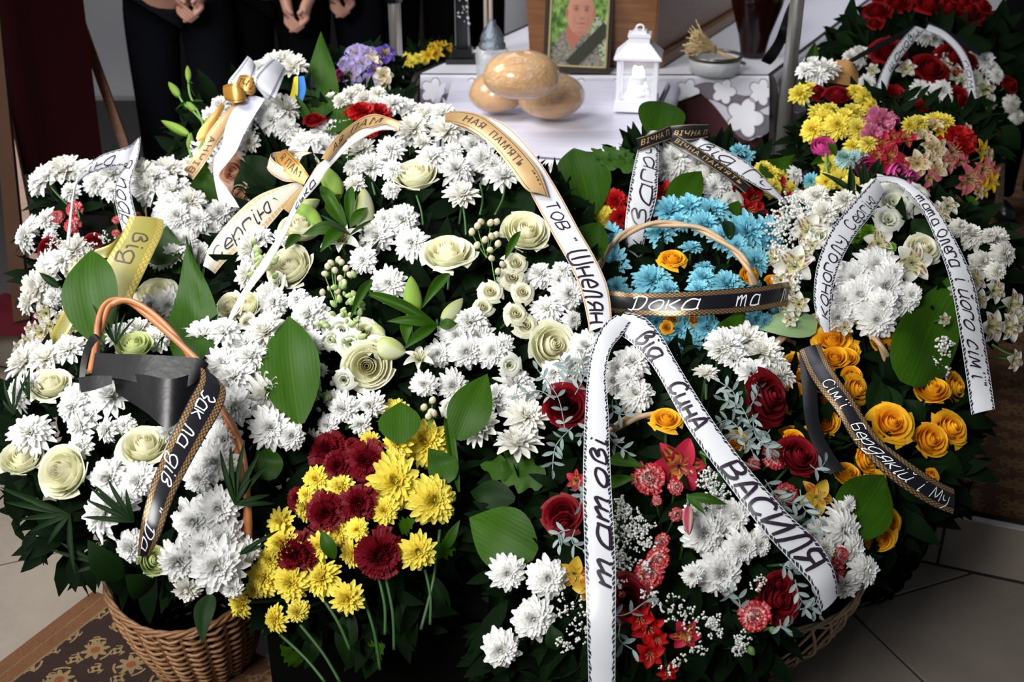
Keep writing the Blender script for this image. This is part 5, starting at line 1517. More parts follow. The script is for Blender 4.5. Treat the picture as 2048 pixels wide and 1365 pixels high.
# 1 left front basket
a1 = arr('a1', 'flower_basket', 'wicker basket of white chrysanthemums and cream roses standing on the rug at the left front', 'flower basket', (300, 880), (320, 300), 1.98, .055, .10, 0.0)
fl_(a1, '''W 57 862 98 u;V 158 853 74 l;W 157 893 58;W 209 862 58 l;W 246 850 50;V 340 866 52 r;R 43 915 82 u;R 124 943 104 ;R 288 890 94 u;
W 213 958 96;W 272 964 86;W 232 1003 90;V 200 1030 100 l;W 259 1098 80;W 386 1045 108;W 436 1018 90;W 446 1076 95;W 356 1128 98;W 434 1137 120;
W 494 1104 62;V 374 1180 62 d;W 464 1180 56;Q 308 1121 60 r;V 45 722 84 ul;V 92 716 80 u;V 134 698 74 u;W 34 788 78 l;R 100 768 78 u;V 164 797 92 u;V 222 790 88 u;
W 140 815 66;V 172 835 58;V 240 668 60 u;V 276 660 66 u;W 186 668 46;W 312 674 62;Q 267 690 72 u;V 408 668 82 u;V 446 662 72 u;W 487 690 104 u;V 530 662 84 u;W 445 725 76;V 500 712 70 u;
V 466 752 84 u;V 500 748 76 u;V 538 752 74 ur;V 536 790 92 r;V 466 815 88 r;W 541 855 90;W 584 872 68;W 447 880 88;W 426 925 96;W 396 958 64;V 378 920 56;V 440 835 50;W 405 1090 60;V 60 765 50;W 395 670 40 u;W 560 700 50 u''')
leaf(a1, 'A', 598, 850, 578, 632, 116, -.02, -.03)
leaf(a1, 'A', 205, 690, 182, 500, 112, .0, -.02); leaf(a1, 'A', 384, 735, 373, 490, 100, .0, -.02)
leaf(a1, 'A', 545, 960, 520, 880, 60, .05, .03); leaf(a1, 'd', 420, 1190, 405, 1290, 42, -.05, -.1); leaf(a1, 'd', 240, 1160, 175, 1080, 60, .05, .0); leaf(a1, 'd', 300, 1180, 250, 1150, 60)
frond(a1, 470, 1010, [(440, 900), (462, 890), (490, 880), (520, 905), (535, 930), (540, 990), (548, 1008), (500, 960)], 11)
frond(a1, 268, 1045, [(180, 975), (188, 970), (215, 958), (172, 1000), (165, 1035), (252, 978)], 10)
frond(a1, 232, 690, [(185, 608), (215, 645), (238, 620), (272, 636), (252, 625), (207, 650)], 6); frond(a1, 28, 830, [(8, 758), (35, 745), (62, 742), (5, 800)], 7); frond(a1, 60, 800, [(60, 735), (40, 760), (50, 745)], 6)
frond(a1, 330, 672, [(312, 700), (326, 650), (345, 655), (322, 705)], 5); frond(a1, 480, 1110, [(520, 1082), (560, 1060), (530, 1090)], 9)
frond(a1, 140, 1030, [(0, 975), (10, 1005), (40, 1040), (60, 1065), (30, 990), (95, 1090), (150, 1150)], 12, dz=.02); frond(a1, 200, 1130, [(150, 1146), (120, 1085), (100, 1100)], 9, dz=.03)
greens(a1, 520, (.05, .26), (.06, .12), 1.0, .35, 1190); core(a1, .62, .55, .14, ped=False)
twist_handle(a1, [(186, 745, .03), (193, 690), (200, 650), (213, 614), (236, 602), (264, 606), (300, 630), (340, 666), (375, 705), (402, 738), (418, 765, .02), (448, 830, .06), (472, 880, .07), (488, 950, .08), (495, 1020, .08), (492, 1090, .12)], .0058, 'wicker_red', dz=-.075, turns=5, amp=.8)
wicker_basket(a1, at_z(412, 1296, .005), at(366, 1135, 2.32), .10, .150, 26, 22, 'wicker', nm='basket', wr=.0043)

# 2 left back arrangement
a2 = arr('a2', 'flower_arrangement', 'spreading bouquet of white chrysanthemums with red edged carnations below the easel at the left', 'bouquet', (210, 500), (230, 230), 2.55, .09, .10, 0)
fl_(a2, '''V 88 354 82 lu;V 126 340 78 u;V 72 368 52 l;W 138 382 46;V 168 338 60 u;W 189 366 58;V 222 346 60 u;W 222 380 46;V 283 346 76 u;V 334 341 78 u;W 292 374 82;V 346 378 72 u;V 310 352 60 u;
W 342 412 84;V 378 402 62;W 396 438 62;W 330 404 70;W 354 430 78;W 440 424 66;V 386 404 56;W 427 459 52;W 88 440 58 l;W 46 474 66 l;W 60 452 50 l;W 98 470 32;W 372 478 56;W 323 516 48;V 348 506 56 u;W 403 503 52;
b 114 433 26;b 147 418 33;b 143 451 33;b 232 440 16;b 231 467 16;b 275 430 14;D 185 482 36;D 95 495 44;V 149 500 76 u;V 120 520 62 u;V 94 534 72 l;V 175 505 50 u;R 154 530 62 ul;V 72 578 88 l;V 54 606 54 l;W 103 595 52;V 90 560 56;
a 88 628 52;a 77 667 52;a 97 654 42;a 145 625 38;a 57 689 52;W 75 702 62;a 150 585 36;a 120 640 36;R 312 586 80 u;W 338 612 76;W 300 610 50;V 320 625 50;a 60 660 36;a 40 700 44;W 110 695 50;a 135 660 34;V 300 470 40;W 360 450 50''')
leaf(a2, 'A', 322, 530, 333, 450, 70, -.03, -.03); leaf(a2, 'A', 345, 545, 372, 500, 44); leaf(a2, 's', 118, 575, 78, 545, 16, -.04, -.06)
leaf(a2, 'd', 280, 330, 300, 320, 20); stems(a2, [[(100, 372), (115, 390), (135, 410)], [(160, 440), (150, 400), (145, 380)]], .002, 'stem')
frond(a2, 400, 585, [(358, 510), (398, 495), (372, 470), (380, 480), (410, 530)], 9); gyps(a2, [(108, 485, 34, 34), (208, 478, 26, 20), (150, 520, 20, 14), (120, 610, 40, 16)])
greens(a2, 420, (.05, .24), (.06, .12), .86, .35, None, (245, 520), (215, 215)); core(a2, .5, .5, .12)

# 3 top left arrangement with lily buds and gold bows
a3 = arr('a3', 'flower_arrangement', 'tall arrangement with lily buds, peach roses and gold and white bows at the upper left', 'bouquet', (520, 290), (180, 180), 2.88, .08, .10)
fl_(a3, '''V 588 132 64 u;V 548 122 56 u;V 520 134 44 u;V 565 118 50 u;W 511 223 66;W 540 238 74;V 572 214 66 ur;W 572 253 54;V 500 254 52 l;V 498 284 46;W 546 206 54;W 438 210 58;V 420 232 40;W 402 300 80;W 376 332 52;W 425 285 72;W 440 330 60;
V 610 288 72 u;V 650 266 74 u;V 682 262 62 u;V 622 312 54;V 652 302 62;V 672 322 50;V 640 285 60 u;P 465 346 74 f;P 480 388 52 f;P 443 512 60 f;P 446 545 50 f;A 628 238 38 u;V 590 272 50 u;W 480 410 40;V 640 325 50;W 470 300 40''')
for b_ in ((377, 162, 375, 131, 12), (358, 193, 337, 164, 16), (391, 223, 373, 204, 16), (377, 270, 322, 241, 19), (378, 298, 382, 265, 14), (404, 317, 407, 275, 15), (424, 262, 412, 236, 18)):
    bud(a3, 'g', *b_)
stems(a3, [[(377, 162), (380, 190), (392, 215), (405, 245)], [(358, 192), (368, 208), (385, 222), (402, 240)], [(378, 298), (384, 318), (392, 342)], [(404, 316), (404, 345)], [(405, 240), (410, 280), (425, 330)], [(377, 268), (380, 280), (384, 300)]], .0035)
leaf(a3, 'l', 383, 205, 350, 220, 7, nm='small_leaf'); leaf(a3, 'l', 388, 212, 408, 202, 7, nm='small_leaf'); leaf(a3, 'l', 380, 172, 388, 168, 5, nm='small_leaf')
leaf(a3, 'A', 628, 245, 642, 62, 80, .0, .0, .1); leaf(a3, 'A', 672, 265, 672, 183, 84, -.04, -.03); leaf(a3, 'A', 405, 425, 405, 318, 58, -.05, -.06); leaf(a3, 'd', 548, 372, 478, 312, 62, 0, -.02)
leaf(a3, 'A', 628, 262, 590, 188, 18); leaf(a3, 'd', 500, 400, 485, 330, 50); leaf(a3, 'A', 360, 420, 355, 370, 40)
greens(a3, 380, (.05, .2), (.07, .13), .92, .35); core(a3, .45, .5, .12)
Ribbon('flag_ribbon', [((592, 205), (604, 205)), ((598, 180), (612, 180)), ((592, 155), (608, 152))], plain('blue_ribbon', (.01, .16, .50), .4), 'narrow blue ribbon', a3, off=-.01, parent=a3.root)
Ribbon('flag_ribbon', [((575, 205), (592, 207)), ((582, 185), (596, 183)), ((588, 155), (596, 152))], plain('yellow_ribbon', (.65, .55, .02), .4), 'narrow yellow ribbon', a3, off=-.012, parent=a3.root)

# 4 central arrangement
a4 = arr('a4', 'funeral_arrangement', 'largest central arrangement of white chrysanthemums, cream roses, lilies and white berries', 'bouquet', (830, 560), (390, 330), 2.28, .085, .10)
fl_(a4, '''V 826 256 76 u;V 852 226 58 u;V 884 226 62 u;V 894 260 76 u;V 845 285 40 u;V 721 302 68 u;W 778 296 64;V 739 332 74 u;W 704 332 42;W 783 338 46;V 710 368 50 u;W 780 377 42;V 862 312 62 u;V 820 275 56 u;
R 829 347 86 u;W 914 336 76;W 968 318 98;W 948 290 72;V 1006 350 72 u;V 923 388 74 u;W 906 300 44;W 990 330 60;W 803 437 80;W 750 470 78;W 821 484 76;W 766 436 50;l 682 478 92 u;R 895 503 98 u;R 602 452 80 u;R 578 533 90;R 1052 462 92;R 1106 690 94;R 734 732 96 f;
R 458 612 54;R 492 612 56;S 491 645 36;W 724 519 62;W 776 566 76;W 538 606 72;W 614 630 92;W 592 598 54;V 498 503 80 l;V 491 552 60 l;V 520 475 56 u;W 545 604 60;V 540 648 66;W 562 470 46;W 616 686 60;W 585 655 54;V 505 530 60 l;
L 527 590 38;L 550 566 34;L 680 662 46;L 700 690 46;L 662 655 38;L 686 762 36;L 660 680 36;S 1034 524 42;S 1026 553 44;S 1047 583 38;S 982 581 42;S 968 612 34;S 1034 626 40;S 1052 650 42;S 728 664 46 f;S 748 690 40;
W 1080 545 72 u;W 1124 538 58 u;W 1140 588 84;W 1092 616 74 u;W 1148 640 48;W 941 640 92 u;W 933 704 82;W 984 704 78;W 877 708 64;W 955 672 74;W 914 672 56;W 847 770 60;W 906 772 66;L 1022 732 36;W 896 668 48;W 684 820 72;W 738 812 66;W 653 852 54;V 720 850 46;W 665 800 50;V 628 880 44;W 1005 690 50;l 838 716 66 u;W 640 740 30;L 905 820 40;W 1120 560 50''')
for b_ in ((676, 394, 642, 329, 40), (640, 456, 580, 392, 36), (825, 636, 822, 552, 38)): bud(a4, 'g', *b_)
for b_ in ((724, 458, 729, 377, 42), (885, 641, 926, 597, 28), (757, 690, 812, 706, 46), (590, 425, 640, 400, 30), (745, 655, 770, 670, 24)): bud(a4, 'w', *b_)
berries(a4, [(650, 548), (655, 533), (662, 526), (683, 525), (692, 537), (700, 550), (680, 557), (688, 565), (675, 583), (645, 585), (670, 541), (677, 520)], 6.5)
berries(a4, [(955, 452), (962, 444), (981, 446), (993, 444), (944, 464), (970, 480), (983, 473), (992, 470), (996, 488), (954, 491)], 7)
berries(a4, [(983, 517), (1005, 529), (996, 543), (980, 500)], 6.5); berries(a4, [(865, 801), (848, 815), (868, 827), (857, 833), (862, 824)], 7)
stock(a4, 694, 622, 70, 46); stock(a4, 525, 520, 40, 24); stock(a4, 634, 790, 40, 20)
for l_ in ((875, 652, 720, 583, 24), (880, 652, 915, 648, 24), (876, 650, 773, 643, 22), (872, 652, 806, 700, 24), (899, 548, 843, 618, 24), (690, 450, 640, 372, 24), (692, 452, 652, 400, 30), (700, 450, 704, 372, 22), (700, 455, 735, 415, 22), (690, 455, 605, 470, 28), (690, 455, 640, 505, 30), (815, 640, 812, 690, 26), (745, 560, 700, 640, 20), (1010, 520, 1042, 462, 16), (600, 470, 570, 500, 22)): leaf(a4, 'l', *l_, -.02, -.03)
for l_ in ((1005, 500, 1030, 360, 110), (1075, 600, 1090, 480, 110), (700, 450, 720, 350, 90), (960, 300, 930, 262, 60), (660, 560, 620, 480, 80), (940, 590, 960, 540, 50), (890, 430, 880, 380, 60), (700, 350, 690, 300, 50), (790, 730, 830, 690, 60)): leaf(a4, 'd', *l_, .12, .10)
leaf(a4, 'A', 914, 880, 975, 748, 86, -.03, -.05); leaf(a4, 'A', 1152, 545, 1200, 444, 76, .02, .03); leaf(a4, 'A', 712, 375, 716, 262, 30, .04, .04)
leaf(a4, 'A', 555, 430, 548, 395, 34); stems(a4, [[(838, 262), (846, 290), (852, 330)], [(890, 285), (892, 320), (888, 350)], [(833, 392), (842, 420), (846, 450)], [(925, 405), (930, 440), (932, 470)], [(740, 350), (750, 390)], [(1010, 370), (1005, 400), (990, 430)], [(898, 550), (896, 580)], [(874, 640), (878, 680)], [(960, 368), (965, 400), (960, 430)]], .0026, 'stem', .02)
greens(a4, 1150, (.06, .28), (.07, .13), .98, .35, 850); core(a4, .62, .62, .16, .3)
frond(a4, 700, 470, [(655, 445), (640, 430), (745, 440)], 8)

# 5 yellow and burgundy bouquet
a5 = arr('a5', 'flower_bouquet', 'bouquet of yellow chrysanthemums and burgundy carnations at the front beside the left basket', 'bouquet', (700, 1030), (240, 260), 2.0, .05, .08, 0)
fl_(a5, '''Y 786 824 92 u;Y 850 885 112;Y 790 888 72 l;Y 790 922 64;Y 790 964 110;Y 868 1002 110;Y 768 1022 64;Y 836 1104 78;Y 703 1109 58 l;Y 640 1154 84 lu;Y 694 1198 70;Y 674 1064 76;Y 714 1060 52;Y 680 972 76 u;Y 630 958 58;Y 606 1016 70 l;Y 562 1088 74;Y 524 1158 84;Y 578 1168 84;Y 480 1208 62 l;Y 547 1240 62 l;Y 592 1226 56;Y 560 1045 60;Y 640 1092 56;Y 535 1120 56;Y 610 990 40;
c 655 900 82;c 676 930 60;c 732 922 84;c 652 1026 80;c 718 1008 74;c 762 1110 98;c 591 1109 88;c 598 1000 50;c 690 938 46;c 705 890 30;Y 505 1180 50;Y 620 1130 40;Y 740 880 40''')
leaf(a5, 'A', 800, 888, 801, 804, 84, -.03, -.05); leaf(a5, 'A', 905, 962, 856, 896, 62, -.03, -.04); leaf(a5, 'A', 918, 985, 889, 800, 20, -.02, -.02); leaf(a5, 'A', 890, 1100, 920, 1040, 22)
leaf(a5, 'l', 670, 1118, 642, 1060, 30, -.03, -.05); leaf(a5, 'l', 690, 860, 735, 846, 10); leaf(a5, 'k', 800, 1060, 830, 1040, 34); leaf(a5, 'k', 600, 1330, 560, 1290, 34, .1, .06, nm='lobed_leaf'); leaf(a5, 'k', 740, 1310, 770, 1290, 40, .1, .08); leaf(a5, 'k', 870, 1110, 915, 1085, 36, .03, .03)
for i, (x, y, x2, y2) in enumerate(((770, 1150, 788, 1300), (757, 1155, 770, 1270), (725, 1190, 760, 1340), (600, 1250, 680, 1365), (560, 1270, 650, 1365), (850, 1140, 860, 1250), (880, 1060, 842, 1260), (640, 1190, 700, 1300))):
    stems(a5, [[(x, y), ((x + x2) / 2 + 6, (y + y2) / 2), (x2, y2)]], .0032, 'stem', .04)
greens(a5, 420, (.07, .30), (.05, .10), 1.08, .35); core(a5, .5, .6, .10, .34)
for l_ in ((700, 1220, 690, 1330, 50), (800, 1200, 830, 1300, 46), (640, 1260, 610, 1340, 40), (860, 1150, 900, 1240, 40), (760, 1280, 730, 1360, 44)): leaf(a5, 'd', *l_, .12, .12)

# 6 front right basket
a6 = arr('a6', 'flower_basket', 'large mixed basket with white chrysanthemums, dark red roses and baby\'s breath at the front right', 'flower basket', (1350, 980), (430, 370), 1.95, .06, .12, 0)
fl_(a6, '''V 1030 768 78 u;V 992 796 72 lu;W 1022 798 66;W 1050 792 60;V 1052 832 96 u;V 960 852 88 ul;V 1034 884 98 U;W 1107 745 64;W 1170 690 76;W 1148 726 72;W 1120 770 60;W 1264 722 80;W 1271 785 86;W 1226 762 60;W 1235 735 50;W 1255 755 50;
D 1133 812 84 f;D 1125 1028 74;D 1130 1050 50 d;e 1152 962 44;D 1536 795 100 r;D 1599 912 80;D 1558 1200 92;D 1560 1170 50;D 1254 1200 84;f 1296 1258 80;f 1300 1310 66;f 1280 1240 60;f 1315 1280 50;e 1372 1272 66;e 1360 934 112 f;f 1335 1345 50;
b 1299 957 64;b 1352 975 30;b 1314 1002 20;b 1354 1030 28;b 1325 1082 28;b 1317 1118 46;b 1297 1150 58;b 1508 926 24;b 1554 912 54;b 1574 990 46;b 1683 1110 30;b 1668 1146 56;b 1510 1234 62 f;b 1585 1130 14;
W 1411 1070 102 f;W 1470 1034 80;W 1488 1098 88;W 1444 1148 112 f;W 1523 1090 56;W 1390 1028 54;W 1385 1152 50;W 1440 1020 50;W 1628 1072 60;W 1692 1060 92 r;V 1680 1032 66 ur;W 1736 1142 82 r;V 1692 1174 66 d;W 1710 1100 74 r;W 1650 1050 50 u;V 1650 1100 50;
W 1015 1148 80 f;W 1096 1158 96 f;W 1067 1240 102 f;W 1001 1302 92 f;V 1452 688 84 u;V 1492 678 80 u;V 1524 702 86 u;V 1470 716 60 u;V 1506 744 68 u;V 1562 748 66 ur;V 1545 722 60 u;V 1412 746 52 U;V 1440 700 60 u;
o 1148 1150 66;o 1172 1180 50;o 1638 994 72;W 1700 1010 40;D 1225 1225 50;b 1245 1190 14;W 1530 1060 40;O 1333 838 56 u;O 1475 880 40;O 1590 880 44''')
bud(a6, 'e', 1450, 926, 1522, 938, 20, 'alstroemeria_bud', -.03); bud(a6, 'e', 1377, 1015, 1378, 1072, 22, 'alstroemeria_bud', -.05); bud(a6, 'e', 1470, 925, 1485, 893, 12, 'alstroemeria_bud', -.03)
bud(a6, 'b', 1498, 1295, 1509, 1312, 16, 'carnation_bud', -.02); bud(a6, 'b', 1540, 1258, 1553, 1264, 14, 'carnation_bud', -.02)
stems(a6, [[(1400, 905), (1430, 922), (1450, 927)], [(1376, 990), (1377, 1016)], [(1412, 770), (1412, 800)]], .003, 'stem', -.02)
leaf(a6, 'l', 1375, 992, 1455, 1010, 20, -.05, -.06); leaf(a6, 'l', 1375, 995, 1412, 1032, 14, -.05, -.06); leaf(a6, 'l', 1440, 928, 1490, 905, 20, -.05, -.05); leaf(a6, 'l', 1220, 920, 1290, 935, 30); leaf(a6, 'l', 1215, 970, 1275, 955, 26); leaf(a6, 'l', 1395, 905, 1412, 935, 14)
leaf(a6, 'A', 1072, 1110, 938, 1036, 128, .03, .0, .1); leaf(a6, 'A', 1680, 1078, 1768, 950, 120, .02, .0); leaf(a6, 'A', 1448, 690, 1490, 614, 58, .04, .03)
leaf(a6, 'A', 1168, 720, 1256, 618, 30, .03, .02); leaf(a6, 'd', 1115, 1300, 1100, 1250, 40, 0.02, .02); leaf(a6, 'd', 1030, 1000, 940, 985, 60, .05, .05); leaf(a6, 'd', 1400, 830, 1290, 800, 60, .1, .1); leaf(a6, 'k', 1090, 960, 960, 930, 70, .08, .06); leaf(a6, 'k', 1060, 900, 1000, 960, 60, .08, .06)
for s_ in ((1130, 860, 1075, 740, 6), (1110, 800, 1040, 792, 5), (1150, 790, 1160, 705, 5), (1145, 855, 1105, 940, 6), (1200, 860, 1160, 880, 4), (1215, 840, 1255, 905, 6), (1225, 800, 1250, 830, 4), (1125, 770, 1120, 715, 5),
           (1470, 820, 1440, 765, 5), (1500, 850, 1445, 800, 6), (1500, 815, 1505, 745, 5), (1505, 830, 1545, 905, 6), (1515, 850, 1505, 905, 5), (1540, 860, 1545, 900, 5), (1480, 860, 1430, 850, 5), (1530, 960, 1600, 1010, 6), (1560, 1000, 1620, 1060, 5), (1600, 980, 1640, 1040, 5), (1490, 900, 1460, 870, 5), (1620, 930, 1650, 925, 3),
           (1140, 1060, 1120, 1090, 4), (1150, 1060, 1165, 1100, 3), (1200, 1230, 1290, 1205, 3), (1240, 1250, 1265, 1300, 3), (1560, 1130, 1600, 1120, 5), (1600, 1220, 1640, 1180, 5), (1590, 1160, 1640, 1230, 6), (1480, 1230, 1450, 1180, 4), (1560, 1240, 1580, 1250, 3), (1160, 960, 1180, 985, 3), (1200, 990, 1160, 1010, 3)):
    sprig(a6, *s_)
gyps(a6, [(1245, 1020, 34, 46), (1275, 1055, 34, 60), (1292, 1088, 24, 34), (1242, 1115, 34, 50), (1250, 1060, 44, 50), (1412, 955, 30, 40), (1425, 985, 26, 30), (1440, 985, 30, 26), (1400, 1010, 20, 14), (1290, 1130, 20, 16), (1235, 1165, 20, 16), (1140, 1215, 40, 24), (1165, 1260, 44, 24), (1130, 1290, 30, 16), (1425, 1245, 26, 26), (1434, 1262, 20, 16), (1480, 1280, 26, 26), (1480, 1300, 20, 18), (1350, 1215, 40, 26), (1380, 1240, 40, 20), (1300, 1195, 30, 20), (1520, 1165, 22, 16), (1345, 1320, 34, 16), (1400, 1300, 30, 14), (1595, 1130, 24, 12), (1430, 1020, 50, 24)])
twist_handle(a6, [(1180, 905), (1215, 868), (1262, 838), (1300, 832), (1345, 838), (1392, 850), (1440, 880, .06), (1500, 960, .1)], .005, 'wicker_pale', dz=.01, turns=4, amp=.8)
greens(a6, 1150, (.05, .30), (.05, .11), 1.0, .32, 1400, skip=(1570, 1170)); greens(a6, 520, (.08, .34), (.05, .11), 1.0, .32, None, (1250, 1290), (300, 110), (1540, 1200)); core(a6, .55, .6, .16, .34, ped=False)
wicker_basket(a6, Vector((.50, 2.10, .005)), Vector((.52, 2.05, .27)), .16, .245, 9, 34, 'wicker_pale', nm='basket', open_weave=True)

# 7 blue basket
a7 = arr('a7', 'flower_basket', 'basket of pale blue chrysanthemums and small yellow roses under a black ribbon', 'flower basket', (1395, 560), (205, 175), 2.42, .09, .10)
fl_(a7, '''B 1340 420 78 u;B 1378 412 62 u;B 1422 420 82 u;B 1320 466 60;B 1408 448 66 u;B 1446 472 62;B 1496 462 84;B 1534 456 64 u;B 1542 482 64;B 1474 490 58;B 1512 522 64;B 1382 496 48 U;B 1222 470 52;B 1228 525 66;B 1203 508 48;B 1232 574 54;B 1304 558 94 u;B 1336 578 60 u;B 1408 554 64 u;B 1454 565 80 u;B 1398 578 60 u;B 1510 570 40;B 1408 532 46 U;
B 1514 638 46;B 1570 632 72 u;B 1312 646 54;B 1356 660 64;B 1415 656 60;B 1344 692 62;B 1402 708 52;B 1382 676 52;B 1600 640 40;B 1530 645 40;B 1545 470 50;B 1360 440 50 u;B 1475 450 50 u;B 1250 590 40;B 1290 660 40;B 1440 600 40;B 1170 690 20;
O 1345 517 50 u;O 1499 550 38;O 1547 561 32 u;O 1217 550 30;O 1389 638 32;O 1345 640 28;O 1333 655 24;O 1205 560 18;O 1500 655 16''')
leaf(a7, 'd', 1460, 480, 1450, 440, 26, -.02, -.02)
twist_handle(a7, [(1193, 560, .02), (1199, 535), (1211, 505), (1240, 475), (1284, 453), (1332, 448), (1390, 455), (1440, 480), (1478, 510), (1498, 540), (1508, 570, .03)], .0052, 'wicker_pale', dz=-.085, turns=6, amp=.7)
greens(a7, 380, (.05, .24), (.05, .11), 1.0, .33); core(a7, .6, .6, .12)
wicker_basket(a7, tuple(a7.core + Vector((0, 0, -.30))), tuple(a7.core + Vector((0, 0, -.05))), .11, .19, 12, 22, 'wicker_pale', nm='basket')

# 8 arrangement before the table, black and white ribbons
a8 = arr('a8', 'flower_arrangement', 'arrangement with white chrysanthemums, red alstroemeria and broad leaves in front of the satin cloth', 'bouquet', (1350, 370), (230, 120), 2.72, .10, .10)
fl_(a8, '''W 1350 316 84;W 1396 326 62;V 1424 344 54;W 1330 332 60;W 1430 376 58;W 1460 402 44;V 1446 360 50;Y 1180 408 62 u;Y 1155 428 62;Y 1192 436 56;Y 1217 440 54;Y 1145 446 52;Y 1160 415 50 u;Y 1528 334 48 u;Y 1561 358 56;Y 1550 374 50;Y 1584 380 46;Y 1540 345 50 u;
f 1455 374 52;f 1506 400 64;f 1518 424 44;f 1565 376 50;r 1232 400 46;f 1331 385 52;r 1243 434 44;f 1236 450 36;f 1500 420 50;f 1576 395 30;r 1325 400 36;r 1310 430 30;B 1477 300 36 u;B 1489 312 44;L 1470 408 40;V 1590 350 40;W 1110 350 40;W 1095 340 40;f 1560 430 24;L 1600 395 30;W 1418 310 40 u''')
leaf(a8, 'A', 1182, 432, 1147, 296, 108, -.04, -.02); leaf(a8, 'A', 1312, 280, 1328, 204, 96, .03, .04); leaf(a8, 'A', 1340, 425, 1403, 342, 66, -.04, -.05); leaf(a8, 'A', 1528, 352, 1591, 309, 56, -.02, -.02)
leaf(a8, 'A', 1455, 440, 1478, 402, 30, -.02, -.02); leaf(a8, 'k', 1230, 340, 1182, 296, 26, -.03, -.03); leaf(a8, 'k', 1262, 345, 1205, 292, 34, -.03, -.03, nm='lobed_leaf'); leaf(a8, 'k', 1262, 342, 1242, 294, 30, -.03, -.03, nm='lobed_leaf'); leaf(a8, 'd', 1060, 345, 1040, 298, 22); leaf(a8, 'd', 1310, 410, 1290, 380, 50)
greens(a8, 380, (.06, .22), (.06, .11), .95, .33); core(a8, .5, .6, .10)

# 9 right wreath
a9 = arr('a9', 'flower_arrangement', 'white arrangement with pompons, lisianthus and alstroemeria under the long white ribbon at the right', 'bouquet', (1790, 545), (255, 215), 2.36, .085, .10)
fl_(a9, '''M 1632 390 74;M 1688 398 66;M 1648 424 80;M 1600 395 50;a 1616 460 76;a 1549 515 54;a 1588 530 84;a 1608 510 52;a 1758 484 62;a 1828 526 84 f;R 1847 497 64;L 1760 390 60;L 1792 400 62;L 1820 394 60;L 1780 436 46;L 1762 374 44;L 1800 380 50;G 1739 464 46;G 1714 476 36;G 1784 494 30;L 1840 388 40;
W 1754 530 94;W 1706 555 88;W 1721 590 92;W 1772 573 96 f;W 1804 603 88;W 1765 608 84;W 1677 636 64;W 1754 640 84;W 1824 590 56;W 1735 620 60;W 1690 600 50;W 1785 545 60;M 1944 466 74 u;M 1922 452 50;M 2000 474 72;M 2014 508 72;M 1970 522 66;M 1996 542 56;M 1980 470 40;
a 1878 426 62;a 1900 410 46;a 1952 559 54;a 1994 582 54;a 1988 654 74;a 2022 656 64;a 2030 610 64;a 2038 640 50;a 2032 722 50;a 1578 577 44;a 1597 608 50;a 1690 655 36;a 1868 455 40;a 1560 560 40;a 1570 610 44;L 1640 470 40;a 1960 600 46;a 1910 580 30;a 1890 640 30;a 1625 490 34;a 1580 640 34''')
leaf(a9, 'A', 1815, 770, 1926, 533, 128, -.05, -.02); leaf(a9, 's', 1700, 395, 1700, 330, 16); frond(a9, 1735, 420, [(1655, 350), (1708, 322), (1720, 318), (1740, 340), (1765, 325), (1785, 345), (1640, 345), (1810, 350)], 15, dz=.03); leaf(a9, 'd', 1830, 470, 1860, 440, 50)
gyps(a9, [(1592, 420, 44, 110), (1560, 450, 36, 60), (1568, 500, 40, 50), (1620, 410, 40, 40), (1590, 560, 26, 16), (1886, 692, 26, 26), (1872, 730, 22, 16), (1890, 745, 18, 12)], big=1.6, dz=.0)
stems(a9, [[(1985, 690), (2010, 705), (2030, 712)], [(1930, 640), (1960, 650), (1985, 655)]], .003, 'stem_pale', .01)
greens(a9, 560, (.05, .24), (.06, .12), .92, .33); core(a9, .5, .55, .12)

# 10 orange roses
a10 = arr('a10', 'flower_basket', 'basket of golden orange roses in deep shade under a black ribbon at the right', 'flower basket', (1735, 860), (215, 240), 2.15, .08, .10, 0.0)
fl_(a10, '''O 1665 680 72;O 1780 677 78 u;O 1637 660 40;O 1715 780 60 r;O 1642 806 60;O 1650 846 54;O 1584 793 64;O 1863 778 68 u;O 1912 776 60 r;O 1785 846 78;O 1864 880 68;O 1904 856 70;O 1588 878 70 u;O 1588 722 36;O 1694 716 44;O 1694 946 52 u;O 1734 918 56 r;O 1864 955 34;O 1768 1048 66;O 1762 1080 54 d;O 1655 1000 40;O 1700 700 36;O 1600 750 30;O 1750 960 40;O 1625 870 40;O 1705 750 40;O 1670 715 50''')
leaf(a10, 'p', 1634, 655, 1502, 652, 66, -.05, -.05, 1.2); leaf(a10, 'd', 1740, 830, 1760, 760, 50, 0, 0); leaf(a10, 'd', 1790, 830, 1770, 770, 40, 0, 0); leaf(a10, 'd', 1850, 840, 1800, 800, 40, .02, .02)
for l_ in ((1800, 950, 1850, 1010, 60), (1850, 900, 1930, 960, 50), (1700, 1000, 1680, 920, 60), (1650, 730, 1700, 690, 40), (1900, 820, 1940, 760, 40)): leaf(a10, 'd', *l_, .05, .05)
twist_handle(a10, [(1550, 690, .04), (1585, 660), (1632, 634), (1668, 631), (1704, 641), (1735, 662), (1760, 690), (1775, 720, .05)], .0052, 'wicker_pale', dz=-.04, turns=4, amp=.7)
greens(a10, 560, (.05, .26), (.06, .12), 1.02, .35); core(a10, .6, .6, .14, ped=False)
wicker_basket(a10, (.84, 2.28, .005), (.80, 2.18, .35), .10, .16, 14, 22, 'pot', nm='basket')

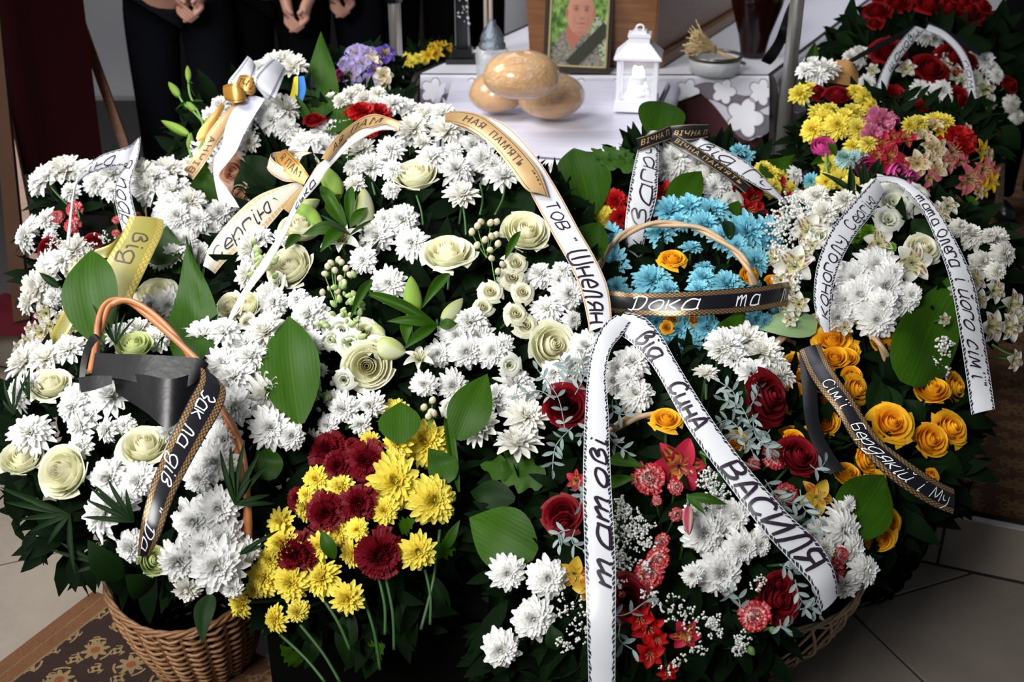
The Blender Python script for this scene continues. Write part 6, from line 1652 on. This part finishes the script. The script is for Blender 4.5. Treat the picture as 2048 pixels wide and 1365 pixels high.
# 11 mixed bouquet
a11 = arr('a11', 'flower_bouquet', 'colourful bouquet of yellow chrysanthemums, magenta peonies and pink alstroemeria at the right', 'bouquet', (1790, 280), (215, 125), 2.85, .10, .08)
fl_(a11, '''Y 1600 187 48;Y 1622 176 42 u;Y 1712 181 48 u;Y 1732 196 48 r;Y 1744 212 42 r;Y 1660 218 54 u;Y 1708 222 62 u;Y 1650 238 62;Y 1624 258 58 l;Y 1676 249 62;Y 1716 256 58;Y 1708 291 48 u;Y 1737 284 48 u;Y 1658 328 46;Y 1684 358 52;Y 1652 364 46;Y 1700 370 46;Y 1840 242 52 u;Y 1870 240 46 u;Y 1887 242 46 u;Y 1640 225 50 u;Y 1625 372 36;Y 1690 235 50 u;Y 1820 250 34;
N 1690 312 52 u;N 1724 306 50 u;N 1708 318 46;B 1622 362 36;D 1634 183 46 u;D 1676 188 52 u;K 1648 289 54 u;K 1735 336 50;K 1800 352 60 r;K 1828 362 50 r;k 1762 246 68;k 1746 268 46;K 1790 240 26;K 1760 262 26;
e 1813 272 52 u;e 1766 290 52;e 1782 316 62;e 1784 276 42;e 1805 335 50;e 1755 310 40;h 1850 270 46 u;h 1874 300 58;h 1838 326 62 f;h 1877 340 50;h 1871 246 44 u;h 1890 320 44;h 1860 315 36;h 1860 290 40;r 1916 276 72 u;r 1930 292 40;p 1911 302 60;p 1945 358 66;p 1972 340 56;p 1863 357 46;p 1853 390 28;p 1925 320 40;p 1930 370 46;y 1966 302 54 r;y 1985 363 46;y 1966 378 44;y 1880 262 34;h 1980 310 38 r;h 1960 385 34;p 1990 345 36;h 1935 260 34;p 1900 330 36''')
leaf(a11, 'A', 1600, 200, 1630, 84, 30, .08, .08); leaf(a11, 'l', 1672, 312, 1655, 285, 16, -.05, -.06); leaf(a11, 'l', 1650, 320, 1620, 330, 18); leaf(a11, 'd', 1740, 355, 1760, 315, 20); frond(a11, 1800, 360, [(1770, 350), (1815, 345), (1835, 355), (1790, 340)], 6)
stems(a11, [[(1652, 308), (1654, 340), (1656, 365)], [(1660, 325), (1648, 345)]], .004, 'stem_pale', -.01)
for l_ in ((1880, 380, 1900, 430, 20), (1930, 390, 1960, 430, 18), (1840, 400, 1830, 440, 20), (1900, 400, 1940, 440, 16)): leaf(a11, 'l', *l_, .02, .02)
greens(a11, 420, (.04, .20), (.05, .10), .98, .3); core(a11, .5, .6, .10)
gw = Ribbon('wrapping_paper', [((1655, 165), (1672, 120), 0), ((1690, 170), (1700, 122), -.03), ((1715, 175), (1715, 140), 0)], plain('kraft_paper', (.30, .15, .04), .7), 'brown kraft wrapping paper', a11, off=.10, parent=a11.root, wav=0)
for t_ in ('W 1625 128 60 u;V 1650 138 60 u;W 1632 150 50;V 1610 140 40',): fl_(a11, t_)

# 12 far wreath with scarlet roses
a12 = arr('a12', 'funeral_wreath', 'far wreath of scarlet roses and white flowers on a stand at the upper right', 'wreath', (1850, 150), (205, 165), 3.5, .10, .10)
fl_(a12, '''A 1755 20 50;A 1796 4 46;A 1862 6 56;A 1896 16 58;A 1936 22 62;A 1962 8 42;A 1830 0 46;A 1750 45 30;A 1775 100 60;A 1862 135 64;A 1908 112 60;A 1784 194 50;A 1918 196 50;A 1848 224 48;A 2022 168 34;A 1988 292 42;A 1880 0 40;A 1925 5 46;A 1770 -5 40;A 1940 120 30;
M 1722 106 64 u;M 1700 112 44;W 1972 118 50;W 1985 136 44;W 1996 150 36;W 1842 178 44;W 1864 190 54 f;W 1886 180 50;W 1830 198 38;M 2030 206 50 r;M 2040 232 44 r;W 1852 70 42;W 1872 78 42;W 1734 164 40;a 1813 136 42;a 1914 148 44;a 1972 180 48;a 1978 204 42;a 1924 232 36;a 1813 222 36;a 1950 190 36;a 1932 160 36;a 1892 130 34;a 1745 140 30;M 1960 105 40;a 1870 225 30;a 1800 230 36;a 1975 210 40;L 1955 165 40;W 1895 200 36;a 1790 120 26;L 1890 120 30''')
gyps(a12, [(1875, 218, 30, 40)], big=1.6); leaf(a12, 'd', 1945, 105, 1968, 75, 50, -.03, -.03); leaf(a12, 'd', 1690, 90, 1700, 60, 50); leaf(a12, 'd', 1990, 260, 2040, 300, 60)
greens(a12, 620, (.05, .25), (.09, .17), 1.05, .36); core(a12, .6, .62, .12)

# 13 flowers beside the left pole
a13 = arr('a13', 'flower_bouquet', 'bouquet of lilac and cream irises beside the left metal pole', 'bouquet', (725, 145), (80, 60), 3.25, .10, .05)
fl_(a13, '''i 712 104 52;i 738 110 50;j 772 106 44;i 700 146 52;i 738 166 44;i 690 126 36;q 742 124 46;q 768 150 40;q 766 172 34;K 676 148 22;K 672 160 18;i 725 125 40;j 750 138 34;i 705 125 40''')
leaf(a13, 'd', 690, 180, 700, 140, 20); greens(a13, 150, (.05, .16), (.06, .10), .85, .3); core(a13, .5, .6, .08)
a14 = arr('a14', 'flower_bouquet', 'cream white chrysanthemums and red carnations behind the central arrangement', 'bouquet', (740, 215), (105, 40), 3.0, .10, .05)
fl_(a14, '''M 700 192 62;M 728 198 60;M 680 202 50;V 770 214 60 u;V 802 212 52 u;V 818 216 46 u;M 755 185 50;M 715 182 50;M 745 205 50;r 724 222 56 u;r 758 224 56 u;r 742 238 50;Y 812 228 22;V 785 205 50 u;M 660 195 40;r 700 235 40;r 640 232 26;r 735 250 50;r 770 245 36''')
greens(a14, 140, (.05, .14), (.05, .09), .8, .3); core(a14, .6, .6, .08)
a15 = arr('a15', 'flower_bouquet', 'yellow lilies and small yellow flowers behind the left corner of the lace cloth', 'bouquet', (865, 110), (50, 26), 4.3, .1, .03)
fl_(a15, '''y 872 104 40;y 892 96 34;y 905 100 30;Y 820 122 30 u;Y 836 116 28 u;Y 812 118 26;y 856 110 34;y 880 90 26;y 866 90 22 u;Y 848 118 24''')
greens(a15, 90, (.03, .12), (.06, .1), .9, .3); core(a15, .5, .6, .06)

bx = thing('shade_box', 'black box added as the deep shadow on the floor between the two front baskets', 'stand', (-.06, 2.05, 0))  # black box put in where the floor lies in deep shade
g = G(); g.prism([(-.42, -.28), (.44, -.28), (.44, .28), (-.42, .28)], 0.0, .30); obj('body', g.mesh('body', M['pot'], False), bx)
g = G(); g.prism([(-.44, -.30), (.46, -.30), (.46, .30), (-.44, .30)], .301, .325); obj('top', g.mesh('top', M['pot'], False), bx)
# ------------------------------------------------------------------ ribbons with their writing
RB = Ribbon
r = RB('mourning_ribbon', [((1230, 1400), (1178, 1400)), ((1231, 1250), (1174, 1250)), ((1231, 1122), (1170, 1122)), ((1222, 964), (1166, 964)), ((1217, 828), (1170, 828)), ((1212, 750), (1175, 755)), ((1222, 700), (1184, 703)), ((1243, 672), (1205, 653)), ((1262, 645), (1232, 630), -.01)], M['r_white'], 'white ribbon hanging straight down the front, lettered as a dedication to a father', a6, off=-.10)
r.write('татові', .225, .585, .14, .74, w=.135)
r = RB('mourning_ribbon', [((1222, 662), (1250, 624)), ((1252, 678), (1290, 636)), ((1285, 708), (1324, 674)), ((1315, 748), (1354, 726)), ((1368, 844), (1408, 815)), ((1420, 920), (1460, 890)), ((1473, 992), (1512, 955)), ((1528, 1064), (1578, 1030)), ((1590, 1132), (1636, 1085)), ((1629, 1180), (1668, 1142)), ((1643, 1225), (1676, 1192), .02)], M['r_white'], 'white ribbon running diagonally to the lower right, signed by a son, over the front basket', a6, off=-.095)
r.write('від', .085, .20, .14, .84, w=.135); r.write('СинА', .30, .47, .14, .84, w=.14); r.write('ВАСИЛЯ', .58, .90, .12, .86, w=.14)
r = RB('mourning_ribbon', [((900, 245), (915, 222)), ((985, 290), (1000, 243)), ((1040, 345), (1063, 302)), ((1067, 398), (1112, 375)), ((1111, 479), (1158, 460)), ((1139, 529), (1187, 510)), ((1161, 580), (1214, 570)), ((1175, 640), (1223, 632)), ((1178, 665), (1216, 652))], M['r_white_gold'], 'white gold-lined ribbon with black company lettering down the right of the central arrangement', a4, off=-.10)
r.write('ТОВ "', .515, .695, .26, .72, w=0.065); r.write('Шнелян', .72, .985, .12, .86, w=0.098)
r = RB('gold_ribbon', [((890, 245), (890, 226)), ((912, 248), (920, 222)), ((945, 262), (965, 232)), ((987, 295), (1010, 266)), ((1020, 336), (1050, 305)), ((1045, 372), (1080, 345)), ((1060, 384), (1098, 394))], M['r_gold'], 'gold satin ribbon printed in brown letters lying over the white ribbon right of centre', a4, off=-.118)
r.print_("НАЯ  ПАМ'ЯТЬ", .12, .72, .30, .70); r.write("'\"'\"'", .80, .93, .3, .8, 'ink_brown', .05)
r = RB('mourning_ribbon', [((458, 650), (448, 658)), ((500, 582), (474, 600)), ((539, 531), (530, 512)), ((575, 462), (562, 462)), ((600, 412), (590, 405)), ((640, 365), (622, 350)), ((657, 338), (638, 328)), ((697, 296), (676, 300)), ((734, 272), (717, 262)), ((766, 260), (772, 246)), ((800, 262), (800, 246))], M['r_white_gold'], 'white ribbon with gold lines twisting down the left of the central arrangement', a4, off=-.10)
r.write('ська', .46, .60, .2, .8, w=0.104)
r = RB('gold_ribbon', [((655, 322), (642, 318)), ((672, 306), (664, 284)), ((692, 281), (694, 255)), ((717, 264), (728, 233)), ((745, 257), (752, 228)), ((772, 248), (778, 235)), ((798, 262), (802, 244))], M['r_gold'], 'gold satin ribbon printed in brown letters arching left of the top chrysanthemums', a4, off=-.118)
r.print_('АЯ  ПАМ', .15, .80, .28, .72)
r = RB('mourning_ribbon', [((400, 735), (440, 762)), ((399, 760), (452, 786)), ((378, 800), (440, 825)), ((350, 858), (408, 880)), ((308, 954), (352, 985)), ((283, 1042), (322, 1068)), ((275, 1112), (300, 1112), .02)], M['r_black_gold'], 'black ribbon with gold borders and white handwriting hanging down the left front basket', a1, off=-.13)
r.write('Зак ла дів', .13, .66, .26, .74, 'ink_white', .05); r.write('" Да', .74, .97, .26, .76, 'ink_white', .045)
RB('black_ribbon', [((182, 755), (190, 706)), ((225, 756), (235, 708)), ((300, 770), (300, 710)), ((370, 775), (392, 716)), ((405, 752), (418, 728))], M['r_black'], 'wide plain black ribbon stretched across the handle of the left front basket', a1, cross=.0, off=-.11)
RB('black_ribbon', [((232, 786), (225, 745)), ((290, 824), (288, 750)), ((340, 856), (345, 758)), ((394, 800), (405, 740))], M['r_black'], 'second black ribbon fold hanging lower under the wide one', a1, cross=.0, off=-.085)
RB('black_ribbon', [((162, 786), (156, 756)), ((190, 780), (186, 752)), ((224, 768), (224, 752))], M['r_black'], 'black ribbon knot at the left foot of the basket handle', a1, cross=.0, off=-.13)
RB('black_ribbon', [((158, 782), (168, 782)), ((160, 735), (172, 738)), ((170, 692), (182, 700)), ((188, 668), (200, 680)), ((212, 690), (206, 705))], M['r_black'], 'thin black ribbon loop beside the left foot of the basket handle', a1, cross=.0, off=-.12)
r = RB('mourning_ribbon', [((259, 434), (327, 440)), ((242, 472), (325, 466)), ((213, 521), (303, 515)), ((195, 565), (278, 568)), ((185, 605), (262, 600))], M['r_yellow'], 'broad yellow green ribbon with gold lace borders and one short handwritten word', a2, off=-.10)
r.write('від', .20, .62, .34, .72, 'ink_brown', .05)
RB('mourning_ribbon', [((158, 575), (176, 580)), ((140, 605), (165, 612)), ((123, 628), (150, 642)), ((95, 680), (126, 684)), ((81, 705), (110, 714))], M['r_yellow'], 'long yellow green ribbon tail slanting down between the white blooms at the far left', a2, off=-.08)
RB('mourning_ribbon', [((150, 660), (165, 662)), ((142, 700), (172, 700)), ((138, 730), (177, 728))], M['r_yellow'], 'short yellow green ribbon tail left of the black ribbon knot', a2, off=-.08)
RB('mourning_ribbon', [((188, 512), (190, 500)), ((215, 516), (225, 485)), ((240, 500), (255, 450))], M['r_yellow'], 'yellow green ribbon fold running back from the broad one', a2, off=-.06)
r = RB('mourning_ribbon', [((139, 492), (131, 492)), ((147, 400), (143, 400)), ((154, 370), (150, 366)), ((171, 352), (166, 340)), ((198, 341), (198, 313)), ((230, 333), (230, 301)), ((259, 328), (257, 293)), ((276, 305), (278, 275))], M['r_white'], 'white ribbon with dashed edges lying across the far left blooms, end of a name visible', a2, off=-.07)
r.write('гію', .52, .82, .16, .84, w=0.078)
r = RB('mourning_ribbon', [((257, 300), (281, 274)), ((256, 328), (277, 310)), ((234, 359), (262, 362)), ((229, 392), (264, 396)), ((235, 425), (272, 430)), ((246, 465), (278, 465))], M['r_white'], 'white ribbon with dashed edges hanging down behind the yellow green ribbon', a2, off=-.075)
r.write('а подр', .20, .96, .16, .84, w=0.098)
# gold and white bows at the upper left
RB('white_ribbon', [((495, 112), (512, 132)), ((478, 135), (508, 152), -.02), ((456, 165), (502, 168), -.01), ((470, 178), (500, 174), .02)], M['r_silver'], 'white ribbon loop with a grey key border, left of the pair at the top', a3, off=-.10)
RB('white_ribbon', [((545, 116), (573, 140), .03), ((527, 130), (564, 162), -.02), ((508, 152), (552, 192), -.03), ((514, 176), (546, 198), .0), ((528, 192), (540, 200), .02)], M['r_silver'], 'white ribbon loop with a grey key border, right of the pair at the top', a3, off=-.12)
r = RB('gold_ribbon', [((470, 178), (480, 150)), ((486, 186), (496, 150), -.02), ((505, 190), (510, 158), -.01), ((512, 182), (514, 166), .02)], M['r_amber'], 'amber ribbon loop with printed letters under the white loops', a3, off=-.13)
r.print_('ІЧН', .1, .85, .25, .75)
RB('gold_ribbon', [((450, 200), (446, 172)), ((468, 206), (465, 166), -.03), ((488, 202), (484, 176), -.02), ((494, 196), (492, 184), .02)], M['r_amber'], 'plain amber ribbon loop, leftmost loop of the top bow', a3, off=-.13)
RB('white_ribbon', [((500, 190), (530, 198)), ((468, 218), (505, 238)), ((452, 252), (488, 268)), ((444, 290), (474, 300)), ((430, 315), (456, 325)), ((427, 345), (438, 350)), ((432, 378), (450, 372)), ((440, 412), (482, 416))], M['satin'], 'long plain white ribbon tail curling down from the top bow', a3, off=-.10)
r = RB('gold_ribbon', [((368, 340), (386, 360)), ((385, 315), (404, 335)), ((408, 288), (428, 298)), ((415, 268), (438, 282)), ((446, 228), (466, 240)), ((482, 196), (500, 206))], M['r_gold'], 'long gold ribbon tail with printed letters slanting down from the top bow', a3, off=-.105)
r.print_('ВІЧНА', .02, .45, .28, .72)
RB('gold_ribbon', [((392, 278), (400, 284)), ((400, 258), (418, 272)), ((430, 222), (440, 230)), ((442, 205), (450, 212))], M['r_amber'], 'short amber ribbon tail left of the long gold one', a3, off=-.08)
r = RB('mourning_ribbon', [((430, 548), (406, 532)), ((450, 524), (418, 497)), ((478, 500), (441, 463)), ((520, 470), (476, 424)), ((550, 438), (515, 392)), ((578, 405), (560, 374)), ((608, 376), (600, 362))], M['r_cream'], 'broad cream ribbon with gold key borders and a handwritten name left of the central arrangement', a4, off=-.01)
r.write('Сергію', .08, .72, .28, .74, w=0.058)
RB('cream_ribbon', [((604, 362), (590, 350)), ((566, 362), (548, 322), -.01), ((534, 335), (546, 306), 0), ((570, 312), (600, 302), .03), ((600, 315), (625, 306), .04)], M['r_cream'], 'cream ribbon loop of the bow beside the lily bud', a4, off=-.03)
r = RB('gold_ribbon', [((608, 370), (618, 352)), ((575, 352), (600, 326), -.01), ((550, 320), (574, 300), 0), ((560, 304), (572, 300), .02)], M['r_amber'], 'amber printed loop of the bow beside the lily bud', a4, off=-.045)
r.print_('МАП Я', .12, .75, .3, .75)
RB('gold_ribbon', [((604, 372), (622, 366)), ((628, 350), (648, 345)), ((634, 328), (652, 322))], M['r_amber'], 'narrow amber loop right of the cream bow', a4, off=-.03)
RB('gold_ribbon', [((600, 374), (614, 376)), ((582, 392), (596, 398)), ((562, 415), (580, 428))], M['r_gold'], 'short gold tail under the cream bow behind the lily bud', a4, off=-.03)
r = RB('mourning_ribbon', [((1205, 622), (1205, 578), .03), ((1221, 626), (1221, 581)), ((1283, 632), (1283, 586)), ((1393, 632), (1393, 582)), ((1503, 624), (1503, 574)), ((1563, 613), (1564, 566)), ((1580, 605), (1580, 562), .06)], M['r_black_gold'], 'black ribbon with gold borders and white handwriting wrapped around the blue flower basket', a7, off=-.10)
r.write('Дока', .18, .46, .26, .84, 'ink_white', .06); r.write('та', .60, .71, .26, .84, 'ink_white', .06); r.write('лисо', .82, .985, .26, .84, 'ink_white', .06); r.write('е', .03, .07, .26, .84, 'ink_white', .06)
r = RB('mourning_ribbon', [((1278, 540), (1262, 540), .02), ((1292, 470), (1250, 465)), ((1312, 400), (1256, 400)), ((1316, 350), (1264, 350)), ((1318, 287), (1279, 290)), ((1325, 265), (1300, 262), .02)], M['r_white'], 'white ribbon hanging vertically behind the handle of the blue basket', a8, off=-.09)
r.write('швагру', .02, .80, .18, .80, w=0.078)
r = RB('mourning_ribbon', [((1345, 280), (1362, 256)), ((1411, 308), (1430, 290)), ((1466, 345), (1487, 320)), ((1503, 367), (1522, 348)), ((1545, 392), (1552, 380)), ((1571, 410), (1574, 404))], M['r_white'], 'white ribbon slanting right from the black knot towards the red alstroemeria', a8, off=-.09)
r.write('від Гу', .22, .86, .16, .86, w=0.098)
r = RB('black_ribbon', [((1335, 285), (1346, 264)), ((1400, 322), (1408, 304)), ((1455, 358), (1465, 342)), ((1490, 388), (1502, 372))], M['r_black_thin'], 'narrow black ribbon with small gold print along the slanting white one', a8, off=-.102)
r.print_("ВІЧНА ПАМ'ЯТЬ", .08, .92, .3, .7, 'ink_gold')
r = RB('black_ribbon', [((1276, 304), (1273, 276)), ((1310, 290), (1305, 266), -.01), ((1347, 278), (1338, 250))], M['r_black_thin'], 'black printed ribbon end, left half of the knot above the blue basket', a8, off=-.12)
r.print_('ВІЧНА П', .08, .92, .3, .7, 'ink_gold')
r = RB('black_ribbon', [((1340, 276), (1342, 252)), ((1378, 282), (1380, 248), -.02), ((1416, 276), (1417, 248))], M['r_black_thin'], 'black printed ribbon loop, right half of the knot above the blue basket', a8, off=-.115)
r.print_('ВІЧНА П', .1, .95, .25, .55, 'ink_gold')
r = RB('mourning_ribbon', [((1661, 665), (1646, 665), .02), ((1661, 628), (1630, 620)), ((1666, 577), (1628, 575)), ((1681, 526), (1637, 520)), ((1708, 475), (1664, 458)), ((1745, 427), (1706, 406)), ((1770, 388), (1752, 355))], M['r_white'], 'white ribbon with a dedication rising to the fold at the top of the right arrangement', a9, off=-.09)
r.write('коноголу', .06, .54, .2, .8, w=0.078); r.write('Сергію', .60, .88, .2, .74, w=0.065)
r = RB('mourning_ribbon', [((1752, 366), (1754, 352)), ((1795, 370), (1805, 358)), ((1842, 418), (1862, 402)), ((1878, 497), (1908, 475)), ((1900, 562), (1946, 560)), ((1915, 640), (1964, 650)), ((1930, 735), (1978, 735)), ((1943, 830), (1990, 819))], M['r_white'], 'long white ribbon hanging to a cut end in the shade at the right', a9, off=-.10)
r.write('тата', .17, .33, .2, .8, w=0.085); r.write('Олега', .35, .52, .2, .8, w=0.085); r.write("і його сім'ї\"", .56, .92, .24, .78, w=0.078)
r = RB('mourning_ribbon', [((1598, 702), (1640, 688)), ((1616, 745), (1655, 722)), ((1640, 782), (1676, 755)), ((1672, 822), (1705, 796)), ((1706, 882), (1752, 870)), ((1738, 918), (1792, 905)), ((1792, 968), (1838, 938)), ((1858, 1010), (1875, 962)), ((1906, 1030), (1908, 978))], M['r_black_gold'], 'black ribbon with dull gold borders and white handwriting across the orange roses', a10, off=-.10)
r.write("СіМ'ї".replace('М', 'м'), .24, .42, .26, .74, 'ink_white', .045); r.write('Бердякій і Му', .50, .97, .26, .74, 'ink_white', .04)
RB('black_ribbon', [((1598, 702), (1632, 692)), ((1604, 780), (1634, 775)), ((1612, 850), (1640, 850)), ((1632, 905), (1662, 900)), ((1660, 950), (1690, 940))], M['r_black'], 'plain black ribbon falling straight between two orange roses', a10, off=-.085)
r = RB('mourning_ribbon', [((1768, 212), (1742, 206)), ((1782, 150), (1766, 138)), ((1812, 103), (1796, 88)), ((1850, 60), (1830, 52))], M['r_white'], 'white lettered ribbon on the far wreath, left half of its arch', a12, off=-.12)
r.write('шанови', .36, .96, .2, .8, w=0.091)
r = RB('mourning_ribbon', [((1850, 62), (1858, 48)), ((1884, 76), (1892, 64)), ((1914, 106), (1925, 97)), ((1931, 146), (1944, 138)), ((1938, 205), (1954, 195)), ((1943, 270), (1958, 275))], M['r_white'], 'white lettered ribbon on the far wreath, right half of its arch', a12, off=-.12)
r.write('пам' + "'" + 'ять', .4, .95, .2, .8, w=0.091)
RB('black_ribbon', [((1685, 136), (1683, 128)), ((1745, 104), (1742, 94)), ((1832, 62), (1828, 50))], M['r_black'], 'narrow black ribbon slanting left from the knot of the far wreath', a12, off=-.11)
RB('black_ribbon', [((1850, 54), (1856, 42)), ((1905, 82), (1912, 70)), ((1960, 112), (1965, 102))], M['r_black'], 'narrow black ribbon slanting right from the knot of the far wreath', a12, off=-.11)
